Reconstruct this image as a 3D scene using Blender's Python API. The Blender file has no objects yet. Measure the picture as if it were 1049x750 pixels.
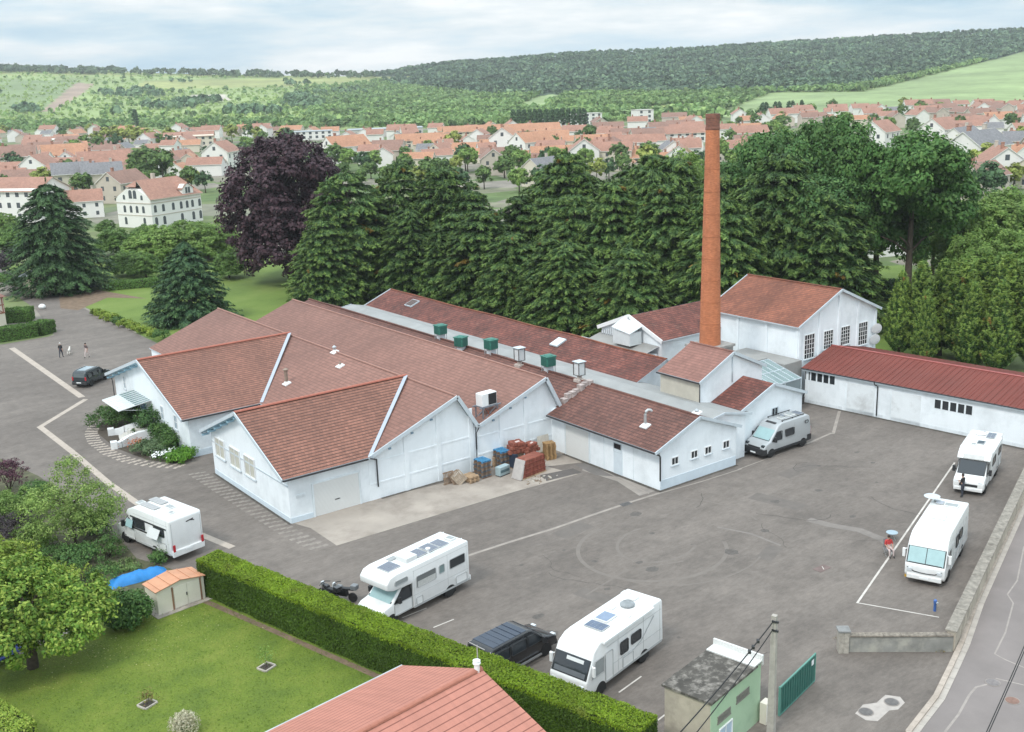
import bpy, bmesh, math, random
import numpy as np
from mathutils import Vector, Matrix, noise as mnoise
R = math.radians
random.seed(7); RNG = np.random.default_rng(7)
SC = bpy.context.scene
COL = SC.collection
# ---------------------------------------------------------------- camera: 34 m above the yard, ground is z = 0; x runs along the gable fronts, y along the hall ridges
FOC, PITCH, ROLL, CAMZ, YAW = 1125.75, .2593, -.0351, 34.0, R(36.46)
IW, IH = 1049.0, 750.0
_h = Vector((math.sin(YAW), math.cos(YAW), 0)); _r = Vector((math.cos(YAW), -math.sin(YAW), 0)); _z = Vector((0, 0, 1))
FW_ = _h*math.cos(PITCH) - _z*math.sin(PITCH); UP_ = _h*math.sin(PITCH) + _z*math.cos(PITCH)
R2 = _r*math.cos(ROLL) + UP_*math.sin(ROLL); U2 = UP_*math.cos(ROLL) - _r*math.sin(ROLL)
CP = Vector((0, 0, CAMZ))
def ray(px, py): return FW_*FOC + R2*(px-IW/2) - U2*(py-IH/2)
def at(px, py, z=0.0):
    d = ray(px, py); t = (z-CAMZ)/d.z
    return CP + d*t
def col_at(px, dist):
    """ground point at a horizontal distance along the heading of one picture column"""
    d = ray(px, 130); h = Vector((d.x, d.y, 0)).normalized()*dist
    return Vector((h.x, h.y, 0))
def hor(px):
    return 95.0 - 37.0*px/1049.0
def z_at(px, py, dist):
    d = ray(px, py); k = dist/math.hypot(d.x, d.y)
    return CAMZ + d.z*k
def base_dist(px, py):
    p = at(px, py); return math.hypot(p.x, p.y)
cam = bpy.data.cameras.new('camera'); camo = bpy.data.objects.new('camera', cam); COL.objects.link(camo)
cam.sensor_width = 36.0; cam.sensor_fit = 'HORIZONTAL'; cam.lens = FOC/IW*36.0; cam.clip_start = .5; cam.clip_end = 20000
camo.matrix_world = Matrix(((R2.x, U2.x, -FW_.x, CP.x), (R2.y, U2.y, -FW_.y, CP.y), (R2.z, U2.z, -FW_.z, CP.z), (0, 0, 0, 1)))
SC.camera = camo
SC.view_settings.view_transform = 'Standard'; SC.view_settings.look = 'None'; SC.view_settings.gamma = 1; SC.view_settings.exposure = 0.0
SC.view_settings.use_curve_mapping = False
SC.render.engine = 'CYCLES'; SC.cycles.max_bounces = 6; SC.cycles.diffuse_bounces = 3; SC.cycles.transparent_max_bounces = 6
SC.cycles.use_denoising = True

# ---------------------------------------------------------------- materials
def srgb(c):
    return tuple(((x/255.0)/12.92 if x/255.0 <= .04045 else (((x/255.0)+.055)/1.055)**2.4) for x in c)
def newmat(name):
    m = bpy.data.materials.new(name); m.use_nodes = True
    nt = m.node_tree; b = nt.nodes['Principled BSDF']
    return m, nt, b
def L(nt, a, b): nt.links.new(a, b)
def nd(nt, t, **k):
    n = nt.nodes.new(t)
    for a, v in k.items(): setattr(n, a, v)
    return n
def coords(nt, kind='Object', scale=(1, 1, 1)):
    tc = nd(nt, 'ShaderNodeTexCoord'); mp = nd(nt, 'ShaderNodeMapping'); mp.inputs['Scale'].default_value = scale
    L(nt, tc.outputs[kind], mp.inputs['Vector']); return mp.outputs['Vector']
def noise(nt, vec, scale, detail=4, rough=.55):
    n = nd(nt, 'ShaderNodeTexNoise'); n.inputs['Scale'].default_value = scale; n.inputs['Detail'].default_value = detail; n.inputs['Roughness'].default_value = rough
    L(nt, vec, n.inputs['Vector']); return n.outputs['Fac']
def ramp(nt, fac, stops):
    r = nd(nt, 'ShaderNodeValToRGB'); e = r.color_ramp.elements
    while len(e) < len(stops): e.new(.5)
    for el, (p, c) in zip(e, stops):
        el.position = p; el.color = tuple(c)+(1,) if len(c) == 3 else c
    L(nt, fac, r.inputs['Fac']); return r.outputs['Color']
def mix(nt, fac, a, b, mode='MIX'):
    m = nd(nt, 'ShaderNodeMix', data_type='RGBA', blend_type=mode)
    for s, v in ((m.inputs[0], fac), (m.inputs[6], a), (m.inputs[7], b)):
        if hasattr(v, 'node'): L(nt, v, s)
        elif isinstance(v, (int, float)): s.default_value = v
        else: s.default_value = tuple(v)+(1,) if len(v) == 3 else v
    return m.outputs[2]
def bump(nt, b, h, strength=.3, dist=.02):
    n = nd(nt, 'ShaderNodeBump'); n.inputs['Strength'].default_value = strength; n.inputs['Distance'].default_value = dist
    L(nt, h, n.inputs['Height']); L(nt, n.outputs['Normal'], b.inputs['Normal'])
def sc(c, k): return tuple(min(1, x*k) for x in c)
MATS = {}
def plain(name, c, rough=.6, var=.12, scale=3.0, metal=0.0, bmp=0.0, space='Object', dirt=None, dirt_amt=.5, dscale=.6, coat=0.0, streak=0.0):
    """painted / raw surface: a base colour, mottling, and optional dirt blotches of their own shape"""
    if name in MATS: return MATS[name]
    m, nt, b = newmat(name); v = coords(nt, space)
    n = noise(nt, v, scale)
    colr = ramp(nt, n, [(.3, sc(c, 1-var)), (.7, sc(c, 1+var))])
    if dirt:
        n2 = noise(nt, v, dscale, 6, .65); f = ramp(nt, n2, [(.48, (0, 0, 0)), (.68, (dirt_amt,)*3)])
        colr = mix(nt, f, colr, dirt)
    if streak:                                                     # runs of rain down the render
        n3 = noise(nt, coords(nt, space, (1.7, 1.7, .16)), 1.5, 5, .7); colr = mix(nt, 1.0, colr, ramp(nt, n3, [(.35, (1-streak*1.6,)*3), (.62, (1+streak*.25,)*3)]), 'MULTIPLY')
    L(nt, colr, b.inputs['Base Color']); b.inputs['Roughness'].default_value = rough; b.inputs['Metallic'].default_value = metal
    if coat: b.inputs['Coat Weight'].default_value = coat; b.inputs['Coat Roughness'].default_value = .08
    if bmp: bump(nt, b, noise(nt, v, scale*6, 3), bmp, .02)
    MATS[name] = m; return m
def tile_mat(name, c1, c2, dark, row=.34, wid=.27, mortar=.03, var=.25, vscale=.25, moss=None, moss_amt=.5, bmp=.8, joint=.20, bvar=.065, jmin=.35):
    """clay tiles in overlapping courses; UVs are metres along the eave and up the slope"""
    m, nt, b = newmat(name); uv = coords(nt, 'UV')
    br = nd(nt, 'ShaderNodeTexBrick'); br.inputs['Scale'].default_value = 1.0
    br.inputs['Brick Width'].default_value = wid; br.inputs['Row Height'].default_value = row; br.inputs['Mortar Size'].default_value = mortar*.35; br.inputs['Mortar Smooth'].default_value = .6
    br.inputs['Bias'].default_value = 0.0
    br.inputs['Color1'].default_value = sc(c1, 1-bvar)+(1,); br.inputs['Color2'].default_value = sc(c2, 1+bvar)+(1,); br.inputs['Mortar'].default_value = tuple((x+y)/2 for x, y in zip(c1, dark))+(1,)
    L(nt, uv, br.inputs['Vector'])
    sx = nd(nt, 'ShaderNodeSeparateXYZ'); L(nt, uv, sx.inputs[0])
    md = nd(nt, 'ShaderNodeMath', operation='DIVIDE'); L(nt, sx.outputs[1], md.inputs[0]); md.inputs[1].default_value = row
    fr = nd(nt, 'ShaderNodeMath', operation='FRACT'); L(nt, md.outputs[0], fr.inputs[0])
    o = coords(nt, 'Object'); n = noise(nt, o, vscale, 6, .6)
    colr = mix(nt, 1.0, br.outputs['Color'], ramp(nt, n, [(.3, (1-var,)*3), (.72, (1+var,)*3)]), 'MULTIPLY')
    n3 = noise(nt, coords(nt, 'UV', (1.6, .22, 1)), 1.6, 4, .6)            # streaks down the slope
    colr = mix(nt, 1.0, colr, ramp(nt, n3, [(.3, (.88,)*3), (.7, (1.08,)*3)]), 'MULTIPLY')
    if moss:
        n2 = noise(nt, o, 1.1, 6, .7); colr = mix(nt, ramp(nt, n2, [(.55, (0, 0, 0)), (.75, (moss_amt,)*3)]), colr, moss)
    n4 = noise(nt, coords(nt, 'UV', (1.4, 1.4, 1)), 1.3, 4, .7)            # joint dirt plus painted overlap shadow along each course, here more, there less
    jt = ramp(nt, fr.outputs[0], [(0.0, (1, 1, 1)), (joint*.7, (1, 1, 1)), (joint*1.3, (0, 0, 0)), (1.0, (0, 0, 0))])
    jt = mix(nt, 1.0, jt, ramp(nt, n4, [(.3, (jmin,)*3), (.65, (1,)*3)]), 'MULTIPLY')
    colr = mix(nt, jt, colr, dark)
    L(nt, colr, b.inputs['Base Color']); b.inputs['Roughness'].default_value = .75
    sb = nd(nt, 'ShaderNodeMath', operation='SUBTRACT'); sb.inputs[0].default_value = 1.0; L(nt, fr.outputs[0], sb.inputs[1])
    ad = nd(nt, 'ShaderNodeMath', operation='SUBTRACT'); L(nt, sb.outputs[0], ad.inputs[0]); L(nt, br.outputs['Fac'], ad.inputs[1])
    bump(nt, b, ad.outputs[0], bmp, .05)
    MATS[name] = m; return m
def leaf_mat(name, stops, trans=.25, patch=None, patch_amt=.8, pscale=.25, k=1.35, nsc=.35, namp=.27):
    stops = [sc(c, k) for c in stops]
    """foliage: every leaf its own tint out of a few"""
    m, nt, b = newmat(name)
    g = nd(nt, 'ShaderNodeNewGeometry')
    n_ = len(stops); colr = ramp(nt, g.outputs['Random Per Island'], [(i/max(1, n_-1), c) for i, c in enumerate(stops)])
    o = coords(nt, 'Object'); nn = noise(nt, o, nsc, 3, .6)
    colr = mix(nt, 1.0, colr, ramp(nt, nn, [(.3, (1-namp,)*3), (.7, (1+namp,)*3)]), 'MULTIPLY')
    if patch:
        n2 = noise(nt, o, pscale, 3, .6); colr = mix(nt, ramp(nt, n2, [(.60, (0, 0, 0)), (.70, (patch_amt,)*3)]), colr, patch)
    oi = nd(nt, 'ShaderNodeObjectInfo')
    colr = mix(nt, 1.0, colr, ramp(nt, oi.outputs['Random'], [(0, (.82, .84, .8)), (1, (1.16, 1.14, 1.1))]), 'MULTIPLY')
    L(nt, colr, b.inputs['Base Color']); b.inputs['Roughness'].default_value = .6
    b.inputs['Specular IOR Level'].default_value = .25
    tr = nd(nt, 'ShaderNodeBsdfTranslucent'); L(nt, colr, tr.inputs['Color'])
    mx = nd(nt, 'ShaderNodeMixShader'); mx.inputs[0].default_value = trans
    L(nt, b.outputs[0], mx.inputs[1]); L(nt, tr.outputs[0], mx.inputs[2]); L(nt, mx.outputs[0], nt.nodes['Material Output'].inputs['Surface'])
    MATS[name] = m; return m
def glass_mat(name, c, rough=.08, spec=.6):
    m, nt, b = newmat(name); b.inputs['Base Color'].default_value = c+(1,); b.inputs['Roughness'].default_value = rough
    b.inputs['Specular IOR Level'].default_value = spec; MATS[name] = m; return m

# ---------------------------------------------------------------- meshes
class MB:
    """collects faces (each with its own corners); build() links them as ONE mesh object"""
    def __init__(s): s.v = []; s.f = []; s.m = []; s.M = None
    def add(s, pts, m=0):
        i = len(s.v)
        for p in pts:
            p = Vector(p)
            s.v.append(s.M @ p if s.M else p)
        s.f.append(tuple(range(i, i+len(pts)))); s.m.append(m)
    def box(s, x0, x1, y0, y1, z0, z1, m=0, top=None, skip=''):
        a = [(x0, y0), (x1, y0), (x1, y1), (x0, y1)]
        if 'b' not in skip: s.add([(x, y, z0) for x, y in reversed(a)], m)
        s.add([(x, y, z1) for x, y in a], m if top is None else top)
        for i in range(4):
            (xa, ya), (xb, yb) = a[i], a[(i+1) % 4]
            s.add([(xa, ya, z0), (xb, yb, z0), (xb, yb, z1), (xa, ya, z1)], m)
    def cbox(s, c, size, rz=0, m=0, rx=0, ry=0):
        old = s.M; T = Matrix.Translation(c) @ Matrix.Rotation(rz, 4, 'Z') @ Matrix.Rotation(ry, 4, 'Y') @ Matrix.Rotation(rx, 4, 'X')
        s.M = (old @ T) if old else T
        x, y, z = (k/2 for k in size); s.box(-x, x, -y, y, -z, z, m); s.M = old
    def prism(s, poly, vec, m=0, cap=None):
        """a flat polygon (3-D points, counter-clockwise seen from outside = against vec) pushed along vec"""
        vec = Vector(vec); p = [Vector(q) for q in poly]; q = [a+vec for a in p]
        s.add(p, m if cap is None else cap); s.add(list(reversed(q)), m if cap is None else cap)
        for i in range(len(p)):
            j = (i+1) % len(p); s.add([p[j], p[i], q[i], q[j]], m)
    def slab(s, pts, t, m=0, side=1):
        """upper face given counter-clockwise from above, thickness t downwards"""
        p = [Vector(a) for a in pts]; q = [a-Vector((0, 0, t)) for a in p]
        s.add(p, m); s.add(list(reversed(q)), side)
        for i in range(len(p)):
            j = (i+1) % len(p); s.add([p[i], q[i], q[j], p[j]], side)
    def bar(s, a, b, w=.05, h=None, m=0):
        a = Vector(a); b = Vector(b); d = b-a
        if d.length < 1e-6: return
        h = w if h is None else h
        x = d.normalized(); up = Vector((0, 0, 1)) if abs(x.z) < .95 else Vector((1, 0, 0))
        y = up.cross(x).normalized(); z = x.cross(y)
        old = s.M; T = Matrix(((x.x, y.x, z.x, a.x), (x.y, y.y, z.y, a.y), (x.z, y.z, z.z, a.z), (0, 0, 0, 1)))
        s.M = (old @ T) if old else T
        s.box(0, d.length, -w/2, w/2, -h/2, h/2, m); s.M = old
    def tube(s, path, r, n=8, m=0, caps=True):
        path = [Vector(p) for p in path]; rs = r if isinstance(r, (list, tuple)) else [r]*len(path); rings = []
        for i, p in enumerate(path):
            d = (path[min(i+1, len(path)-1)]-path[max(i-1, 0)]).normalized()
            up = Vector((0, 0, 1)) if abs(d.z) < .9 else Vector((1, 0, 0))
            x = up.cross(d).normalized(); y = d.cross(x)
            rings.append([p+(x*math.cos(2*math.pi*k/n)+y*math.sin(2*math.pi*k/n))*rs[i] for k in range(n)])
        for a, b in zip(rings, rings[1:]):
            for k in range(n): j = (k+1) % n; s.add([a[k], a[j], b[j], b[k]], m)
        if caps: s.add(list(reversed(rings[0])), m); s.add(rings[-1], m)
    def lathe(s, prof, c=(0, 0, 0), n=24, m=0, axis='Z'):
        c = Vector(c); rings = []
        for r, z in prof:
            if axis == 'Z': rings.append([c+Vector((r*math.cos(2*math.pi*k/n), r*math.sin(2*math.pi*k/n), z)) for k in range(n)])
            elif axis == 'Y': rings.append([c+Vector((r*math.cos(2*math.pi*k/n), -z, r*math.sin(2*math.pi*k/n))) for k in range(n)])
            else: rings.append([c+Vector((z, r*math.cos(2*math.pi*k/n), r*math.sin(2*math.pi*k/n))) for k in range(n)])
        for a, b in zip(rings, rings[1:]):
            for k in range(n): j = (k+1) % n; s.add([a[k], a[j], b[j], b[k]], m)
        if prof[0][0] > 1e-4: s.add(list(reversed(rings[0])), m)
        if prof[-1][0] > 1e-4: s.add(rings[-1], m)
    def build(s, name, mats, parent=None, smooth=False, weld=False, bevel=0, seg=2, local=True):
        me = bpy.data.meshes.new(name)
        me.from_pydata([tuple(v) for v in s.v], [], s.f)
        ms = mats if isinstance(mats, (list, tuple)) else [mats]
        for m in ms: me.materials.append(m)
        me.polygons.foreach_set('material_index', [min(i, len(ms)-1) for i in s.m])
        if weld or bevel:
            bm = bmesh.new(); bm.from_mesh(me); bmesh.ops.remove_doubles(bm, verts=bm.verts, dist=1e-4)
            if bevel:
                ed = [e for e in bm.edges if len(e.link_faces) == 2 and e.calc_face_angle(0) > .35]
                bmesh.ops.bevel(bm, geom=ed, offset=bevel, segments=seg, profile=.5, affect='EDGES', clamp_overlap=True)
            bm.to_mesh(me); bm.free()
        me.update()
        if smooth: me.shade_smooth()
        if smooth and not isinstance(smooth, bool): me.set_sharp_from_angle(angle=smooth)
        add_uv(me)
        o = bpy.data.objects.new(name, me); COL.objects.link(o)
        if parent is not None:
            o.parent = parent
            if not local: o.matrix_parent_inverse = parent.matrix_basis.inverted()
        return o
def add_uv(me):
    nl = len(me.loops)
    if nl == 0 or nl > 60000: return
    co = np.empty(len(me.vertices)*3); me.vertices.foreach_get('co', co); co = co.reshape(-1, 3)
    li = np.empty(nl, dtype=np.int32); me.loops.foreach_get('vertex_index', li)
    npol = len(me.polygons); nr = np.empty(npol*3); me.polygons.foreach_get('normal', nr); nr = nr.reshape(-1, 3)
    lt = np.empty(npol, dtype=np.int32); me.polygons.foreach_get('loop_total', lt)
    N = np.repeat(nr, lt, axis=0); P = co[li]
    T = np.cross(np.array([0, 0, 1.0]), N); ln = np.linalg.norm(T, axis=1); flat = ln < .05
    T[flat] = (1, 0, 0); T /= np.linalg.norm(T, axis=1)[:, None]; B = np.cross(N, T)
    uv = np.stack([(P*T).sum(1), (P*B).sum(1)], 1)
    me.uv_layers.new(name='UVMap'); me.uv_layers[0].data.foreach_set('uv', uv.astype(np.float32).ravel())
def quads_mesh(name, P, mats, midx=None):
    """P: (N,4,3) array of separate quads"""
    n = len(P); me = bpy.data.meshes.new(name)
    me.vertices.add(n*4); me.vertices.foreach_set('co', P.astype(np.float32).ravel())
    me.loops.add(n*4); me.loops.foreach_set('vertex_index', np.arange(n*4, dtype=np.int32))
    me.polygons.add(n); me.polygons.foreach_set('loop_start', np.arange(0, n*4, 4, dtype=np.int32))
    ms = mats if isinstance(mats, (list, tuple)) else [mats]
    for m in ms: me.materials.append(m)
    if midx is not None: me.polygons.foreach_set('material_index', midx.astype(np.int32))
    me.update(calc_edges=True); me.validate(); return me
VS = 1.12                                                         # vehicles and people against the yard's own scale
def unit(a): return a/np.maximum(np.linalg.norm(a, axis=-1, keepdims=True), 1e-9)
def leaves(C, D, ln, wd, rnd=.6, along=None):
    """rhombic leaves at C, facing roughly D"""
    n = len(C); Nn = unit(D + RNG.normal(0, rnd, (n, 3)))
    A = unit(np.cross(Nn, RNG.normal(0, 1, (n, 3)))) if along is None else unit(along-(along*Nn).sum(1, keepdims=True)*Nn); B = np.cross(Nn, A)
    s = RNG.uniform(.65, 1.35, (n, 1)); A = A*ln*s/2; B = B*wd*s/2
    return np.stack([C-A, C-B*.9+A*.1, C+A, C+B*.9+A*.1], 1)
def link(me, name, parent=None, loc=None):
    o = bpy.data.objects.new(name, me); COL.objects.link(o)
    if parent is not None: o.parent = parent
    if loc is not None: o.location = loc
    return o
def tag(o, label=None, cat=None, group=None, kind=None):
    if label: o['label'] = label
    if cat: o['category'] = cat
    if group: o['group'] = group
    if kind: o['kind'] = kind
    return o
def thing(name, label, cat, loc=(0, 0, 0), rz=0.0, group=None, s=1.0):
    o = bpy.data.objects.new(name, None); COL.objects.link(o); o.location = loc; o.rotation_euler = (0, 0, rz); o.scale = s if isinstance(s, tuple) else (s, s, s)
    o.empty_display_size = .2
    return tag(o, label, cat, group)
def dup(src, loc=None, rz=None, label=None, group=None, s=None):
    """a copy of a thing with copies of its parts and sub-parts"""
    def rec(o, par):
        c = o.copy(); COL.objects.link(c)
        if par is not None: c.parent = par
        for ch in list(o.children): rec(ch, c)
        return c
    r = rec(src, None)
    if loc is not None: r.location = loc
    if rz is not None: r.rotation_euler = (0, 0, rz)
    if label: r['label'] = label
    if group: r['group'] = group
    if s is not None: r.scale = s if isinstance(s, (tuple, list)) else (s, s, s)
    return r
def struct(o): o['kind'] = 'structure'; return o
def sheet(name, pts, z, mat):
    mb = MB(); p = [(a[0], a[1], z) for a in pts]
    ar = sum(p[i][0]*p[(i+1) % len(p)][1]-p[(i+1) % len(p)][0]*p[i][1] for i in range(len(p)))
    if ar < 0: p = p[::-1]
    mb.add(p); return struct(mb.build(name, mat))
def ribbon(mb, path, w, z, m=0):
    """flat band of width w along a ground path"""
    P = [Vector((p[0], p[1], 0)) for p in path]; l = []; r = []
    for i, p in enumerate(P):
        d = (P[min(i+1, len(P)-1)]-P[max(i-1, 0)]).normalized(); n = Vector((-d.y, d.x, 0))
        l.append(p+n*w/2); r.append(p-n*w/2)
    for i in range(len(P)-1):
        q = [r[i], r[i+1], l[i+1], l[i]]; mb.add([(a.x, a.y, z) for a in q], m)
# ---------------------------------------------------------------- palette (linear base colours)
WALL = plain('white_render', (.81, .855, .885), .85, .03, .5, dirt=(.52, .56, .58), dirt_amt=.45, dscale=.35, streak=.018)
WALLB = plain('white_render_dulled', (.75, .80, .83), .85, .05, .5, dirt=(.45, .48, .5), dirt_amt=.5, dscale=.4, streak=.05)
PLINTH = plain('plinth_paint', (.60, .68, .74), .85, .05, 1.2)
BEIGE = plain('bare_beige_render', (.50, .47, .40), .9, .1, .8)
TRIM = plain('grey_white_trim', (.52, .58, .62), .6, .06, 2)
BLUE = plain('pale_blue_paint', (.33, .52, .63), .6, .08, 2)
ZINC = plain('zinc_sheet', (.45, .48, .50), .45, .12, 1.5, .3)
DARK = plain('dark_gutter', (.035, .036, .04), .5, .2, 2)
BLACK = plain('black_rubber', (.015, .015, .016), .7, .2, 5)
WHITEP = plain('white_paint', (.78, .79, .79), .5, .04, 2)
DOORW = plain('roller_door_white', (.74, .745, .73), .6, .03, 1.2)
SHADE = plain('cream_blind', (.50, .49, .42), .8, .08, 2)
PANE = glass_mat('dark_pane', (.03, .035, .04), .06)
PANEB = glass_mat('blue_pane', (.22, .33, .42), .12)
PANEG = glass_mat('greenish_glass', (.20, .27, .27), .12)
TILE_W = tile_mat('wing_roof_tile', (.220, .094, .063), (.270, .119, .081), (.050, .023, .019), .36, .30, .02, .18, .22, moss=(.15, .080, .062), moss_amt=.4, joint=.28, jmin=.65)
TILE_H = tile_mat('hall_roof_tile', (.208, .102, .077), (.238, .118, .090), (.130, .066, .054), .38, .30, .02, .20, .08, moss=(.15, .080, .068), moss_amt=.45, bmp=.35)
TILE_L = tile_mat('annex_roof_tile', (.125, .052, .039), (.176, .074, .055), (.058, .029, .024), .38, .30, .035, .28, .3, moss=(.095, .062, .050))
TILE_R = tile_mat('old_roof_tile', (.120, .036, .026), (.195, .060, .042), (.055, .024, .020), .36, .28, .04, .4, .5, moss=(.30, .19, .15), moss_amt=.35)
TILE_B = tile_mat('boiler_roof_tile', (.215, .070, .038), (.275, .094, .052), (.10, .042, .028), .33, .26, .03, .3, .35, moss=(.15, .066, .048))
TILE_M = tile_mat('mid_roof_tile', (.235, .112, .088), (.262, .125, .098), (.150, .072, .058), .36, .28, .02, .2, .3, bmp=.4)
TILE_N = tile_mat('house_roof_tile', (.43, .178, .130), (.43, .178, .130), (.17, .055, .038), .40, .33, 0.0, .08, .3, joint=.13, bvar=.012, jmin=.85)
def ridged(name, c, pitch, var=.15, depth=.8, axis=0, metal=0.0, dirt=None, rough=.6):
    m, nt, b = newmat(name); uv = coords(nt, 'UV'); s = nd(nt, 'ShaderNodeSeparateXYZ'); L(nt, uv, s.inputs[0])
    k = nd(nt, 'ShaderNodeMath', operation='MULTIPLY'); L(nt, s.outputs[axis], k.inputs[0]); k.inputs[1].default_value = 2*math.pi/pitch
    w = nd(nt, 'ShaderNodeMath', operation='SINE'); L(nt, k.outputs[0], w.inputs[0])
    o = coords(nt, 'Object'); n = noise(nt, o, .5, 6, .6)
    colr = ramp(nt, n, [(.3, sc(c, 1-var)), (.7, sc(c, 1+var))])
    if dirt: colr = mix(nt, ramp(nt, noise(nt, o, .25, 5, .65), [(.45, (0, 0, 0)), (.7, (.6,)*3)]), colr, dirt)
    L(nt, colr, b.inputs['Base Color']); b.inputs['Roughness'].default_value = rough; b.inputs['Metallic'].default_value = metal
    bump(nt, b, w.outputs[0], depth, .05); MATS[name] = m; return m
FIBRO = ridged('fibre_cement_sheet', (0.310, 0.303, 0.288), .18, .14, .5)
FIBROW = ridged('pale_fibre_sheet', (0.320, 0.325, 0.320), .18, .12, .5)
REDSHEET = ridged('red_steel_sheet', (.190, .048, .036), .33, .16, .7, dirt=(.125, .042, .034), rough=.9)
ROLLER = ridged('roller_shutter_slat', (.70, .705, .69), .1, .03, .3, axis=1)
CONC = plain('concrete', (0.344, 0.303, 0.265), .9, .14, .9, dirt=(0.172, 0.148, 0.122), dirt_amt=.6, dscale=.7, bmp=.3)
STONE = plain('rough_wall_stone', (0.232, 0.201, 0.166), .95, .35, 6, bmp=.8, dirt=(0.103, 0.090, 0.075), dirt_amt=.7, dscale=1.2)
WOOD = plain('pallet_wood', (.42, .29, .18), .85, .3, 4)
WOODD = plain('weathered_pallet_wood', (.25, .175, .12), .9, .3, 4)
BARK = plain('bark', (.085, .065, .05), .95, .3, 5, bmp=.6)
def grass_mat(name, c1, c2, c3, s=.35):
    m, nt, b = newmat(name); o = coords(nt, 'Object')
    a = noise(nt, o, s, 6, .62); f = noise(nt, o, 9.0, 4, .7)
    colr = ramp(nt, a, [(.28, c1), (.5, c2), (.75, c3)])
    colr = mix(nt, 1.0, colr, ramp(nt, f, [(.25, (.62,)*3), (.75, (1.35,)*3)]), 'MULTIPLY')
    L(nt, colr, b.inputs['Base Color']); b.inputs['Roughness'].default_value = .9; bump(nt, b, f, .7, .06); MATS[name] = m; return m
LAWN = grass_mat('garden_lawn', (.075, .122, .010), (.115, .165, .013), (.175, .205, .028))
PARKG = grass_mat('park_lawn', (.095, .155, .022), (.13, .195, .030), (.18, .235, .052), .12)
def plots_mat():
    """town ground: gardens, yards and lanes as plots of their own colours"""
    m, nt, b = newmat('town_plots'); o = coords(nt, 'Object'); v = nd(nt, 'ShaderNodeTexVoronoi'); v.inputs['Scale'].default_value = .055; L(nt, o, v.inputs['Vector'])
    colr = ramp(nt, v.outputs['Color'], [(.0, (.07, .115, .035)), (.3, (.105, .155, .045)), (.45, (.15, .185, .07)), (.55, (.20, .18, .14)), (.68, (.24, .215, .18)), (.8, (.085, .13, .04)), (1.0, (.17, .20, .08))])
    colr = mix(nt, 1.0, colr, ramp(nt, noise(nt, o, .12, 5, .65), [(.3, (.68,)*3), (.7, (1.25,)*3)]), 'MULTIPLY'); L(nt, colr, b.inputs['Base Color']); b.inputs['Roughness'].default_value = .95; return m
MEADOW = plots_mat()
EARTH = plain('bare_earth', (0.172, 0.119, 0.079), .95, .25, 1.2, bmp=.5)
def asphalt_mat():
    m, nt, b = newmat('worn_asphalt'); o = coords(nt, 'Object')
    a = noise(nt, o, .055, 7, .62); s = noise(nt, coords(nt, 'Object', (.10, .34, 1)), 1.0, 6, .7); f = noise(nt, o, 26, 3, .8); g = noise(nt, o, .9, 6, .7)
    colr = ramp(nt, a, [(.30, (.130, .110, .096)), (.5, (.157, .134, .117)), (.70, (.188, .161, .141))])
    colr = mix(nt, 1.0, colr, ramp(nt, s, [(.3, (.80,)*3), (.7, (1.18,)*3)]), 'MULTIPLY')
    colr = mix(nt, 1.0, colr, ramp(nt, g, [(.3, (.84,)*3), (.7, (1.14,)*3)]), 'MULTIPLY')
    h = noise(nt, coords(nt, 'Object', (1.6, 4.2, 1)), 1.0, 5, .75); colr = mix(nt, 1.0, colr, ramp(nt, h, [(.28, (.80,)*3), (.72, (1.2,)*3)]), 'MULTIPLY')
    st = noise(nt, coords(nt, 'Object', (1, 1, 1)), .21, 8, .72); colr = mix(nt, ramp(nt, st, [(.56, (0, 0, 0)), (.70, (.55,)*3)]), colr, (.098, .084, .075))
    colr = mix(nt, 1.0, colr, ramp(nt, f, [(.3, (.80,)*3), (.7, (1.2,)*3)]), 'MULTIPLY')
    L(nt, colr, b.inputs['Base Color']); b.inputs['Roughness'].default_value = .88; bump(nt, b, f, .4, .01); return m
ASPH = asphalt_mat()
ROADM = plain('street_asphalt', (0.211, 0.184, 0.174), .9, .10, .35, bmp=.2, dirt=(0.155, 0.135, 0.126), dirt_amt=.5, dscale=.15)
APRON = plain('stained_concrete_apron', (0.344, 0.299, 0.257), .9, .14, .35, dirt=(0.189, 0.156, 0.130), dirt_amt=.8, dscale=.22, bmp=.2)
PAVER = plain('pale_paver', (0.404, 0.344, 0.292), .9, .12, 1.5)
LINE = plain('worn_white_line', (0.533, 0.492, 0.450), .8, .18, 1.5)
LINEF = plain('faded_line', (0.297, 0.262, 0.237), .9, .12, 1.5)
TYREM = plain('tyre_mark_scuff', (0.172, 0.149, 0.131), .9, .10, 1.5)
PATCHD = plain('asphalt_patch_dark', (0.107, 0.094, 0.087), .9, .15, .8)
KERB = plain('kerb_stone', (0.404, 0.344, 0.292), .9, .15, 2.2, dirt=(0.258, 0.213, 0.174), dirt_amt=.6, dscale=1)
BRICK = tile_mat('chimney_brick', (.40, .125, .050), (.48, .165, .070), (.34, .15, .085), .085, .24, .012, .18, .5, bmp=.3)
BRICKD = tile_mat('sooty_brick', (.16, .065, .045), (.24, .09, .055), (.10, .06, .05), .085, .24, .012, .3, .9, bmp=.3)
CAR_W = plain('motorhome_white', (.77, .775, .77), .28, .02, 1, coat=.3, dirt=(.60, .59, .56), dirt_amt=.35, dscale=.9, streak=.02)
CAR_G = plain('silver_grey_paint', (.44, .46, .47), .3, .03, 1, .25, coat=.3)
CAR_K = plain('black_paint', (.012, .013, .016), .2, .1, 1, coat=.6)
CAR_D = plain('dark_teal_paint', (.020, .030, .035), .25, .1, 1, coat=.5)
PLAST = plain('black_plastic', (.025, .026, .028), .55, .2, 4)
CHROME = plain('wheel_alloy', (.45, .46, .47), .35, .1, 4, .7)
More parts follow.
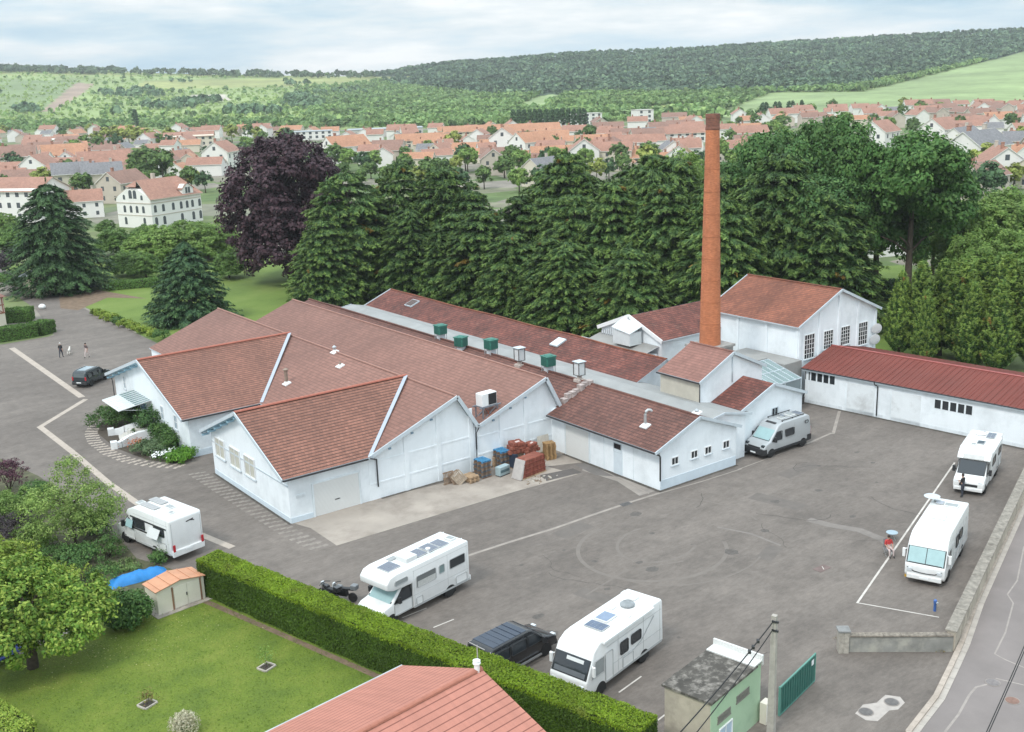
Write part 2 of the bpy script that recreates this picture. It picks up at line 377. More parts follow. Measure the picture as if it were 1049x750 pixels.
SKIRT = plain('grey_skirt', (.42, .43, .43), .5, .05, 2)
SCREEN = plain('insulating_screen', (.31, .455, .465), .35, .06, 3)
SOLAR = plain('solar_cell', (.14, .16, .20), .22, .1, 3)
SOLARB = plain('blue_solar_cell', (.10, .135, .20), .2, .15, 2)
HATCH = plain('roof_hatch_plastic', (.60, .61, .60), .35, .05, 3)
HATCHG = plain('smoked_hatch', (.30, .32, .32), .25, .08, 3)
REDL = plain('red_lens', (.42, .02, .03), .25, .1, 5)
LENS = plain('clear_lens', (.55, .58, .60), .15, .1, 5)
AMBER = plain('yellow_chock', (.62, .36, .03), .5, .1, 5)
GREENT = plain('green_cooler_shell', (.035, .17, .13), .55, .2, 3)
GREENP = plain('pale_green_render', (.40, .54, .37), .85, .06, .8, dirt=(.25, .38, .25), dirt_amt=.5, dscale=.8)
GATEG = plain('gate_green', (.03, .13, .105), .5, .12, 3)
TARPB = plain('blue_tarpaulin', (.012, .19, .50), .55, .15, 2)
BLUED = plain('deep_blue_sheet', (.012, .05, .33), .45, .12, 2)
RUST = plain('rust_red_stack', (.21, .058, .036), .8, .3, 3, dirt=(.33, .13, .085), dirt_amt=.5, dscale=2)
CREAM = plain('cream_metal', (.66, .62, .53), .55, .04, 1.5)
ORANGE = plain('orange_shed_roof', (.53, .26, .15), .65, .12, 1.0)
PALB = plain('blue_pallet_paint', (.05, .22, .40), .7, .25, 4)
LICHEN = plain('lichened_roof_slab', (0.073, 0.066, 0.057), .95, .3, 1.6, dirt=(0.292, 0.267, 0.237), dirt_amt=.9, dscale=1.7, bmp=.5)
PLANK = plain('grey_pole_concrete', (.40, .37, .33), .9, .12, 3, dirt=(.27, .245, .215), dirt_amt=.5, dscale=2)
# foliage
F_CEDAR = leaf_mat('cedar_needles', [(.020, .050, .014), (.040, .088, .024), (.055, .108, .030), (.080, .13, .036)], .06, k=1.12)
F_DARKC = leaf_mat('dark_conifer_needles', [(.020, .052, .026), (.034, .080, .034), (.052, .105, .045)], .08, k=1.25)
F_THUJA = leaf_mat('thuja_sprays', [(.035, .085, .020), (.060, .125, .030), (.11, .175, .045)], .2, patch=(.22, .15, .04), patch_amt=.55, pscale=.25, k=1.35)
F_OAK = leaf_mat('broad_leaves', [(.030, .078, .022), (.050, .112, .030), (.085, .150, .042)], .15, k=1.3)
F_OAKL = leaf_mat('light_broad_leaves', [(.075, .135, .030), (.110, .180, .042), (.165, .225, .065)], .3, k=1.6)
F_LIME = leaf_mat('yellow_green_leaves', [(.13, .20, .030), (.19, .265, .040), (.27, .31, .065)], .3)
F_NEAR = leaf_mat('fruit_tree_leaves', [(.050, .115, .014), (.120, .200, .026), (.25, .31, .060)], .25, k=1.5)
F_BEECH = leaf_mat('copper_beech_leaves', [(.022, .012, .018), (.040, .020, .028), (.062, .032, .040)], .12)
F_HEDGE = leaf_mat('hedge_leaves', [(.100, .165, .008), (.140, .215, .012), (.195, .26, .020)], .2, patch=(.20, .20, .05), patch_amt=.5, pscale=.6)
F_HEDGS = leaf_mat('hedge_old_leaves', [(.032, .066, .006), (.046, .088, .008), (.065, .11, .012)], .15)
F_HEDGD = leaf_mat('dark_hedge_leaves', [(.040, .085, .018), (.060, .12, .026), (.09, .16, .035)], .2)
F_SHRUB = leaf_mat('shrub_leaves', [(.035, .085, .022), (.060, .125, .032), (.10, .165, .045)], .25)
F_PURP = leaf_mat('purple_shrub_leaves', [(.045, .018, .030), (.075, .030, .045), (.11, .05, .065)], .15)
F_PLUM = leaf_mat('dark_plum_leaves', [(.030, .024, .030), (.050, .038, .045), (.075, .058, .06)], .15)
F_FAR = leaf_mat('far_tree_leaves', [(.055, .105, .030), (.085, .145, .042), (.125, .185, .055)], .2)
F_FARD = leaf_mat('far_dark_leaves', [(.030, .065, .030), (.045, .090, .038), (.065, .115, .048)], .15)
F_FARY = leaf_mat('far_yellow_leaves', [(.16, .20, .045), (.22, .26, .06), (.29, .31, .09)], .2)
F_PAMP = leaf_mat('pale_grass_plumes', [(.36, .32, .22), (.46, .42, .31), (.55, .52, .42)], .2)

SETTF = plain('faint_setts', (.245, .215, .190), .9, .2, 1.5)

RIDGEP = plain('pale_ridge_clay', (.31, .165, .13), .7, .12, 2)
FLASH = plain('valley_flashing_metal', (.37, .41, .47), .5, .06, 2)
# ---------------------------------------------------------------- helpers for walls
def on_y(px, py, y): d = ray(px, py); return CP + d*(y/d.y)
def on_x(px, py, x): d = ray(px, py); return CP + d*(x/d.x)
def on_pl(px, py, p, n):
    d = ray(px, py); n = Vector(n); return CP + d*((Vector(p)-CP).dot(n)/d.dot(n))
def prof_y(mb, prof, y0, y1, m=0): mb.prism([(x, y0, z) for x, z in prof], (0, y1-y0, 0), m)      # profile in (x,z), counter-clockwise
def prof_x(mb, prof, x0, x1, m=0): mb.prism([(x0, y, z) for y, z in prof][::-1], (x1-x0, 0, 0), m)  # profile in (y,z), counter-clockwise
def roof(mb, pts, t=.13, m=0, side=1):
    p = [Vector(a) for a in pts]; n = (p[1]-p[0]).cross(p[2]-p[1])
    mb.slab(p if n.z > 0 else p[::-1], t, m, side)
def ridge_caps(mb, a, b, r=.13, m=0, step=.42):
    a = Vector(a); b = Vector(b); n = max(1, int((b-a).length/step))
    for i in range(n):
        p = a.lerp(b, i/n); q = a.lerp(b, (i+1.08)/n); d = (q-p).normalized(); s = Vector((0, 0, 1)).cross(d).normalized()
        ring = lambda c, k: [c+s*(math.cos(t)*r*k)+Vector((0, 0, math.sin(t)*r*k)) for t in [math.pi*j/5 for j in range(6)]]
        A, B = ring(p, 1.0), ring(q, .9)
        for j in range(5): mb.add([A[j], B[j], B[j+1], A[j+1]], m)
        mb.add(A, m)
class Frame:
    """a wall's own axes: o = foot point, a = along (unit), n = outwards"""
    def __init__(s, o, a, n): s.o = Vector(o); s.a = Vector(a); s.n = Vector(n)
    def p(s, a, z, d=0): return s.o + s.a*a + s.n*d + Vector((0, 0, z))
    def box(s, mb, a0, a1, z0, z1, d0, d1, m=0):
        q = [s.p(a0, z0, d1), s.p(a1, z0, d1), s.p(a1, z1, d1), s.p(a0, z1, d1)]
        flip = s.a.cross(Vector((0, 0, 1))).dot(s.n) < 0
        if flip: q = q[::-1]
        mb.prism(q, s.n*(d0-d1), m)
def window(fr, a0, a1, z0, z1, root, pane=None, frame=None, cols=2, rows=1, fw=.07, sill=True, name='window', depth=.06):
    """frame proud of the wall, pane set back inside it, muntins and sill"""
    mb = MB(); fm = frame or WHITEP
    fr.box(mb, a0, a1, z0, z0+fw, 0, depth); fr.box(mb, a0, a1, z1-fw, z1, 0, depth)
    fr.box(mb, a0, a0+fw, z0+fw, z1-fw, 0, depth); fr.box(mb, a1-fw, a1, z0+fw, z1-fw, 0, depth)
    for i in range(1, cols):
        c = a0+fw+(a1-a0-2*fw)*i/cols; fr.box(mb, c-fw*.35, c+fw*.35, z0+fw, z1-fw, .004, depth-.008)
    for i in range(1, rows):
        c = z0+fw+(z1-z0-2*fw)*i/rows; fr.box(mb, a0+fw, a1-fw, c-fw*.3, c+fw*.3, .006, depth-.014)
    w = mb.build(name, fm, root)
    g = MB(); fr.box(g, a0+fw*.9, a1-fw*.9, z0+fw*.9, z1-fw*.9, .002, .018); g.build('pane', pane or PANE, w)
    if sill:
        k = MB(); fr.box(k, a0-.06, a1+.06, z0-.07, z0-.002, 0, depth+.09); k.build('sill', TRIM, w)
    return w
def pipe(root, pts, r=.05, mat=None, name='downpipe'):
    mb = MB(); mb.tube(pts, r, 8); return mb.build(name, mat or DARK, root, smooth=True, weld=True)

# ================================================================ the two shed halls with saw-tooth gables
YG = 76.3                                                       # the plane of the gable fronts
def shed_hall(x0, xr, x1, z0, zr, z1, y1, label, pil, bands):
    t = thing('factory_hall', label, 'factory hall', ((x0+x1)/2, YG, 0), 0, 'halls and wings of the factory')
    o = Vector(t.location); mb = MB(); mb.M = Matrix.Translation(-o)
    prof_y(mb, [(x0+.15, 0), (x1-.05, 0), (x1-.05, z1-.12), (xr, zr-.17), (x0+.15, z0-.12)], YG, y1)
    sl = (zr-z0)/(xr-x0)
    for x in pil: mb.box(x-.2, x+.2, YG-.07, YG, 0, z0+(x-x0)*sl-.3 if x < xr else zr-1.5)
    for z in bands:
        lo = max(x0+.2, x0+(z-z0+.25)/sl); hi = x1-.2 if z < z1 else xr+(zr-z)*(x1-xr)/(zr-z1)-.3
        mb.box(lo, hi, YG-.03, YG-.001, z, z+.14)
    mb.build('wall', WALL, t)
    rb = MB(); rb.M = Matrix.Translation(-o)
    roof(rb, [(x0, YG-.42, z0), (xr, YG-.42, zr), (xr, y1+.3, zr), (x0, y1+.3, z0)])
    roof(rb, [(xr+.02, YG-.42, zr), (x1, YG-.42, z1), (x1, y1+.3, z1), (xr+.02, y1+.3, zr)], m=0)
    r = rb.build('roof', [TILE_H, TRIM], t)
    k = MB(); k.M = Matrix.Translation(-o); ridge_caps(k, (xr, YG-.4, zr+.0), (xr, y1+.3, zr+.0), .12); k.build('ridge_tiles', RIDGEP, r)
    f = MB(); f.M = Matrix.Translation(-o)
    for a, b in (((x0-.05, z0+.03), (xr, zr+.05)), ((xr, zr+.05), (x1+.05, z1+.03))):
        f.bar((a[0], YG-.46, a[1]-.10), (b[0], YG-.46, b[1]-.10), .09, .33)
    f.bar((xr-.25, YG-.30, zr-.12), (xr-.25, YG-.30, zr-.5), .12)
    f.build('barge_board', TRIM, t)
    v = MB(); v.M = Matrix.Translation(-o)                          # little vents under the verge
    for k_ in (.25, .5, .72): xx = x0+(xr-x0)*k_; v.box(xx-.12, xx+.12, YG-.09, YG, z0+(xx-x0)*sl-.75, z0+(xx-x0)*sl-.6)
    v.build('verge_vent', PANEB, t)
    return t
H1 = shed_hall(41.1, 50.1, 52.12, 3.96, 7.38, 4.22, 128.0, 'long saw-tooth hall with pink tiled roof, left of the two tall white gables', (44.9, 48.2, 51.6), (1.35, 3.25))
H2 = shed_hall(52.12, 59.9, 61.75, 4.22, 7.12, 3.60, 127.5, 'long saw-tooth hall under the air conditioner, right of the two tall white gables', (54.9, 57.7), (1.35, 3.0))
mb = MB(); mb.box(-.16, .16, 75.9, 128, 4.14, 4.24); mb.M = None
g = MB(); g.M = Matrix.Translation((52.12-H1.location.x, -YG, 0)); g.box(-.18, .18, 75.7, 128, 4.17, 4.27); g.build('valley_gutter', ZINC, H1)
pipe(H1, [(x-H1.location.x, y-YG, z) for x, y, z in ((52.12, 75.75, 4.15), (52.12, 75.9, 3.9), (52.12, 76.2, 3.5), (52.12, 76.2, 2.0))])
pipe(H1, [(x-H1.location.x, y-YG, z) for x, y, z in ((41.2, 75.75, 3.9), (41.7, 75.75, 3.7), (42.0, 76.2, 3.55), (42.0, 76.2, 1.1))], .06)

# ================================================================ the two low wings facing left
def wing(y0, yr, y1, xe, ze, zr, xv, xr_end, wall_y0, wall_y1, label):
    t = thing('factory_wing', label, 'factory wing', (34, (wall_y0+wall_y1)/2, 0), 0, 'halls and wings of the factory'); o = Vector(t.location)
    T = Matrix.Translation(-o)
    k = (zr-ze)/(yr-y0)
    mb = MB(); mb.M = T
    prof_x(mb, [(wall_y0, 0), (wall_y1, 0), (wall_y1, zr-(wall_y1-yr)*k-.16), (yr, zr-.18), (wall_y0, ze+(wall_y0-y0)*k-.16)], 34.0, 46.0)
    mb.build('wall', WALL, t)
    rb = MB(); rb.M = T
    roof(rb, [(xe, y0, ze), (xv, y0, ze), (xr_end, yr, zr), (xe, yr, zr)])
    roof(rb, [(xe, yr, zr), (xr_end, yr, zr), (xv, y1, ze), (xe, y1, ze)])
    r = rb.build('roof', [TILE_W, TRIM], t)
    c = MB(); c.M = T; ridge_caps(c, (xe, yr, zr+.02), (xr_end, yr, zr+.02), .16); c.build('ridge_tiles', plain('ridge_clay', (.37, .125, .085), .7, .12, 3), r)
    f = MB(); f.M = T
    for (a, za), (b, zb) in (((y0-.05, ze), (yr, zr+.03)), ((yr, zr+.03), (y1+.05, ze))): f.bar((xe-.04, a, za-.08), (xe-.04, b, zb-.08), .08, .30)
    f.build('barge_board', TRIM, t)
    s = MB(); s.M = T                                              # blue consoles under the overhang
    for i in range(6):
        yy = yr+.5+i*(y1-yr-.8)/5; zz = zr-(yy-yr)*k-.36; s.box(xe+.05, 34.0, yy-.1, yy+.1, zz-.12, zz+.06)
        if i < 5: yy = yr-.5-i*(yr-y0-.8)/5; zz = zr-(yr-yy)*k-.36; s.box(xe+.05, 34.0, yy-.1, yy+.1, zz-.12, zz+.06)
    s.bar((xe+.36, yr+.1, zr-.22), (xe+.36, y1-.1, ze-.20), .6, .05); s.bar((xe+.36, yr-.1, zr-.22), (xe+.36, y0+.1, ze-.20), .6, .05)
    s.build('eaves_bracket', BLUE, t)
    gm = MB(); gm.M = T; gm.box(xe+.05, xv-.2, y0-.14, y0-.01, ze-.16, ze-.03); gm.build('gutter', DARK, t)
    fl = MB(); fl.M = T; fl.bar((xv+.02, y0+.05, ze+.05), (xr_end-.05, yr-.1, zr+.05), .32, .04); fl.build('valley_flashing', FLASH, t)
    return t
FWG = wing(75.75, 84.1, 92.6, 33.3, 4.02, 7.62, 41.15, 50.0, YG+.02, 91.8, 'low white wing with three windows and a roller door, nearest the parked motorhomes')
LWG = wing(96.85, 108.0, 119.4, 33.2, 4.02, 7.66, 41.2, 49.95, 97.4, 119.0, 'white entrance wing with glass canopy behind the flower beds')
def lw(root, pts): o = root.location; return [(p[0]-o.x, p[1]-o.y, p[2]) for p in pts]
# front wing: windows, roller door
o = FWG.location
fr = Frame((34-o.x, -o.y, 0), (0, 1, 0), (-1, 0, 0))
for (xa, ya, xb, yb) in ((221.6, 455.3, 231.4, 473.4), (236.3, 463, 247.2, 484), (251.2, 471.5, 262.4, 493.4)):
    p = on_x(xa, ya, 34); q = on_x(xb, yb, 34)
    w = window(fr, min(p.y, q.y)-.12, max(p.y, q.y)+.12, q.z+.15, q.z+1.95, FWG, SHADE, WHITEP, 2, 1, .09, True, depth=.10)
mb = MB(); fr.box(mb, YG+.05, 91.75, 3.05, 3.17, 0, .05); mb.build('string_course', TRIM, FWG)
fs = Frame((-o.x, YG+.02-o.y, 0), (1, 0, 0), (0, -1, 0))
mb = MB(); fs.box(mb, 36.15, 40.25, .02, 2.78, 0, .03); d = mb.build('roller_door', ROLLER, FWG)
mb = MB(); fs.box(mb, 36.0, 36.15, 0, 2.9, 0, .07); fs.box(mb, 40.25, 40.4, 0, 2.9, 0, .07); fs.box(mb, 36.15, 40.25, 2.78, 2.9, 0, .07); mb.build('door_frame', WALLB, d)
mb = MB(); fs.box(mb, 38.0, 38.4, 1.0, 1.06, .03, .07); mb.build('handle', DARK, d)
mb = MB(); fs.box(mb, 34.6, 35.4, 2.0, 2.25, 0, .05); mb.build('wall_sign', WALLB, FWG)
mb = MB(); fs.box(mb, 34.02, 36.0, 0, .45, 0, .03); fr.box(mb, YG+.1, 91.75, 0, .45, 0, .03); mb.build('plinth', PLINTH, FWG)
# entrance wing: windows, blue door, canopy
o = LWG.location; fr = Frame((34-o.x, -o.y, 0), (0, 1, 0), (-1, 0, 0))
for (xa, ya, xb, yb) in ((164.4, 415.4, 168.8, 431.4), (178, 425, 182.8, 441.4), (127, 393.3, 129.8, 399.5)):
    p = on_x(xa, ya, 34); q = on_x(xb, yb, 34); window(fr, min(p.y, q.y), max(p.y, q.y), min(p.z, q.z)+.05, max(p.z, q.z, q.z+1.5), LWG, PANEB, WHITEP, 2, 2, .08)
mb = MB(); fr.box(mb, 109.2, 110.9, .95, 3.35, 0, .08); d = mb.build('entrance_door', BLUE, LWG)
mb = MB(); fr.box(mb, 109.35, 110.0, 1.2, 3.2, .08, .095); fr.box(mb, 110.1, 110.75, 1.2, 3.2, .08, .095); mb.build('pane', PANEB, d)
mb = MB(); fr.box(mb, 97.45, 119.0, 0, .62, 0, .03); mb.box(34.02-o.x, 40-o.x, 97.36-o.y, 97.4-o.y, 0, .62); mb.build('plinth', PLINTH, LWG)
ca = MB(); yc0, yc1 = 107.4, 112.7
ca.M = Matrix.Translation((-o.x, -o.y, 0))
roof(ca, [(30.7, yc0, 3.0), (32.4, yc0, 3.25), (32.4, yc1, 3.25), (30.7, yc1, 3.0)], .04, 0, 1)
roof(ca, [(32.4, yc0, 3.25), (33.98, yc0, 3.45), (33.98, yc1, 3.45), (32.4, yc1, 3.25)], .04, 2, 1)
for i in range(9): y = yc0+(yc1-yc0)*i/8; ca.bar((30.7, y, 3.03), (33.98, y, 3.48), .05, .05, 1)
ca.bar((30.7, yc0, 3.0), (30.7, yc1, 3.0), .08, .1, 1)
for y in (yc0+.1, (yc0+yc1)/2, yc1-.1): ca.bar((33.95, y, 2.4), (31.2, y, 3.0), .05, .05, 1)
ca.build('glass_canopy', [plain('milky_canopy_glass', (.60, .64, .64), .25, .05, 2), WHITEP, PANEG], LWG)
pipe(LWG, lw(LWG, [(33.3, 119.6, 3.9), (33.8, 119.5, 3.5), (33.8, 119.2, 3.2), (33.8, 119.2, .1)]))
# ================================================================ low annex with four little windows (roof falls to the yard)
t = thing('low_annex', 'low white annex with brown tiled roof and four small windows beside the camper van', 'factory annex', (65.2, 62, 0), 0, 'halls and wings of the factory'); LA = t; T = Matrix.Translation(-Vector(t.location))
mb = MB(); mb.M = T; prof_y(mb, [(60.72, 0), (70.0, 0), (70.0, 3.5), (65.2, 5.34), (60.72, 3.74)], 62.0, 134.0)
mb.build('wall', WALL, t)
rb = MB(); rb.M = T
roof(rb, [(59.95, 61.75, 3.58), (65.2, 61.75, 5.56), (65.2, 76.0, 5.56), (59.95, 76.0, 3.58)]); roof(rb, [(61.2, 76.0, 4.0), (65.2, 76.0, 5.50), (65.2, 134, 5.50), (61.2, 134, 4.0)])
roof(rb, [(65.22, 61.75, 5.56), (70.3, 61.75, 3.62), (70.3, 134, 3.62), (65.22, 134, 5.56)])
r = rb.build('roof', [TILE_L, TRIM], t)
c = MB(); c.M = T; ridge_caps(c, (65.2, 61.75, 5.55), (65.2, 134, 5.55), .11); c.build('ridge_tiles', TILE_L, r)
f = MB(); f.M = T; f.bar((59.9, 61.71, 3.48), (65.2, 61.71, 5.5), .08, .26); f.bar((65.2, 61.71, 5.5), (70.35, 61.71, 3.55), .08, .26); f.build('barge_board', TRIM, t)
f = MB(); f.M = T; f.box(59.84, 59.97, 61.8, 76.0, 3.42, 3.56); f.build('gutter', DARK, t)
pipe(t, lw(t, [(59.95, 61.75, 3.45), (60.45, 61.8, 3.2), (60.6, 61.85, 3.0), (60.6, 61.85, .9)]), .07)
p_ = MB(); p_.M = T                                                # ragged upstand where the annex roof meets the saw-tooth hall
for i in range(7): x = 61.8+i*.52; z = 4.2+(x-61.2)*.375; p_.box(x, x+.5, 75.7+.15*(i % 2), 76.35, z-.3, z+.28+.08*((i*5) % 3))
p_.build('roof_upstand', plain('crumbling_mortar', (.40, .34, .32), .95, .35, 2.5), t)
fr = Frame((0, 0, 0), (1, 0, 0), (0, -1, 0)); fr.o = Vector((-t.location.x, 0, 0))
for x, y in ((688, 535), (792, 500), (866, 478), (963, 447)):
    p = on_y(560+x/5.245, 370+y/5.245, 62.0); window(fr, p.x-.42, p.x+.42, p.z-.36, p.z+.36, t, PANE, WHITEP, 2, 1, .07)
mb = MB(); fr.box(mb, 60.75, 69.95, 0, .85, 0, .025); mb.build('plinth', PLINTH, t)
fr = Frame((60.72-t.location.x, -62.0, 0), (0, 1, 0), (-1, 0, 0))
mb = MB(); fr.box(mb, 71.0, 74.2, .02, 2.9, 0, .03); d = mb.build('roller_door', ROLLER, t)
mb = MB(); fr.box(mb, 70.85, 71.0, 0, 3.0, 0, .07); fr.box(mb, 74.2, 74.35, 0, 3.0, 0, .07); mb.build('door_frame', WALLB, d)
mb = MB(); fr.box(mb, 66.6, 67.7, .02, 2.3, 0, .04); d = mb.build('door', plain('pale_door_paint', (.60, .67, .72), .6, .04, 2), t)
window(fr, 66.7, 67.7, 2.0, 2.85, t, PANE, TRIM, 1, 1, .05, False)
mb = MB()
for y in (69.0, 65.2): fr.box(mb, y-.05, y+.05, 0, 3.3, 0, .03)
mb.build('wall_joint', WALLB, t)
# ================================================================ grey-roofed hall between the annex and the rear hall
t = thing('grey_roofed_hall', 'long narrow hall with pale grey sheet roof, squeezed between two tiled roofs', 'factory hall', (69.4, 62.8, 0), 0, 'halls and wings of the factory'); T = Matrix.Translation(-Vector(t.location))
mb = MB(); mb.M = T; prof_y(mb, [(66.5, 0), (72.2, 0), (72.2, 4.05), (69.4, 4.64), (66.5, 4.2)], 62.95, 129.5); mb.build('wall', WALL, t)
rb = MB(); rb.M = T
roof(rb, [(65.7, 62.8, 4.2), (69.4, 62.8, 4.76), (69.4, 129.8, 4.76), (65.7, 129.8, 4.2)], .06); roof(rb, [(69.42, 62.8, 4.76), (72.9, 62.8, 4.0), (72.9, 129.8, 4.0), (69.42, 129.8, 4.76)], .06)
r = rb.build('roof', [FIBROW, TRIM], t)
f = MB(); f.M = T; f.bar((65.7, 62.77, 4.15), (69.4, 62.77, 4.71), .07, .2); f.bar((69.4, 62.77, 4.71), (72.9, 62.77, 3.95), .07, .2); f.bar((65.7, 129.84, 4.15), (69.4, 129.84, 4.71), .07, .25); f.build('barge_board', TRIM, t)
# ================================================================ rear hall, old red tiles
t = thing('rear_hall', 'rear hall with dark red old tiled roof below the cedar row', 'factory hall', (76, 77, 0), 0, 'halls and wings of the factory'); T = Matrix.Translation(-Vector(t.location))
mb = MB(); mb.M = T; prof_y(mb, [(71.3, 0), (80.3, 0), (80.3, 3.8), (75.8, 5.7), (71.3, 3.85)], 76.6, 129.6); mb.build('wall', WALLB, t)
rb = MB(); rb.M = T
xr_, zr_ = 75.75, 5.9
ys = [76.4, 84, 91, 98, 106, 114, 122, 130.0]; sag = [0, -.10, .05, -.08, .02, -.12, -.02, 0]
for i in range(7):
    a, b = ys[i], ys[i+1]; za, zb = zr_+sag[i], zr_+sag[i+1]
    roof(rb, [(70.9, a, 4.0), (xr_, a, za), (xr_, b, zb), (70.9, b, 4.0)]); roof(rb, [(xr_, a, za), (80.7, a, 3.9), (80.7, b, 3.9), (xr_, b, zb)])
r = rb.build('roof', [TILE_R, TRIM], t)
c = MB(); c.M = T
for i in range(7): ridge_caps(c, (xr_, ys[i], zr_+sag[i]), (xr_, ys[i+1], zr_+sag[i+1]), .12)
c.build('ridge_tiles', TILE_B, r)
f = MB(); f.M = T; f.bar((70.9, 130.05, 3.95), (75.75, 130.05, 5.85), .09, .3); f.build('barge_board', TRIM, t)
def skylight(root, px, py, w, l, mat):
    z = 5.3; p = at(px, py, z)
    for _ in range(4): z = 4.0+(p.x-70.9)*(1.9/4.85); p = at(px, py, z)
    s = MB(); M = Matrix.Translation((p.x-root.location.x, p.y-root.location.y, z+.08)) @ Matrix.Rotation(-math.atan(1.9/4.85), 4, 'Y'); s.M = M
    s.box(-l/2, l/2, -w/2, w/2, -.12, .05); k = s.build('skylight', TRIM, root)
    s = MB(); s.M = M; s.box(-l/2+.08, l/2-.08, -w/2+.08, w/2-.08, .05, .065); s.build('pane', mat, k)
skylight(t, 571.5, 351, 1.3, 1.5, plain('milky_skylight', (.66, .70, .70), .3, .05, 3)); skylight(t, 595.5, 349.5, 1.2, 1.3, MATS['milky_skylight'])
skylight(t, 509, 328.5, .7, 1.1, plain('dull_roof_patch', (.33, .27, .25), .9, .2, 3)); skylight(t, 422, 311, 1.6, 1.5, plain('dark_roof_patch', (.10, .075, .07), .9, .2, 3))
# ================================================================ mid block at the chimney foot
t = thing('mid_block', 'tall small block with pinkish tiled roof and bare beige side at the chimney foot', 'factory block', (75, 69.5, 0), 0, 'halls and wings of the factory'); T = Matrix.Translation(-Vector(t.location))
mb = MB(); mb.M = T; prof_y(mb, [(70.75, 0), (79.2, 0), (79.2, 6.35), (75.0, 8.28), (70.75, 6.35)], 67.1, 72.2); mb.build('wall', WALL, t)
mb = MB(); mb.M = T; mb.box(70.71, 70.75, 67.15, 72.15, 3.5, 6.3); mb.build('bare_wall_face', BEIGE, t)
rb = MB(); rb.M = T
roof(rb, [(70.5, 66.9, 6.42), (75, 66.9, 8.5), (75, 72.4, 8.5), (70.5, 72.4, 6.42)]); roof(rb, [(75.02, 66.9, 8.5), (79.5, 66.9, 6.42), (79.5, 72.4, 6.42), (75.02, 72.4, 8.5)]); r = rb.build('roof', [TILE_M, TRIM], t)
c = MB(); c.M = T; ridge_caps(c, (75, 66.9, 8.5), (75, 72.4, 8.5), .12); c.build('ridge_tiles', TILE_M, r)
f = MB(); f.M = T; f.bar((70.45, 66.86, 6.35), (75, 66.86, 8.43), .08, .28); f.bar((75, 66.86, 8.43), (79.55, 66.86, 6.35), .08, .28); f.build('barge_board', TRIM, t)
f = MB(); f.M = T; f.box(70.36, 70.48, 66.95, 72.4, 6.28, 6.4); f.build('gutter', DARK, t); pipe(t, lw(t, [(70.62, 67.0, 6.3), (70.62, 67.0, 4.0)]), .05)
pipe(t, lw(t, [(75.0, 67.05, 8.2), (75.0, 67.05, 5.6)]), .05, TRIM)
# ================================================================ gabled annex behind the camper van
t = thing('gabled_annex', 'white gabled annex with rust red tiled roof right behind the silver camper van', 'factory annex', (76.5, 63.5, 0), 0, 'halls and wings of the factory'); T = Matrix.Translation(-Vector(t.location))
mb = MB(); mb.M = T; prof_y(mb, [(72.4, 0), (80.8, 0), (80.8, 4.12), (76.5, 5.75), (72.4, 4.12)], 63.55, 67.05); mb.build('wall', WALL, t)
rb = MB(); rb.M = T
roof(rb, [(72.1, 63.3, 4.2), (76.5, 63.3, 5.92), (76.5, 67.06, 5.92), (72.1, 67.06, 4.2)]); roof(rb, [(76.52, 63.3, 5.92), (81.1, 63.3, 4.2), (81.1, 67.06, 4.2), (76.52, 67.06, 5.92)]); rb.build('roof', [TILE_R, TRIM], t)
f = MB(); f.M = T; f.bar((72.05, 63.26, 4.13), (76.5, 63.26, 5.86), .08, .28); f.bar((76.5, 63.26, 5.86), (81.15, 63.26, 4.13), .08, .28); f.build('barge_board', TRIM, t)
fr = Frame((-t.location.x, 63.55-t.location.y, 0), (1, 0, 0), (0, -1, 0)); p = on_y(793.5, 422, 63.55); window(fr, p.x-.45, p.x+.45, p.z-.45, p.z+.45, t, PANE, TRIM, 2, 1, .07)
pipe(t, lw(t, [(81.0, 63.4, 4.1), (80.9, 63.5, 3.8), (80.9, 63.5, 3.0)]), .06)
# glass lean-to
t = thing('glass_lean_to', 'small greenish glass lean-to between the gabled annex and the boiler house', 'lean-to', (84, 70.5, 0), 0); T = Matrix.Translation(-Vector(t.location))
fr_ = MB(); fr_.M = T; X0, X1, Y0, Y1 = 81.6, 86.6, 68.3, 72.6
for x, y in ((X0, Y0), (X1, Y0), (X0, Y1), (X1, Y1), (84.1, Y0), (X0, 70.4)): fr_.bar((x, y, 0), (x, y, 3.6), .09)
zl = lambda y: 3.45+(y-Y0)*.27
for i in range(7): x = X0+(X1-X0)*i/6; fr_.bar((x, Y0, zl(Y0)+.03), (x, Y1, zl(Y1)+.03), .06, .07)
for y in (Y0, (Y0+Y1)/2, Y1): fr_.bar((X0, y, zl(y)+.02), (X1, y, zl(y)+.02), .07, .08)
for z in (.9, 2.2): fr_.bar((X0, Y0, z), (X1, Y0, z), .06); fr_.bar((X0, Y0, z), (X0, Y1, z), .06)
fr_.build('frame', TRIM, t)
g = MB(); g.M = T; roof(g, [(X0, Y0, zl(Y0)), (X1, Y0, zl(Y0)), (X1, Y1, zl(Y1)), (X0, Y1, zl(Y1))], .02, 0, 0); g.build('glass_roof', PANEG, t)
g = MB(); g.M = T; g.box(X0+.01, X1-.01, Y0+.01, Y0+.03, .1, 3.42); g.box(X0+.01, X0+.03, Y0+.05, Y1, .1, 3.42); g.build('glass_wall', glass_mat('grey_green_pane', (.16, .20, .21), .1), t)
mb = MB(); mb.M = T; mb.box(86.7, 89.4, 70.5, 78, 0, 4.4); mb.box(80.8, 86.6, 72.7, 78, 0, 4.75, 0); mb.build('lean_to_roof', FIBRO, t)
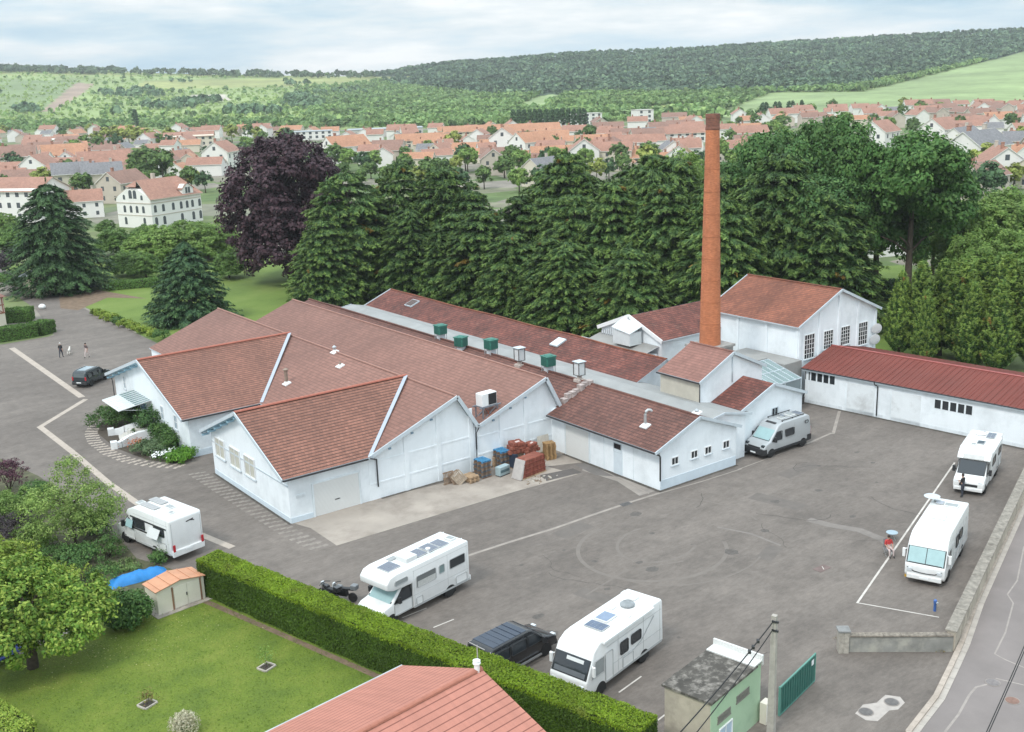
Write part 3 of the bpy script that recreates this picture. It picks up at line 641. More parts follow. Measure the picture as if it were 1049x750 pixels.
# ================================================================ boiler house
t = thing('boiler_house', 'tall white boiler house with orange-brown tiled roof right of the brick chimney', 'boiler house', (96.2, 71.2, 0), 0, 'halls and wings of the factory'); BBH = t; T = Matrix.Translation(-Vector(t.location))
bx0, bx1, by0, by1 = 89.6, 102.8, 71.2, 83.6
mb = MB(); mb.M = T; prof_y(mb, [(bx0, 0), (bx1, 0), (bx1, 7.85), (96.2, 10.62), (bx0, 7.85)], by0, by1)
for y in (71.35, 75.4, 79.4, 83.4): mb.box(bx0-.13, bx0, y-.17, y+.17, 0, 7.8)
for x in (bx0+.18, 93.0, 96.2, 99.5, bx1-.18): mb.box(x-.18, x+.18, by0-.12, by0, 0, 10.3-abs(x-96.2)*.42)
mb.build('wall', WALL, t)
rb = MB(); rb.M = T
roof(rb, [(bx0-.35, by0-.3, 7.8), (96.2, by0-.3, 10.82), (96.2, by1+.3, 10.82), (bx0-.35, by1+.3, 7.8)]); roof(rb, [(96.22, by0-.3, 10.82), (bx1+.45, by0-.3, 7.75), (bx1+.45, by1+.3, 7.75), (96.22, by1+.3, 10.82)]); r = rb.build('roof', [TILE_B, TRIM], t)
c = MB(); c.M = T; ridge_caps(c, (96.2, by0-.3, 10.82), (96.2, by1+.3, 10.82), .13); c.build('ridge_tiles', TILE_B, r)
f = MB(); f.M = T
for y in (by0-.34, by1+.34): f.bar((bx0-.4, y, 7.72), (96.2, y, 10.76), .08, .28); f.bar((96.2, y, 10.76), (bx1+.5, y, 7.68), .08, .28)
f.build('barge_board', TRIM, t)
f = MB(); f.M = T; f.box(bx0-.45, bx0-.33, by0, by1, 7.66, 7.78); f.build('gutter', ZINC, t)
fr = Frame((-t.location.x, 0, 0), (1, 0, 0), (0, -1, 0))
for (xa, ya, xb, yb) in ((824, 343.5, 833.6, 366), (843.8, 339.5, 852.7, 356), (861.4, 335.2, 870, 352), (879.4, 331, 887.7, 352)):
    p = on_y(xa, ya, by0); q = on_y(xb, yb, by0); window(fr, p.x, q.x, min(q.z, p.z-1.9), p.z, t, PANE, WHITEP, 4, 5, .07)
# dishes on the boiler house corner
for (px, py, lab) in ((898.2, 336.8, 'white satellite dish on the boiler house corner, upper of the two'), (896.5, 347.8, 'white satellite dish on the boiler house corner, lower of the two')):
    p = on_y(px, py, 70.75); t2 = thing('satellite_dish', lab, 'satellite dish', (p.x, p.y, p.z), R(-28), 'satellite dishes on the boiler house')
    mb = MB(); mb.M = Matrix.Rotation(R(8), 4, 'X'); prof = [(.02, .03)] + [(.6*k/6, .03-.07*(k/6)**2) for k in range(1, 7)] + [(.58, -.02), (.3, .045), (.02, .06)]
    mb.lathe([(.02, .03), (.35, .02), (.57, -.01), (.6, -.02), (.6, -.05), (.56, -.05), (.02, .0)], (0, 0, 0), 28, 0, 'Y'); mb.build('reflector', plain('dish_white', (.60, .61, .61), .5, .06, 3), t2)
    mb = MB(); mb.tube([(0, -.05, -.5), (0, -.55, -.15)], .02, 6); mb.cbox((0, -.57, -.12), (.1, .14, .1)); mb.build('feed_arm', ZINC, t2)
    mb = MB(); mb.tube([(0, .1, 0), (.0, .35, 0), (-.45, .45, -.1)], .035, 8); mb.build('wall_bracket', ZINC, t2)
# ================================================================ long shed with the red sheet roof
t = thing('long_garage', 'long low white garage with red sheet metal roof along the right side of the yard', 'garage', (89.35, 70.0, 0), R(6.9), 'halls and wings of the factory'); RG = t
Rm = Matrix.Translation(t.location) @ Matrix.Rotation(R(6.9), 4, 'Z'); Ri = Rm.inverted(); Rn = Rm.to_3x3() @ Vector((-1, 0, 0))
LEN = 38.0
def on_r0(px): return (Ri @ on_pl(px, 400, t.location, Rn)).y
mb = MB(); prof_y(mb, [(0, 0), (11.2, 0), (11.2, 3.6), (5.55, 4.78), (0, 3.62)], -LEN, -.05)
for y in [on_r0(x) for x in (865, 911.5)]+[-.3]: mb.box(-.04, 0, y-.15, y+.15, 0, 3.6)
mb.build('wall', WALL, t)
rb = MB(); roof(rb, [(-.35, -LEN-.3, 3.72), (5.55, -LEN-.3, 4.98), (5.55, .25, 4.98), (-.35, .25, 3.72)], .08); roof(rb, [(5.57, -LEN-.3, 4.98), (11.6, -LEN-.3, 3.72), (11.6, .25, 3.72), (5.57, .25, 4.98)], .08); r = rb.build('roof', [REDSHEET, DARK], t)
c = MB(); c.bar((5.56, -LEN-.3, 5.0), (5.56, .25, 5.0), .35, .06); c.build('ridge_cap', plain('ridge_cap_red', (.33, .085, .075), .5, .1, 2), r)
rs = MB()
for i in range(int((LEN+.5)/.62)):
    y = -LEN-.28+i*.62
    rs.bar((-.34, y, 3.735), (5.5, y, 4.985), .09, .06); rs.bar((5.6, y, 4.985), (11.55, y, 3.735), .09, .06)
rs.build('standing_seam', MATS['red_steel_sheet'], r)
f = MB(); f.box(-.43, -.345, -LEN, .2, 3.64, 3.72); f.build('gutter', DARK, t); f = MB(); f.box(-.34, -.28, -LEN, .2, 3.48, 3.62); f.build('fascia', TRIM, t)
fr = Frame((0, 0, 0), (0, 1, 0), (-1, 0, 0))
def on_r(px, py): p = on_pl(px, py, t.location, Rn); return Ri @ p
for n, (xa, ya, xb, yb) in enumerate(((824.3, 381, 855.8, 393), (957.1, 409.2, 996.6, 424.6))):
    p = on_r(xa, ya); q = on_r(xb, yb); y0, y1 = q.y, p.y; z1 = (p.z+q.z+.85)/2; w = (y1-y0)/5
    for i in range(5): window(fr, y0+w*i+.06, y0+w*(i+1)-.06, z1-.9, z1, t, PANE, WALLB, 1, 1, .025, False, depth=.03)
for xa, xb in ((868, 896), (914, 944)):
    ya, yb = on_r(xa, 400).y, on_r(xb, 405).y; mb = MB(); fr.box(mb, min(ya, yb), max(ya, yb), .02, 3.0, .002, .02); mb.build('roller_door', plain('scuffed_white_door', (.76, .80, .82), .6, .04, 1, dirt=(.45, .46, .46), dirt_amt=.7, dscale=.5), t)
p = on_r(899.5, 400); pipe(t, [(-.4, p.y+.25, 3.6), (-.3, p.y+.2, 3.35), (-.1, p.y, 3.2), (-.1, p.y, .2)], .06)
mb = MB(); fr.box(mb, -LEN+.1, -.1, 0, .35, 0, .02); mb.build('plinth', WALLB, t)
# ================================================================ house with the white lantern
t = thing('lantern_house', 'hipped red-roofed building with white roof lantern and corrugated lean-to, left of the chimney', 'factory block', (86.5, 87, 0), 0, 'halls and wings of the factory'); T = Matrix.Translation(-Vector(t.location))
mb = MB(); mb.M = T; prof_x(mb, [(82.2, 0), (91.8, 0), (91.8, 5.9), (87, 7.75), (82.2, 5.9)], 80.7, 94.0); mb.build('wall', WALL, t)
rb = MB(); rb.M = T; roof(rb, [(80.5, 81.85, 5.98), (94.2, 81.85, 5.98), (94.2, 87, 8.0), (80.5, 87, 8.0)]); roof(rb, [(80.5, 87.02, 8.0), (94.2, 87.02, 8.0), (94.2, 92.2, 5.95), (80.5, 92.2, 5.95)]); rb.build('roof', [TILE_R, TRIM], t)
f = MB(); f.M = T; f.bar((80.4, 81.8, 5.9), (80.4, 87, 7.95), .1, .42); f.bar((80.4, 87, 7.95), (80.4, 92.2, 5.9), .1, .42); f.build('barge_board', WHITEP, t)
l = MB(); l.M = T; l.box(78.6, 80.35, 84.9, 87.6, 5.2, 6.6); roof(l, [(78.5, 84.8, 6.62), (80.35, 84.8, 7.2), (80.35, 87.7, 7.75), (78.5, 87.7, 7.0)], .1, 0, 0); l.build('roof_lantern', plain('lantern_glass_white', (.62, .67, .68), .3, .05, 2), t)
l = MB(); l.M = T
for i in range(12): y = 87.9+i*.32; l.bar((80.35, y, 5.15), (80.35, y, 7.4-(y-87)*.4), .1, .06)
l.bar((80.3, 87.8, 5.15), (80.3, 91.6, 5.15), .1); l.build('louvre', ZINC, t)
l = MB(); l.M = T; roof(l, [(77.3, 82.5, 4.5), (80.6, 82.5, 5.3), (80.6, 92, 5.3), (77.3, 92, 4.5)], .06); l.box(77.5, 80.5, 82.6, 91.9, 0, 4.45, 1); l.build('lean_to', [FIBRO, WALLB], t)
# ================================================================ brick chimney
cx_, cy_, ct_ = 79.5, 74.1, 29.75
t = thing('factory_chimney', 'tall orange brick factory chimney', 'chimney', (cx_, cy_, 0))
mb = MB(); mb.box(-1.7, 1.7, -1.55, 1.55, 0, 7.0); mb.box(-1.85, 1.85, -1.7, 1.7, 7.0, 7.25); mb.build('base', plain('grey_chimney_base', (.30, .29, .275), .9, .2, 1.5), t)
r0, r1, zb = 1.06, .66, 7.25
prof = [(r0+(r1-r0)*k/20, zb+(ct_-1.5-zb)*k/20) for k in range(21)]
def brick_cyl(name, prof, mat, n=40):
    o = MB(); o.lathe(prof, (0, 0, 0), n, 0); ob = o.build(name, mat, t)
    me = ob.data; uvl = me.uv_layers[0].data
    for p in me.polygons:                                          # wrap the bond round the shaft
        c = p.center; a0 = math.atan2(c.y, c.x)
        for li in p.loop_indices:
            v = me.vertices[me.loops[li].vertex_index].co; a = math.atan2(v.y, v.x); a = a0+((a-a0+math.pi) % (2*math.pi)-math.pi)
            uvl[li].uv = (a*.85, v.z)
    me.shade_smooth(); me.set_sharp_from_angle(angle=R(30)); return ob
brick_cyl('shaft', prof, BRICK)
brick_cyl('crown', [(r1+.002, ct_-1.5), (r1+.035, ct_-1.45), (r1+.035, ct_-1.25), (r1-.005, ct_-1.2), (r1+.01, ct_-.45), (r1+.04, ct_-.38), (r1+.04, ct_), (r1-.25, ct_), (r1-.26, ct_-1.2)], BRICKD)
hb = MB()
for k in range(1, 9): z = zb+(ct_-3-zb)*k/9; rr = r0+(r1-r0)*(z-zb)/(ct_-1.5-zb)+.012; hb.lathe([(rr, z-.03), (rr+.01, z-.025), (rr+.01, z+.025), (rr, z+.03)], (0, 0, 0), 32)
hb.build('iron_hoop', plain('rusty_hoop', (.33, .115, .050), .8, .2, 3), t)
# ================================================================ things standing on the roofs
def lz(x): return 4.0+(x-61.2)*.375
def cooler(x, y, label, lean=0):
    t = thing('roof_cooler', label, 'air cooler', (x, y, lz(x)), R(lean), 'green coolers on the annex roof', .9); mb = MB()
    mb.box(-.62, .62, -.62, .62, .45, 1.55); b = mb.build('housing', GREENT, t, bevel=.07, weld=True)
    mb = MB()
    for s in (-1, 1):
        for i in range(7): mb.box(-.5, .5, s*.63-.012, s*.63+.012, .6+i*.12, .66+i*.12); mb.box(s*.63-.012, s*.63+.012, -.5, .5, .6+i*.12, .66+i*.12)
    mb.build('louvre', plain('green_louvre', (.02, .105, .085), .6, .1, 2), t)
    mb = MB(); mb.box(-.68, .68, -.68, .68, 1.5, 1.6); mb.lathe([(.5, 1.6), (.45, 1.68), (.02, 1.7)], (0, 0, 0), 16); mb.build('lid', GREENT, t)
    mb = MB()
    for sx in (-1, 1):
        for sy in (-1, 1): mb.bar((sx*.52, sy*.52, .46), (sx*.52, sy*.52, -.25), .07)
    mb.build('stand', ZINC, t)
    mb = MB(); mb.box(-.4, .4, -.4, .4, -.2, .45); mb.build('duct', TRIM, t); return t
for (px, lab, ln) in ((455, 'green louvred cooler on the tiled roof, farthest of the four', 0), (477, 'tilted green cooler with rounded housing, second farthest on the tiled roof', 20), (508.5, 'green louvred cooler third along the tiled roof, left of the white vent stacks', 4), (569.5, 'green louvred cooler between the two white vent stacks', -3)):
    y_ = {455: 101.9, 477: 96.6, 508.5: 92.2, 569.5: 82.5}[px]; cooler(65.45 if px != 477 else 64.6, y_, lab, ln)
def vent(x, y, label):
    t = thing('roof_vent_stack', label, 'roof vent', (x, y, lz(x)), 0, 'white vent stacks on the annex roof', .88); mb = MB()
    mb.lathe([(.42, -.2), (.36, .35), (.30, .6)], (0, 0, 0), 4); mb.box(-.48, .48, -.48, .48, -.25, .12); mb.build('base', plain('vent_base_render', (.50, .44, .40), .9, .15, 3), t)
    mb = MB(); mb.box(-.40, .40, -.40, .40, .6, 1.9); mb.build('stack', plain('vent_grey_white', (.62, .65, .66), .6, .05, 2), t)
    mb = MB()
    for a, b in ((-1, -1), (1, -1), (1, 1), (-1, 1)): mb.bar((a*.44, b*.44, .55), (a*.44, b*.44, 2.05), .07)
    for z in (.6, 2.02):
        for i in range(4): a, b = ((-1, -1), (1, -1), (1, 1), (-1, 1))[i], ((1, -1), (1, 1), (-1, 1), (-1, -1))[i]; mb.bar((a[0]*.44, a[1]*.44, z), (b[0]*.44, b[1]*.44, z), .06)
    mb.build('frame', plain('dark_vent_frame', (.09, .085, .085), .6, .1, 2), t)
    mb = MB(); mb.box(-.56, .56, -.56, .56, 2.05, 2.12); mb.build('cap', TRIM, t)
vent(64.9, 86.5, 'white vent stack with dark corner frame, between two green coolers'); vent(65.3, 77.6, 'white vent stack with dark corner frame, nearest the white gable')
t = thing('air_conditioner', 'white box air conditioner on a steel stand on the hall roof', 'air conditioner', (53.85, 76.9, 4.80), R(4))
mb = MB(); mb.box(-.85, .85, -.45, .45, .85, 2.0); mb.build('housing', WHITEP, t, weld=True, bevel=.04)
mb = MB(); mb.box(-.12, .78, -.475, -.452, .93, 1.92)
for i in range(9): mb.box(-.12, .78, -.49, -.475, .96+i*.105, .99+i*.105, 1)
mb.build('grille', [plain('grille_black', (.02, .021, .023), .6, .2, 3), PLAST], t)
mb = MB()
for x in (-.85, .85):
    for y in (-.5, .5): mb.bar((x, y, .85), (x, y, -.75 if x < 0 else 0.05), .09)
    mb.bar((x, -.6, .82), (x, .6, .82), .09)
for y in (-.5, .5): mb.bar((-1.2, y, .80), (1.2, y, .80), .1); mb.bar((-.85, y, -.35), (.85, y, .78), .06)
mb.build('stand', plain('galvanised_stand', (.22, .25, .29), .5, .1, 3, .4), t)
mb = MB(); mb.tube([(-.3, -.2, .85), (-.35, -.3, .5), (-.2, -.5, .3), (-.2, -.5, .0)], .05, 6); mb.build('pipe', RUST, t)
def roof_pipe(x, y, z, h, r, label, kind):
    t = thing('roof_flue', label, 'flue', (x, y, z), 0, 'flues and vents through the tiled roofs'); mb = MB()
    if kind == 'bend':
        mb.tube([(0, 0, -.3), (0, 0, h*.75), (.05, -.03, h*.9), (.22, -.1, h), (.42, -.2, h*.98), (.5, -.24, h*.9)], r, 10)
    else: mb.tube([(0, 0, -.4), (0, 0, h)], r, 12)
    mb.build('pipe', plain('flue_metal', (.52, .53, .53), .35, .1, 3, .5) if kind != 'brown' else plain('brown_flue', (.25, .19, .15), .7, .2, 3), t, smooth=R(35), weld=True)
    mb = MB(); mb.cbox((0, 0, .05), (.7, .8, .14), 0, 0, 0, -.35); mb.lathe([(r*2, .05), (r*1.15, .28)], (0, 0, 0), 10); mb.build('flashing', WHITEP, t)
    if kind != 'bend':
        mb = MB(); mb.lathe([(r*1.6, h-.05), (r*1.7, h+.05), (.02, h+.22)], (0, 0, 0), 12); mb.build('cowl', ZINC if kind != 'brown' else MATS['brown_flue'], t)
roof_pipe(62.3, 65.4, 4.46, 1.45, .13, 'shiny bent flue pipe on the low annex roof', 'bend')
roof_pipe(44.3, 97.5, 5.18, 1.45, .17, 'tall grey-brown flue pipe with white flashing on the pink roof', 'brown')
roof_pipe(50.0, 97.9, 7.3, .55, .13, 'short white capped vent near the pink ridge', 'cap')
roof_pipe(48.6, 94.2, 6.8, .3, .08, 'small dark vent below the pink ridge', 'brown')
roof_pipe(67.0, 63.9, 4.95, .25, .12, 'small white vent near the annex gable', 'cap')
# ================================================================ yard, drive, street and lawns: sheets a few mm above each other
def gp(*q): return [(at(a, b).x, at(a, b).y) for a, b in q]
yard = [(27.0, 66), (33.8, 34), (46.0, 24), (52, 22), (56, 30), (60, 33.0), (110, 52.5), (110, 70), (92, 76), (60, 80), (48.5, 120), (48.3, 152), (48.1, 186), (48.2, 235), (44, 235), (42.2, 186), (39, 163), (30, 162.5), (-30, 175), (-40, 110), (4, 95), (14, 84), (22.5, 72.2)]
sheet('parking_lot', yard, .004, ASPH)
# street along the right, with kerb
kl = [at(a, b) for a, b in ((927.5, 750), (955.8, 713.8), (971, 683), (982.5, 658.5), (997.7, 616.5))]
kl = [Vector((41.5, 25.0, 0)), Vector((44.2, 26.9, 0))] + [Vector((v.x, v.y, 0)) for v in kl]
dv = Vector((.9345, .356, 0)); e = kl[-1]; kl += [e+dv*k for k in (4, 8, 12, 16, 22, 30, 45, 70)]
kr = []
for i, p in enumerate(kl):
    d = (kl[min(i+1, len(kl)-1)]-kl[max(0, i-1)]).normalized(); kr.append(p+Vector((d.y, -d.x, 0))*.62)
ko = []
for i, p in enumerate(kr):
    d = (kr[min(i+1, len(kr)-1)]-kr[max(0, i-1)]).normalized(); ko.append(p+Vector((d.y, -d.x, 0))*9.0)
sheet('street', [(p.x, p.y) for p in kr]+[(p.x, p.y) for p in ko[::-1]], .006, ROADM)
sheet('street_verge', [(p.x, p.y) for p in ko]+[(160, 30), (160, -40), (30, -40)], .005, PARKG)
mb = MB()
for i in range(len(kl)-1):
    n = max(1, int((kl[i+1]-kl[i]).length/1.0))
    for j in range(n):
        a = kl[i].lerp(kl[i+1], j/n); b = kl[i].lerp(kl[i+1], (j+.985)/n); c = kr[i].lerp(kr[i+1], j/n); d = kr[i].lerp(kr[i+1], (j+.985)/n)
        c1 = a.lerp(c, .48); d1 = b.lerp(d, .48)
        up = Vector((0, 0, .13)); lo = Vector((0, 0, .03))
        mb.add([a+up, c1+up, d1+up, b+up]); mb.add([c1+up, c1+lo, d1+lo, d1+up]); mb.add([a, a+up, b+up, b]); mb.add([c1+lo, c+lo, d+lo, d1+lo], 1); mb.add([c+lo, c, d, d+lo], 1); mb.add([a, c1, c1+up, a+up]); mb.add([b+up, d1+up, d1, b])
struct(mb.build('kerb', [KERB, plain('gutter_stone', (.40, .36, .32), .9, .12, 1.5)]))
# dirt strip between street wall and kerb
wa, wb = Vector((55.40, 31.80, 0)), Vector((110, 52.7, 0))
st = [(wa.x-.2, wa.y-.1), (110, 52.6)] + [(p.x, p.y) for p in kl[::-1][1:9]]
sheet('verge', [(55.2, 31.9), (112, 53.2), (112, 52.2)]+[(kl[i].x, kl[i].y) for i in (12, 11, 10, 9, 8, 7, 6, 5)], .008, plain('dirty_verge', (.20, .155, .12), .95, .3, 1.2, dirt=(.33, .29, .25), dirt_amt=.6, dscale=.6, bmp=.4))
# concrete apron along the gables
sheet('concrete_apron', gp((300, 536), (386, 511), (458, 494), (569, 459), (583, 463.5), (603, 473), (560, 478), (592, 486), (530, 503), (440, 530), (345, 559), (318, 541)), .008, APRON)
sheet('asphalt_patch', gp((603, 473.5), (672, 503), (655, 508), (632, 493), (596, 482)), .010, plain('pale_worn_patch', (.30, .265, .235), .9, .16, .5, dirt=(.17, .155, .145), dirt_amt=.8, dscale=.3))
sheet('asphalt_patch', gp((553, 487), (587, 480), (596, 484), (560, 493)), .014, PATCHD)
sheet('asphalt_patch', gp((588, 476), (605, 474), (640, 489), (610, 487)), .014, plain('damp_patch', (.15, .135, .125), .8, .15, .8))
# pale paver lines of the old drive
mb = MB(); ribbon(mb, gp((12, 356.5), (84, 407)), .75, .009); ribbon(mb, gp((88, 409), (41, 437.5)), .6, .011); ribbon(mb, gp((40.5, 437), (74, 463), (110, 494), (158, 528), (238, 561)), .62, .013)
struct(mb.build('paver_line', PAVER))
# white bay lines and the seams of the yard
mb = MB()
ribbon(mb, gp((978, 474), (878, 618)), .14, .010); ribbon(mb, gp((878, 617.6), (962, 632.5)), .10, .012)
for a, b in (((444, 643), (465, 634.5)), ((480, 658), (499, 648)), ((634, 709.5), (657, 693)), ((665, 745), (688, 727)), ((560, 700), (580, 690)), ((412, 633), (437, 623))): ribbon(mb, gp(a, b), .10, .010)
struct(mb.build('bay_line', LINE))
mb = MB()
ribbon(mb, gp((474, 571), (520, 556), (569, 541), (600, 530), (641, 516), (676, 505)), .28, .007); ribbon(mb, gp((676, 505.3), (720, 493), (760, 480.2)), .16, .007)
ribbon(mb, gp((826, 455), (852, 443.6)), .26, .0075); ribbon(mb, gp((853.5, 444.5), (860, 421)), .30, .0085); ribbon(mb, gp((756, 481), (826, 455)), .12, .0062)
ribbon(mb, gp((600, 473), (665, 506)), .14, .016)
struct(mb.build('yard_seam', plain('seam_concrete', (.285, .25, .22), .9, .16, 1.2)))
mb = MB()
def arc(c, r, a0, a1, w, z, e=1.0, ph=0):
    pts = []
    for k in range(40):
        a = a0+(a1-a0)*k/39; x, y = r*math.cos(a), r*e*math.sin(a); pts.append((c[0]+x*math.cos(ph)-y*math.sin(ph), c[1]+x*math.sin(ph)+y*math.cos(ph)))
    ribbon(mb, pts, w, z)
c0 = at(668, 562); c1 = at(668, 560)
arc((c0.x, c0.y), 5.6, R(95), R(330), .30, .0068, .93); arc((c1.x+.7, c1.y+.2), 3.5, R(60), R(290), .22, .0072, .78, .3); arc((c0.x+3, c0.y+1), 7.2, R(-20), R(60), .2, .0078); arc((c0.x+1.5, c0.y-1.5), 6.6, R(180), R(300), .15, .0084, .8); ribbon(mb, gp((600, 610), (640, 585), (700, 575)), .16, .0088)
struct(mb.build('tyre_marks', TYREM))
mb = MB(); ribbon(mb, gp((828, 532), (850, 538), (880, 543), (905, 553), (915, 562)), .8, .0066); ribbon(mb, gp((735, 540), (770, 547), (800, 559)), .22, .007)
struct(mb.build('scuff_marks', plain('scuff_pale', (.195, .172, .155), .9, .12, 1.5)))
# grime along the wall feet, cracks and oil spots of the yard
mb = MB()
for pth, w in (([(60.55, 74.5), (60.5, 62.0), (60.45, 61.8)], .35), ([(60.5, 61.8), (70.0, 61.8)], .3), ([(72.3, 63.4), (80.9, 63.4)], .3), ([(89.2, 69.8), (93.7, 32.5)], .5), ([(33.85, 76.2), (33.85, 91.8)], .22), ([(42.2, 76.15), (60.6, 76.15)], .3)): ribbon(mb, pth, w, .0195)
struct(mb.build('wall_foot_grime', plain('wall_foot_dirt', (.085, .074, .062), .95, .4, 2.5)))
mb = MB(); rnd = random.Random(21)
for i in range(16):
    x, y = rnd.uniform(36, 84), rnd.uniform(38, 64); 
    if x > 58 and y < 38+(x-58)*.4: continue
    a = rnd.uniform(0, 6.28); pts = []
    for k in range(rnd.randrange(7, 15)): pts.append((x, y)); a += rnd.uniform(-.6, .6); x += math.cos(a)*.55; y += math.sin(a)*.55
    ribbon(mb, pts, rnd.uniform(.03, .06), .0092+i*.0003)
struct(mb.build('asphalt_cracks', plain('crack_dark', (.075, .066, .06), .95, .3, 3)))
mb = MB()
for i in range(26):
    x, y, r = rnd.uniform(34, 84), rnd.uniform(40, 62), rnd.uniform(.12, .55)
    if x > 58 and y < 38+(x-58)*.4: continue
    n = 14; e = rnd.uniform(.5, 1); mb.add([(x+r*rnd.uniform(.7, 1.15)*math.cos(2*math.pi*k/n), y+r*e*rnd.uniform(.7, 1.15)*math.sin(2*math.pi*k/n), .0085+i*.00005) for k in range(n)])
struct(mb.build('oil_stains', plain('oil_stain', (.098, .086, .077), .8, .25, 4)))
mb = MB()
for x, y, w, h, a in ((50, 60.5, 3.2, 1.5, .1), (66, 54, 1.6, 4.5, .2), (58, 48, 2.6, 1.2, .35), (73, 57.5, 4.5, 1.4, .05), (44, 51, 1.2, 3.0, .25)):
    q = [(x+px*math.cos(a)-py*math.sin(a), y+px*math.sin(a)+py*math.cos(a), .0062) for px, py in ((-w/2, -h/2), (w/2, -h/2), (w/2, h/2), (-w/2, h/2))]; mb.add(q)
struct(mb.build('repair_patches', plain('repair_asphalt', (.138, .120, .107), .9, .12, 1.2)))
# dotted paver strips round the beds (stone setts with gaps)
mb = MB()
def setts(path, w, z, step=.95):
    P = [Vector((a[0], a[1], 0)) for a in path]; acc = 0; rnd = random.Random(4)
    for a, b in zip(P, P[1:]):
        d = (b-a); Ln = d.length; d.normalize(); n = Vector((-d.y, d.x, 0)); t = acc
        while t < Ln:
            for k in (-1, 0, 1):
                c = a+d*(t+k*.15)+n*(k*w*.33); hw = .13+rnd.random()*.07; ll = w*.15+rnd.random()*.05
                q = [c-d*hw-n*ll, c+d*hw-n*ll, c+d*hw+n*ll, c-d*hw+n*ll]; mb.add([(p.x, p.y, z+.002*(k+1)) for p in q])
            t += step
        acc = t-Ln
setts(gp((100, 432), (93, 443), (97, 453), (112, 464), (132, 472), (155, 476), (185, 478)), 1.3, .010, .85)
struct(mb.build('stone_setts', PAVER)); mb = MB()
setts(gp((202, 485), (250, 516), (300, 548), (330, 562)), 1.5, .010, .85)
struct(mb.build('stone_setts', SETTF))
# lawns
sheet('garden_lawn', [(34.3, 35), (24.0, 70.4), (20, 72.5), (5, 78), (-10, 60), (0, 30), (20, 10), (34, 20)], .012, LAWN)
sheet('garden_path', gp((18, 672), (72, 648), (70, 644), (15, 664)), .018, CONC)
sheet('earth_strip', [(23.3, 69.3), (25.75, 59.7), (27.95, 51.0), (32.4, 34.9), (32.0, 34.8), (27.5, 51.0), (25.3, 59.7), (22.9, 69.0)], .017, EARTH)
sheet('garden_border', gp((-40, 470), (0, 470), (40, 488), (95, 530), (122, 552), (140, 572), (205, 592), (205, 610), (140, 612), (100, 605), (-40, 640)), .015, plain('planting_soil', (.085, .085, .045), .95, .4, 1.5, bmp=.5))
sheet('park_lawn', [(48.6, 240), (48.6, 152), (50, 131), (64, 131), (75, 132), (80, 128), (100, 150), (100, 200), (75, 225)], .010, PARKG)
sheet('back_lawn', [(103, 71), (109, 69), (150, 75), (165, 110), (140, 125), (112, 100)], .010, PARKG)
sheet('bare_ground', gp((62, 316), (80, 318), (110, 305), (150, 306), (100, 297), (60, 300)), .016, EARTH)
# drains and covers
def cover(px, py, r, label, m, pad=None):
    p = at(px, py); t = thing('manhole_cover', label, 'manhole cover', (p.x, p.y, .012), 0, 'manhole covers')
    mb = MB(); mb.lathe([(r, -.012), (r, .012), (r-.05, .014), (.02, .014)], (0, 0, 0), 28); mb.build('rim', plain('cast_iron_rim', (.24, .21, .19), .7, .2, 4), t)
    mb = MB(); mb.lathe([(r-.06, .0), (r-.06, .02), (.02, .021)], (0, 0, 0), 24)
    for k in range(-3, 4): ll = math.sqrt(max(0, (r-.1)**2-(k*r/4.2)**2)); mb.box(-ll, ll, k*r/4.2-.02, k*r/4.2+.02, .02, .03)
    mb.build('lid', m, t)
IRON = plain('cast_iron', (.13, .12, .115), .6, .25, 5); IRONR = plain('rusty_iron', (.22, .13, .10), .7, .2, 5)
cover(887, 729.5, .42, 'iron manhole cover on the pale concrete pad, nearer the camera', IRON); cover(913.5, 719.5, .42, 'iron manhole cover on the pale concrete pad, farther from the camera', IRON)
cover(1017, 699.5, .42, 'grey manhole cover in the street beside the cracks', plain('grey_iron', (.20, .18, .175), .7, .2, 5)); cover(1037, 718, .42, 'reddish manhole cover in the street', IRONR)
sheet('concrete_pad', gp((876, 731), (887, 738), (899, 739), (911, 728), (920, 727), (927, 720), (922, 714), (907, 712), (898, 720), (884, 722)), .009, plain('pad_concrete', (.39, .35, .32), .9, .15, 2))
t = thing('drain_grate', 'small dark drain grate on the yard seam', 'drain', (at(641, 516.5).x, at(641, 516.5).y, .01)); mb = MB(); mb.box(-.5, .5, -.3, .3, 0, .012); mb.build('frame', IRON, t); mb = MB()
for k in range(7): mb.box(-.44+k*.135, -.38+k*.135, -.25, .25, .012, .02)
mb.build('bars', plain('grate_bars', (.05, .05, .05), .6, .2, 4), t)
t = thing('drain_grate', 'dark reddish square drain grate in the middle of the yard', 'drain', (at(843, 582).x, at(843, 582).y, .01)); mb = MB(); mb.box(-.7, .5, -.35, .35, 0, .008); mb.build('frame', plain('red_brown_patch', (.155, .11, .10), .8, .2, 2), t); mb = MB()
mb.cbox((.0, 0, .012), (.5, .05, .006), .9); mb.build('bars', LINE, t)
# cracks filled with pale sealant on the street
mb = MB()
ribbon(mb, gp((1049, 560), (1042, 595), (1032, 609), (1038, 618), (1030, 648), (1019, 670), (1030, 676), (1049, 684)), .10, .010); ribbon(mb, gp((968, 750), (982, 732), (993, 712), (1000, 704), (1012, 701)), .13, .010); ribbon(mb, gp((1020, 695), (1049, 702)), .10, .010)
struct(mb.build('road_seal', plain('crack_sealant', (.30, .265, .24), .8, .15, 2)))
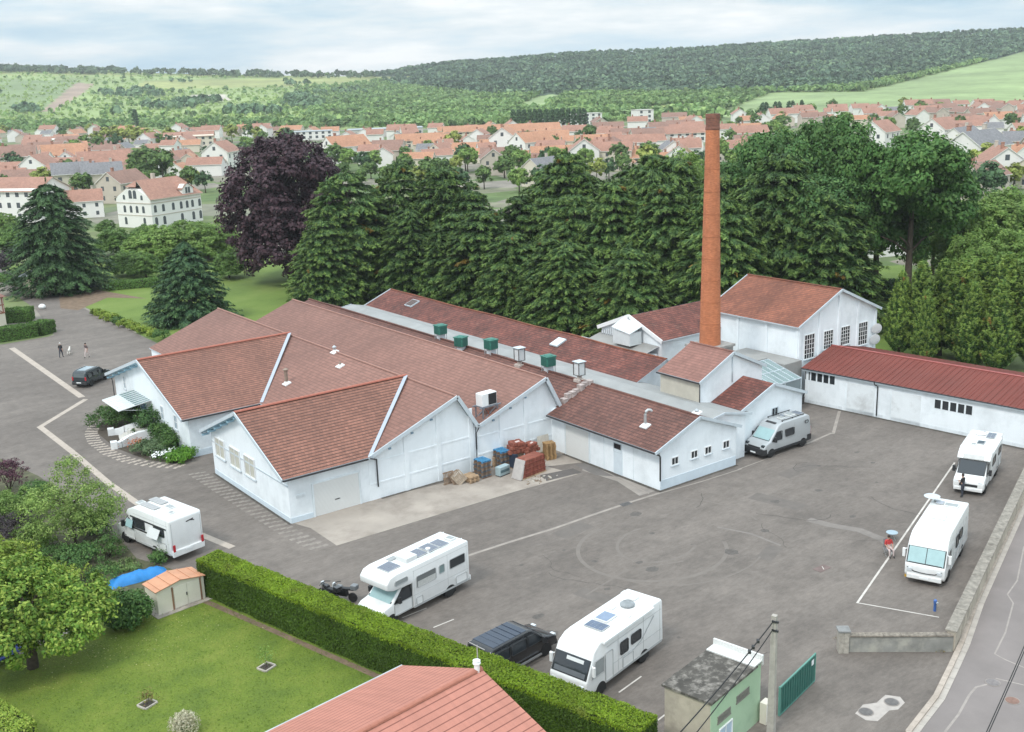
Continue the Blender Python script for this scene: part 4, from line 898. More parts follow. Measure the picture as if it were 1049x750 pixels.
# ---------------------------------------------------------------- street wall, gate wall, gate
t = thing('street_wall', 'long grey-beige rendered wall with rough flat top along the street', 'wall', (wa.x, wa.y, 0), math.atan2(wb.y-wa.y, wb.x-wa.x)); Ln = (wb-wa).length
mb = MB(); mb.box(0, Ln, 0, .46, 0, 1.22); mb.build('wall', plain('street_wall_render', (.42, .37, .30), .95, .18, 1.0, dirt=(.25, .22, .18), dirt_amt=.8, dscale=.8, bmp=.3), t)
mb = MB(); rnd = random.Random(3); x = -.03
while x < Ln:
    w = rnd.uniform(.8, 1.3); mb.box(x, x+w-.02, -.08, .60, 1.22, 1.33+rnd.uniform(-.012, .012)); x += w
mb.build('coping', plain('lichened_coping', (.26, .235, .20), .95, .3, 3, dirt=(.14, .125, .105), dirt_amt=.7, dscale=1.4, bmp=.6), t)
pa = at(863, 667); pb = Vector((55.25, 32.05, 0)); pa.z = 0; dl = (pb-pa)
t = thing('gate_wall', 'short mossy grey wall between the stone pillar and the street wall', 'wall', (pa.x, pa.y, 0), math.atan2(dl.y, dl.x)); Ln = dl.length
mb = MB(); mb.box(.3, Ln+.15, -.14, .14, 0, 1.02); mb.build('wall', plain('grey_wall_render', (.24, .235, .215), .95, .2, 1.2, dirt=(.42, .40, .34), dirt_amt=.7, dscale=.9, bmp=.3), t)
mb = MB(); x = .3
while x < Ln: w = min(1.02, Ln+.15-x); mb.box(x, x+w-.02, -.21, .21, 1.02, 1.12); x += 1.02
mb.build('coping', STONE, t)
t = thing('gate_pillar', 'square rough stone gate pillar with flat cap', 'pillar', (pa.x, pa.y, 0), math.atan2(dl.y, dl.x))
mb = MB()
for k in range(6):
    for s in range(2): mb.box(-.30+s*.3-(.0 if k % 2 else .0), .0+s*.3-.012, -.30, .30, k*.23, k*.23+.22)
mb.build('shaft', plain('pillar_stone', (.36, .33, .285), .95, .25, 4, bmp=.7), t, weld=False)
mb = MB(); mb.box(-.37, .37, -.37, .37, 1.38, 1.50); mb.build('cap', plain('pillar_cap_grey', (.22, .22, .215), .9, .2, 3), t, bevel=.03, weld=True)
a = at(798, 735); b = at(834, 699); a.z = b.z = 0; g = b-a
t = thing('steel_gate', 'dark green ribbed steel gate leaf standing open', 'gate', (a.x, a.y, 0), math.atan2(g.y, g.x)); Ln = g.length
mb = MB(); mb.box(0, Ln, -.02, .02, .15, 1.75)
for i in range(int(Ln/.3)): mb.box(.06+i*.3, .2+i*.3, -.045, .045, .2, 1.7)
mb.build('panel', GATEG, t)
mb = MB(); mb.bar((0, 0, .12), (0, 0, 1.85), .1); mb.bar((Ln, 0, .1), (Ln, 0, 1.85), .08); mb.bar((0, 0, 1.79), (Ln, 0, 1.79), .08); mb.bar((0, 0, .12), (Ln, 0, .12), .08); mb.build('frame', plain('gate_frame_green', (.10, .27, .22), .5, .1, 3), t)
mb = MB(); mb.box(Ln-.55, Ln-.25, -.052, -.046, 1.3, 1.62); mb.build('notice', WHITEP, t)
# blue tap post and yellow chock by the wall corner
p = at(962, 627); t = thing('hydrant_post', 'small blue post beside the street wall corner', 'post', (p.x-.1, p.y+.25, 0)); mb = MB(); mb.lathe([(.09, 0), (.09, .55), (.11, .58), (.11, .75), (.05, .82)], (0, 0, 0), 12); mb.build('post', plain('blue_post_paint', (.05, .13, .38), .4, .1, 3), t, smooth=R(35), weld=True); mb = MB(); mb.cbox((.0, -.12, .62), (.1, .18, .1)); mb.build('spout', ZINC, t)
# ---------------------------------------------------------------- green transformer house at the bottom
zt = 3.55; q = [at(a, b, zt) for a, b in ((676, 702), (729, 721), (782, 677), (731, 652))]
ax = (q[2]-q[1]); ang = math.atan2(ax.y, ax.x); lx = ax.length; ly = (q[1]-q[0]).length
t = thing('transformer_house', 'small pale green flat-roofed transformer house with lichened roof', 'transformer house', (q[1].x, q[1].y, 0), ang)
mb = MB(); mb.box(.12, lx-.1, .12, ly-.12, 0, zt-.14, 1); mb.box(.10, lx-.1, .095, .118, 0, zt-.15, 0); mb.box(lx-.1, lx-.06, .1, ly-.1, 0, zt-.15, 0); b = mb.build('wall', [GREENP, plain('dirty_beige_render', (.42, .37, .30), .9, .15, 1, dirt=(.24, .21, .175), dirt_amt=.7, dscale=.7)], t)
mb = MB(); mb.box(0, lx-.55, 0, ly, zt-.13, zt); mb.build('roof', LICHEN, t)
mb = MB(); mb.box(lx-.9, lx-.12, .02, ly-.02, zt+.002, zt+.07); mb.box(lx-.13, lx, -.02, ly+.02, zt-.2, zt+.36)
mb.build('parapet', ridged('white_parapet_sheet', (.66, .66, .64), .2, .05, .4), t)
fr = Frame((0, .095, 0), (1, 0, 0), (0, -1, 0))
for a0, a1, z0 in ((.75, 2.0, 2.0), (2.6, 3.9, 2.25)):
    mb = MB()
    for i in range(5): fr.box(mb, a0, a1, z0+i*.085, z0+.05+i*.085, 0, .04)
    fr.box(mb, a0-.04, a1+.04, z0-.05, z0-.0, 0, .05); mb.build('louvre', plain('louvre_brown_grey', (.20, .19, .165), .8, .15, 3), t)
window(fr, .9, 2.2, .3, 1.6, t, plain('frosted_pane', (.45, .55, .66), .25, .1, 2), WHITEP, 2, 1, .06)
p = at(795, 735); t2 = thing('meter_box', 'cream cabinet beside the green transformer house', 'cabinet', (p.x-.75, p.y+.1, 0), ang); mb = MB(); mb.box(-.3, .3, -.2, .2, 0, 1.25); mb.build('box', CREAM, t2, bevel=.02, weld=True); mb = MB(); mb.box(-.26, .26, -.22, -.2, .2, 1.15); mb.build('door', WHITEP, t2)
# utility pole and lines
p = Vector((40.75, 32.0, 0)); pole_top = z_at(794.5, 631, math.hypot(p.x, p.y))
px_ = at(793.2, 748); p = Vector((px_.x-.48, px_.y-.18, 0)); pole_top = z_at(794.5, 631, math.hypot(p.x, p.y))
t = thing('utility_pole', 'grey concrete utility pole beside the green gate', 'utility pole', (p.x, p.y, 0), R(20))
mb = MB(); h = pole_top; mb.prism([(-.2, -.14, 0), (.2, -.14, 0), (.2, .14, 0), (-.2, .14, 0)][::-1], (0, 0, .02)); n = 8
for i in range(n):
    z0, z1 = h*i/n, h*(i+1)/n; w0, w1 = .19-.07*i/n, .19-.07*(i+1)/n
    for sx, sy in ((1, 0), (0, 1), (-1, 0), (0, -1)):
        ta = Vector((-sy, sx, 0)); na = Vector((sx, sy, 0))
        mb.add([na*w0-ta*w0+_z*z0, na*w0+ta*w0+_z*z0, na*w1+ta*w1+_z*z1, na*w1-ta*w1+_z*z1])
mb.box(-.13, .13, -.13, .13, h, h+.03)
mb.build('shaft', PLANK, t)
mb = MB()
for z in (h-.25, h-.75): mb.cbox((-.14, -.1, z), (.1, .35, .1))
mb.build('bracket', DARK, t)
def cable(label, a, b, sag, r, name='overhead_cable'):
    mb = MB(); pts = [a.lerp(b, k/24)-_z*(sag*4*(k/24)*(1-k/24)) for k in range(25)]; mb.tube(pts, r, 6)
    return tag(mb.build(name, BLACK, smooth=True, weld=True), label, 'cable', 'overhead cables')
top = Vector((p.x-.15, p.y-.05, h-.25)); top2 = Vector((p.x-.15, p.y-.05, h-.7))
d1 = ray(650, 800); d1 = CP+d1*((h-1.6-CAMZ)/d1.z); d2 = ray(672, 800); d2 = CP+d2*((h-2.0-CAMZ)/d2.z)
ca = cable('thick twisted black cable from the pole top, upper of the two', top, d1, .25, .035); cable('thick twisted black cable from the pole, lower of the two', top2, d2, .25, .03)
mb = MB()
for k in (.13, .17, .2): c = top.lerp(d1, k)-_z*(.25*4*k*(1-k)); mb.cbox(c, (.22, .12, .14), .9)
mb.build('cable_clamp', PLAST, ca)
a = ray(1006, 760); a = CP+a*((6.5-CAMZ)/a.z); b = ray(1075, 600); b = CP+b*((6.7-CAMZ)/b.z); cable('thin black cable crossing the street, left of its pair', a, b, .15, .022); cable('thin black cable crossing the street, right of its pair', a+Vector((.16, -.05, .05)), b+Vector((.16, -.05, .05)), .15, .022)
a = at(0, 0) if False else None
# ---------------------------------------------------------------- pink-roofed house at the bottom
zr_h, ze_h = 6.0, 3.7
A = at(493, 685, zr_h); B = at(370, 750, zr_h); dr = (B-A).normalized(); nr = Vector((-dr.y, dr.x, 0))
C1 = at(413, 681, ze_h); D1 = at(567, 749, ze_h)
wl = abs((C1-A).dot(nr)); wr = abs((D1-A).dot(nr)); sl_ = 1 if (C1-A).dot(nr) > 0 else -1
ang = math.atan2(dr.y, dr.x)
t = thing('tiled_house', 'house with salmon pink tiled roof in front of the hedge', 'house', (A.x, A.y, 0), ang)
wl = wr = wl
mb = MB(); e0, e1 = (C1-A).dot(dr), (D1-A).dot(dr); xo = 0.0
mb.prism([(.5, y, z) for y, z in ((-wr+.5, 0), (-wr+.5, ze_h-.1), (0, zr_h-.2), (wl-.5, ze_h-.1), (wl-.5, 0))], (13.0, 0, 0)); mb.build('wall', plain('house_render', (.62, .57, .48), .9, .08, 1), t)
rb = MB(); roof(rb, [(0, -wr, ze_h), (14, -wr, ze_h), (14, 0, zr_h), (0, 0, zr_h)], .16); roof(rb, [(0, .02, zr_h), (14, .02, zr_h), (14, wl, ze_h), (0, wl, ze_h)], .16); r = rb.build('roof', [TILE_N, plain('house_verge', (.30, .27, .25), .7, .1, 2)], t)
c = MB(); ridge_caps(c, (0, 0, zr_h), (14, 0, zr_h), .15); c.build('ridge_tiles', plain('house_ridge_clay', (.36, .14, .095), .75, .12, 3), r)
c = MB(); c.lathe([(.14, 5.6), (.14, 6.35), (.20, 6.4), (.20, 6.45), (.12, 6.48), (.12, 6.54), (.19, 6.57), (.02, 6.63)], (.28, 0, 0), 14); c.build('chimney_cap', [WHITEP], r)
c = MB(); c.box(-.06, 14, wl, wl+.13, ze_h-.15, ze_h-.03); c.box(-.06, 14, -wr-.13, -wr, ze_h-.15, ze_h-.03); c.build('gutter', ZINC, t)
c = MB(); c.tube([(-.1, -.35, 4.5), (-.1, -.35, 7.1)], .03, 8); c.tube([(-.1, -.9, 7.05), (-.1, .2, 7.05)], .02, 6); c.build('aerial_mast', plain('aerial_grey', (.35, .34, .32), .5, .1, 3), t)
# ---------------------------------------------------------------- garden shed, tarpaulin, blue sheet
p = at(163, 631); q = at(212, 614); d = q-p; t = thing('garden_shed', 'cream metal garden shed with orange roof at the end of the hedge', 'shed', (p.x, p.y, 0), math.atan2(d.y, d.x)+R(3)); w = d.length; dp = 1.75
mb = MB(); mb.prism([(0, 0, .05), (w, 0, .05), (w, 0, 1.72), (w/2, 0, 2.0), (0, 0, 1.72)], (0, dp, 0)); mb.build('wall', CREAM, t)
mb = MB(); roof(mb, [(-.12, -.12, 1.74), (w/2, -.12, 2.06), (w/2, dp+.12, 2.06), (-.12, dp+.12, 1.74)], .05); roof(mb, [(w/2, -.12, 2.06), (w+.12, -.12, 1.74), (w+.12, dp+.12, 1.74), (w/2, dp+.12, 2.06)], .05)
for i in range(5):
    x = .25+i*(w-.5)/4; z = 1.76+.32*(1-abs(x-w/2)/(w/2)); mb.cbox((x, dp/2, z+.02), (.05, dp+.2, .03))
mb.build('roof', [ORANGE, plain('shed_edge_brown', (.30, .15, .09), .6, .1, 3)], t)
for s in (0, 1):
    x0, x1 = (w*.34+.03, w*.62) if s == 0 else (w*.63, w*.9)
    mb = MB(); mb.box(x0, x1, -.035, -.002, .12, 1.62); mb.build('door', plain('shed_door_cream', (.70, .66, .575), .5, .04, 2), t)
mb = MB(); mb.box(w*.6, w*.62, -.08, -.035, .8, 1.0); mb.build('handle', DARK, t)
mb = MB()
for x in (w*.32, w*.92): mb.box(x-.05, x+.05, -.05, -.002, .05, 1.68)
mb.build('corner_strip', plain('shed_brown_strip', (.24, .13, .08), .6, .1, 3), t)
mb = MB(); mb.box(-.3, w+.3, -.45, dp, 0, .05); mb.build('slab', CONC, t)
a = at(118, 592, .5); b = at(163, 580, .5); d = b-a
t = thing('covered_pile', 'pile under a bright blue tarpaulin behind the garden shed', 'tarpaulin', ((a.x+b.x)/2, (a.y+b.y)/2, 0), math.atan2(d.y, d.x))
nx, ny = 26, 10; Lx = d.length+1.0; G = [[None]*(ny+1) for _ in range(nx+1)]
for i in range(nx+1):
    for j in range(ny+1):
        x = (i/nx-.5)*Lx; y = (j/ny-.5)*1.5; k = 1-abs(2*j/ny-1)**2.2; e = 1-abs(2*i/nx-1)**6
        G[i][j] = Vector((x, y+.1*mnoise.noise((x*1.3, y, 3)), max(.02, .52*k**.7*e+.16*mnoise.noise((x*2.6, y*3.5, 0))*k)))
mb = MB()
for i in range(nx):
    for j in range(ny): mb.add([G[i][j], G[i+1][j], G[i+1][j+1], G[i][j+1]])
mb.build('tarpaulin', TARPB, t, smooth=True, weld=True)
mb = MB(); mb.box(-Lx*.40, Lx*.40, -.38, .38, 0, .32); mb.build('pile', WOODD, t)
p = at(8, 668, .4); t = thing('blue_cover', 'deep blue flat cover on a frame under the fruit tree', 'cover', (p.x-.6, p.y, 0), R(20)); mb = MB(); mb.slab([(-1.6, -.9, .5), (1.3, -.9, .5), (1.3, .9, 1.0), (-1.6, .9, 1.0)], .06); mb.build('sheet', BLUED, t); mb = MB()
for x in (-1.5, 1.2):
    for y, z in ((-.8, .5), (.8, .95)): mb.bar((x, y, 0), (x, y, z-.03), .07)
mb.bar((1.34, -.95, .5), (1.34, .95, 1.0), .09); mb.build('frame', WHITEP, t)
# low garden wall stones at the drive border
# ---------------------------------------------------------------- pallets and stacks against the gables
def pallet(mb, M, w=1.0, d=1.2, m=0, mt=None):
    old = mb.M; mb.M = (old @ M) if old else M; mt = m if mt is None else mt
    for i in range(7): x = -w/2+.05+i*(w-.1)/6; mb.box(x-.05, x+.05, -d/2, d/2, .118, .14, mt)
    for y in (-d/2+.05, 0, d/2-.05):
        mb.box(-w/2, w/2, y-.05, y+.05, .096, .118, m); mb.box(-w/2, w/2, y-.05, y+.05, 0, .02, m)
        for x in (-w/2+.07, 0, w/2-.07): mb.box(x-.07, x+.07, y-.05, y+.05, .02, .096, m)
    mb.M = old
def yrow(px, py, z=0): p = at(px, py, z); return p
def pallet_stack(px, py, n, label, mat, rz=0.0, topmat=None, group='pallets stacked against the gable wall', w=1.0, d=1.2, dy=0.5):
    p = at(px, py); t = thing('pallet_stack', label, 'pallet stack', (p.x, p.y+dy, 0), R(rz), group)
    for i in range(n):
        mb = MB(); pallet(mb, Matrix.Translation((random.uniform(-.03, .03), random.uniform(-.03, .03), i*.146)) @ Matrix.Rotation(R(random.uniform(-2, 2)), 4, 'Z'), w, d)
        mb.build('pallet', topmat if (topmat and i >= n-1) else (mat if not isinstance(mat, list) else mat[i % len(mat)]), t)
    return t
MIXW = [plain('pallet_brown', (.20, .125, .085), .9, .3, 4), plain('pallet_bluegrey', (.10, .14, .18), .85, .25, 4), WOODD]
pallet_stack(498, 489.5, 11, 'tall stack of dark pallets with blue top, left of the two blue ones', MIXW, 3, PALB)
pallet_stack(518, 479.5, 11, 'tall stack of dark pallets with blue top, nearer the wall than its neighbour', MIXW, -2, PALB, dy=.55)
pallet_stack(485.5, 494.5, 4, 'low stack of pale new pallets beside the leaning ones', WOOD, 4)
pallet_stack(511, 477, 6, 'low stack of pale pallets between the two blue-topped stacks', WOOD, -5)
p = at(470, 496.5); t = thing('leaning_pallets', 'weathered pallets leaning tilted against each other by the wall', 'pallets', (p.x, p.y+.3, 0), 0, 'pallets stacked against the gable wall')
for i, (dx, dy, tl, m) in enumerate(((-.55, .45, 86, WOODD), (-.05, .1, 68, WOODD), (.15, -.15, 60, plain('bleached_pallet', (.36, .29, .22), .9, .3, 4)))):
    mb = MB(); pallet(mb, Matrix.Translation((dx, dy, .55)) @ Matrix.Rotation(R(-16*i), 4, 'Y') @ Matrix.Rotation(R(tl), 4, 'X') @ Matrix.Translation((0, 0, -.07)), 1.0, 1.1); mb.build('pallet', m, t)
p = at(517.5, 487.5); t = thing('grey_crate', 'low grey panelled crate in front of the blue-topped pallets', 'crate', (p.x, p.y+.35, 0), R(10)); mb = MB(); mb.box(-.62, .62, -.3, .3, .08, .85); mb.build('body', plain('crate_grey', (.33, .42, .44), .6, .12, 3), t, bevel=.02, weld=True)
mb = MB(); mb.box(-.55, .55, -.315, -.301, .35, .6); mb.build('panel', plain('crate_dark_panel', (.09, .15, .17), .5, .1, 3), t); mb = MB(); mb.box(-.6, .6, -.3, .3, 0, .08); mb.build('feet', DARK, t)
for (px, py, n, lab, cols, rz) in ((546, 488, 8, 'big rust red tile stack wrapped in film in front of the right gable', 5, 8),):
    p = at(px, py); t = thing('tile_stack', lab, 'tile stack', (p.x+.2, p.y+.6, 0), R(rz)); mb = MB()
    mb.prism([(-1.6, -.6, .12), (1.35, -.6, .12), (1.35, -.45, 1.62), (-1.05, -.45, 1.62)], (0, 1.2, 0)); b = mb.build('tiles', RUST, t, bevel=.05, weld=True)
    mb = MB()
    for i in range(3): mb.box(-1.3+i*.02, 1.36, -.63+i*.04, -.56+i*.04, .45+i*.4, .5+i*.4)
    for i in range(6): x = -1.0+i*.45; mb.bar((x-.1, -.625, .14), (x, -.47, 1.62), .03)
    mb.build('strap', plain('strap_brown', (.20, .05, .035), .6, .1, 3), t)
    mb = MB(); mb.prism([(-1.85, -.62, .05), (-1.6, -.62, .12), (-1.06, -.47, 1.62), (-1.12, -.47, 1.62)], (0, 1.15, 0)); mb.build('film', plain('wrap_film', (.40, .37, .35), .3, .1, 3), t)
    mb = MB(); mb.box(-1.6, 1.4, -.6, .6, 0, .12); mb.build('pallet', WOOD, t)
def bundle(px, py, z, r, l, label, rz, dy=0.0):
    p = at(px, py, z); t = thing('tile_bundle', label, 'tile bundle', (p.x, p.y+dy, 0), R(rz), 'red bundles behind the tile stack'); rb_ = random.Random(int(px)); mb = MB()
    for iz in range(3):
        for ix_ in range(5-iz):
            for iy in range(2): mb.cbox(((ix_-(4-iz)/2)*l*.40+rb_.uniform(-.05, .05), (iy-.5)*r*.9+rb_.uniform(-.05, .05), z-r*.55+iz*r*.56), (l*.42, r*.85, r*.54), rb_.uniform(-.16, .16), 0, rb_.uniform(-.1, .1), rb_.uniform(-.1, .1))
    mb.build('tiles', RUST, t, bevel=.05, weld=True)
    mb = MB(); mb.box(-l*.6, l*.6, -r*.5, r*.5, 0, z-r*.6); mb.build('pallet', WOODD, t)
    mb = MB(); mb.cbox((0, -r*.35, z+r*.88), (l*.5, r*.35, .05), .3, 0, .2); mb.build('label_sheet', plain('pink_white_sheet', (.60, .48, .45), .6, .15, 5), t)
bundle(532.5, 459, 1.75, .62, .95, 'large rounded red bundle with white patch behind the tile stack', -10, .5); bundle(547.5, 459.5, 1.55, .5, .8, 'smaller rounded red bundle right of the large one', 8, .6)
p = at(529, 479.5); t = thing('covered_stack', 'dark sheet-covered stack squeezed between pallets and red tiles', 'covered stack', (p.x, p.y+.5, 0)); mb = MB(); mb.prism([(-.35, -.5, 0), (.35, -.5, 0), (.25, -.45, 1.25), (-.3, -.45, 1.35)], (0, 1.0, 0)); mb.build('sheet', plain('navy_sheet', (.03, .045, .075), .5, .15, 3), t, bevel=.06, weld=True); mb = MB(); mb.box(-.4, .4, -.55, .55, 0, .06); mb.build('base', WOODD, t)
p = at(567, 470.5); t = thing('standing_pallets', 'tall pile of standing honey-coloured pallets at the wall corner', 'pallets', (p.x-.15, p.y+.35, 0), R(-12), 'pallets stacked against the gable wall')
for i in range(11): mb = MB(); pallet(mb, Matrix.Translation((random.uniform(-.05, .05), 0, i*.146)), .95, .8); mb.build('pallet', plain('honey_pallet', (.36, .22, .10), .85, .3, 4), t)
p = at(556, 463.5); t = thing('white_board', 'pale board leaning against the right gable wall', 'board', (p.x, 75.95, 0)); mb = MB(); mb.cbox((0, 0, .95), (1.3, .06, 1.5), 0, 0, R(-8)); mb.build('board', plain('pale_board', (.58, .54, .47), .7, .1, 3), t); mb = MB(); mb.box(-.65, .65, -.2, .1, 0, .2); mb.build('block', WOODD, t)
p = at(551, 491); mb = MB(); rnd = random.Random(8); p = at(551.5, 491.5)
for i in range(34): c = p+Vector((rnd.gauss(0, .7), rnd.gauss(0, .3), .03)); mb.cbox(c, (rnd.uniform(.1, .35), rnd.uniform(.05, .2), rnd.uniform(.04, .12)), rnd.uniform(0, 3), rnd.randrange(2))
tag(mb.build('rubble', [plain('rubble_brown', (.22, .165, .12), .95, .3, 4), plain('rubble_grey', (.42, .39, .34), .95, .3, 4)]), 'scattered rubble and splinters on the apron in front of the red stack', 'rubble', kind='stuff')
# stairs with curved white cheek walls in front of the entrance wing
t = thing('entrance_stairs', 'white curved entrance stairs between the flower beds', 'stairs', (30.6, 107.4, 0), R(-14))
mb = MB()
for i in range(5): mb.box(-.2+i*.42, 3.2, -1.5, 1.5, 0 if i == 0 else i*.17, (i+1)*.17)
mb.build('steps', plain('stair_stone', (.58, .56, .52), .8, .08, 2), t)
for s in (-1, 1):
    mb = MB(); pts = [(-.7, s*2.35), (-.2, s*2.2), (.5, s*1.85), (1.4, s*1.65), (3.2, s*1.6)]; hh = [.55, .62, .9, 1.1, 1.25]
    for i in range(4):
        a = Vector((*pts[i], 0)); b = Vector((*pts[i+1], 0)); d = (b-a).normalized(); n = Vector((-d.y, d.x, 0))*.24
        mb.add([a-n+_z*hh[i], b-n+_z*hh[i+1], b+n+_z*hh[i+1], a+n+_z*hh[i]]); mb.add([a-n, b-n, b-n+_z*hh[i+1], a-n+_z*hh[i]]); mb.add([b+n, a+n, a+n+_z*hh[i], b+n+_z*hh[i+1]])
    mb.box(-1.15, -.55, s*2.35-.32, s*2.35+.32, 0, .72); mb.build('cheek_wall', WHITEP, t, weld=True)
# small pavilion and half-timbered house end at the left
p = at(47, 303); t = thing('garden_pavilion', 'small cream pavilion with grey pointed roof under the dark conifer', 'pavilion', (p.x+.4, p.y+2.2, 0), R(38)); mb = MB(); mb.box(-2.3, 2.3, -2.3, 2.3, 0, 3.5); mb.build('wall', plain('pavilion_cream', (.60, .54, .44), .9, .05, 1), t)
mb = MB()
for s in range(4): a = [(-2.7, -2.7), (2.7, -2.7), (2.7, 2.7), (-2.7, 2.7)]; mb.add([(*a[s], 3.5), (*a[(s+1) % 4], 3.5), (0, 0, 5.2)])
mb.box(-2.7, 2.7, -2.7, 2.7, 3.42, 3.5); mb.build('roof', plain('slate_grey', (.33, .36, .38), .5, .15, 2), t); mb = MB(); mb.box(-.45, .45, -2.34, -2.3, 0, 2.2); mb.build('door', plain('dark_door', (.12, .10, .08), .6, .1, 2), t)
p = at(5, 336); t = thing('timber_house', 'corner of a cream house with red-brown timber beams at the left edge', 'house', (p.x-3.2, p.y+1.5, 0), R(8)); mb = MB(); mb.box(-5, 3.1, -2.5, 6, 0, 4.8); mb.build('wall', plain('timber_house_cream', (.64, .58, .50), .9, .05, 1), t)
mb = MB()
for z in (2.4, 3.6, 4.7): mb.box(3.1, 3.15, -2.5, 6, z-.09, z+.09); mb.box(-5, 3.1, -2.55, -2.5, z-.09, z+.09)
for y in (-2.4, -.6, 1.2, 3): mb.box(3.1, 3.16, y-.08, y+.08, 2.4, 4.8); mb.bar((3.13, y, 2.4), (3.13, y+1.6, 3.6), .12)
for x in (2.9, 1.2, -.6): mb.box(x-.08, x+.08, -2.56, -2.5, 2.4, 4.8); mb.bar((x, -2.53, 2.4), (x-1.5, -2.53, 3.6), .12)
mb.build('timber', plain('timber_red_brown', (.30, .12, .085), .7, .1, 3), t)
mb = MB(); mb.add([(-5.4, -2.9, 4.8), (3.5, -2.9, 4.8), (0, 1.8, 7.5), (-5.4, 1.8, 7.5)]); mb.add([(3.5, -2.9, 4.8), (3.5, 6.4, 4.8), (0, 1.8, 7.5)]); mb.add([(3.5, 6.4, 4.8), (-5.4, 6.4, 4.8), (-5.4, 1.8, 7.5), (0, 1.8, 7.5)]); mb.build('roof', TILE_M, t)
mb = MB(); mb.box(3.1, 3.14, 0, 1.0, .9, 2.0); mb.build('window', PANEB, t)
p = at(43.5, 316.5); t = thing('white_globe', 'white rounded boulder beside the driveway', 'boulder', (p.x, p.y, 0)); me = bmesh.new(); bmesh.ops.create_icosphere(me, subdivisions=3, radius=.55)
for v in me.verts: v.co *= 1+.08*mnoise.noise(v.co*2); v.co.z = v.co.z*.8+.38
m = bpy.data.meshes.new('stone'); me.to_mesh(m); me.free(); m.materials.append(WHITEP); m.shade_smooth(); link(m, 'stone', t)
t.name = 'boulder'
p = at(12, 316); t = thing('stone_bench', 'long low stone bench at the left lawn edge', 'bench', (p.x-3, p.y+14, 0), R(50)); mb = MB(); mb.box(-3, 3, -.3, .3, .35, .5); mb.build('seat', CONC, t); mb = MB()
for x in (-2.3, 0, 2.3): mb.box(x-.2, x+.2, -.25, .25, 0, .35)
mb.build('legs', CONC, t)
# ================================================================ vehicles: x forward, y left, z up, origin on the ground at the middle
def body_from(prof, hw, mat, name, root, bevel=.09, taper=None, seg=3):
    """side outline (x,z) pushed across the width; taper = (z above which the sides lean in, inset at the top)"""
    mb = MB(); mb.prism([(x, -hw, z) for x, z in prof], (0, 2*hw, 0))
    if taper:
        z0, ins = taper; zt = max(z for _, z in prof)
        mb.v = [Vector((v.x, v.y*(1-ins/hw*max(0, (v.z-z0)/(zt-z0))), v.z)) for v in mb.v]
    return mb.build(name, mat, root, smooth=R(32), weld=True, bevel=bevel, seg=seg)
def plate(mb, prof, i0, i1, hw, off=.012, th=.02, m=0, s0=0.0, s1=1.0, y0=None, y1=None):
    """thin plate lying on the outline edge i0-i1, between fractions s0..s1 of it"""
    a = Vector((prof[i0][0], 0, prof[i0][1])); b = Vector((prof[i1][0], 0, prof[i1][1])); d = b-a; n = Vector((d.z, 0, -d.x)).normalized()
    p, q = a+d*s0+n*off, a+d*s1+n*off; y0 = -hw if y0 is None else y0; y1 = hw if y1 is None else y1; Y = Vector((0, 1, 0))
    mb.prism([p+Y*y0, q+Y*y0, q+Y*y1, p+Y*y1][::-1], -n*th, m)
def side_panel(root, s, x0, x1, z0, z1, hw, mat, name, off=.014, frame=None, r=.06, lean=0.0, cut=None):
    """rounded panel on one side (s=1 left, -1 right)"""
    pts = cut or [(x0+r, z0), (x1-r, z0), (x1, z0+r), (x1, z1-r), (x1-r, z1), (x0+r, z1), (x0, z1-r), (x0, z0+r)]
    mb = MB(); P = [(x, s*(hw+off-lean*(z-z0)), z) for x, z in pts]
    if s > 0: P = P[::-1]
    mb.prism(P, (0, -s*.02, 0)); w = mb.build(name, mat, root)
    if frame:
        c = Vector((sum(p[0] for p in pts)/len(pts), 0, sum(p[1] for p in pts)/len(pts))); mb = MB(); n = len(pts)
        for i in range(n):
            a, b = pts[i], pts[(i+1) % n]; mb.bar((a[0], s*(hw+off+.004), a[1]), (b[0], s*(hw+off+.004), b[1]), .035, .035)
        mb.build('window_frame', frame, w)
    return w
def wheel(root, x, y, r=.34, w=.23):
    s = 1 if y > 0 else -1; t = MB(); t.lathe([(r*.62, -w/2), (r*.9, -w/2), (r, -w*.32), (r, w*.32), (r*.9, w/2), (r*.62, w/2)], (x, y, r), 24, 0, 'Y'); o = t.build('wheel', BLACK, root, smooth=R(35), weld=True)
    k = MB(); k.lathe([(r*.62, -s*w*.30), (r*.56, -s*w*.42), (r*.45, -s*w*.3), (r*.2, -s*w*.34), (.02, -s*w*.4)], (x, y, r), 20, 0, 'Y'); k.build('rim', CHROME, o, smooth=R(35), weld=True)
    a = MB(); a.lathe([(r*1.18, -s*(w*.2)), (r*1.2, s*w*.2)], (x, y, r), 20, 0, 'Y')
    return o
def arch(root, x, s, hw, r=.42):
    mb = MB(); pts = [(x+math.cos(a)*r, .34+math.sin(a)*r) for a in [math.pi*k/12 for k in range(13)]]
    P = [(px, s*(hw+.006), pz) for px, pz in [(x-r, .2)]+pts[::-1]+[(x+r, .2)]]
    if s < 0: P = P[::-1]
    mb.prism(P, (0, -s*.2, 0)); mb.build('wheel_arch', BLACK, root)
def box_part(root, name, mat, x0, x1, y0, y1, z0, z1, bevel=0):
    mb = MB(); mb.box(x0, x1, y0, y1, z0, z1); return mb.build(name, mat, root, weld=bool(bevel), bevel=bevel)
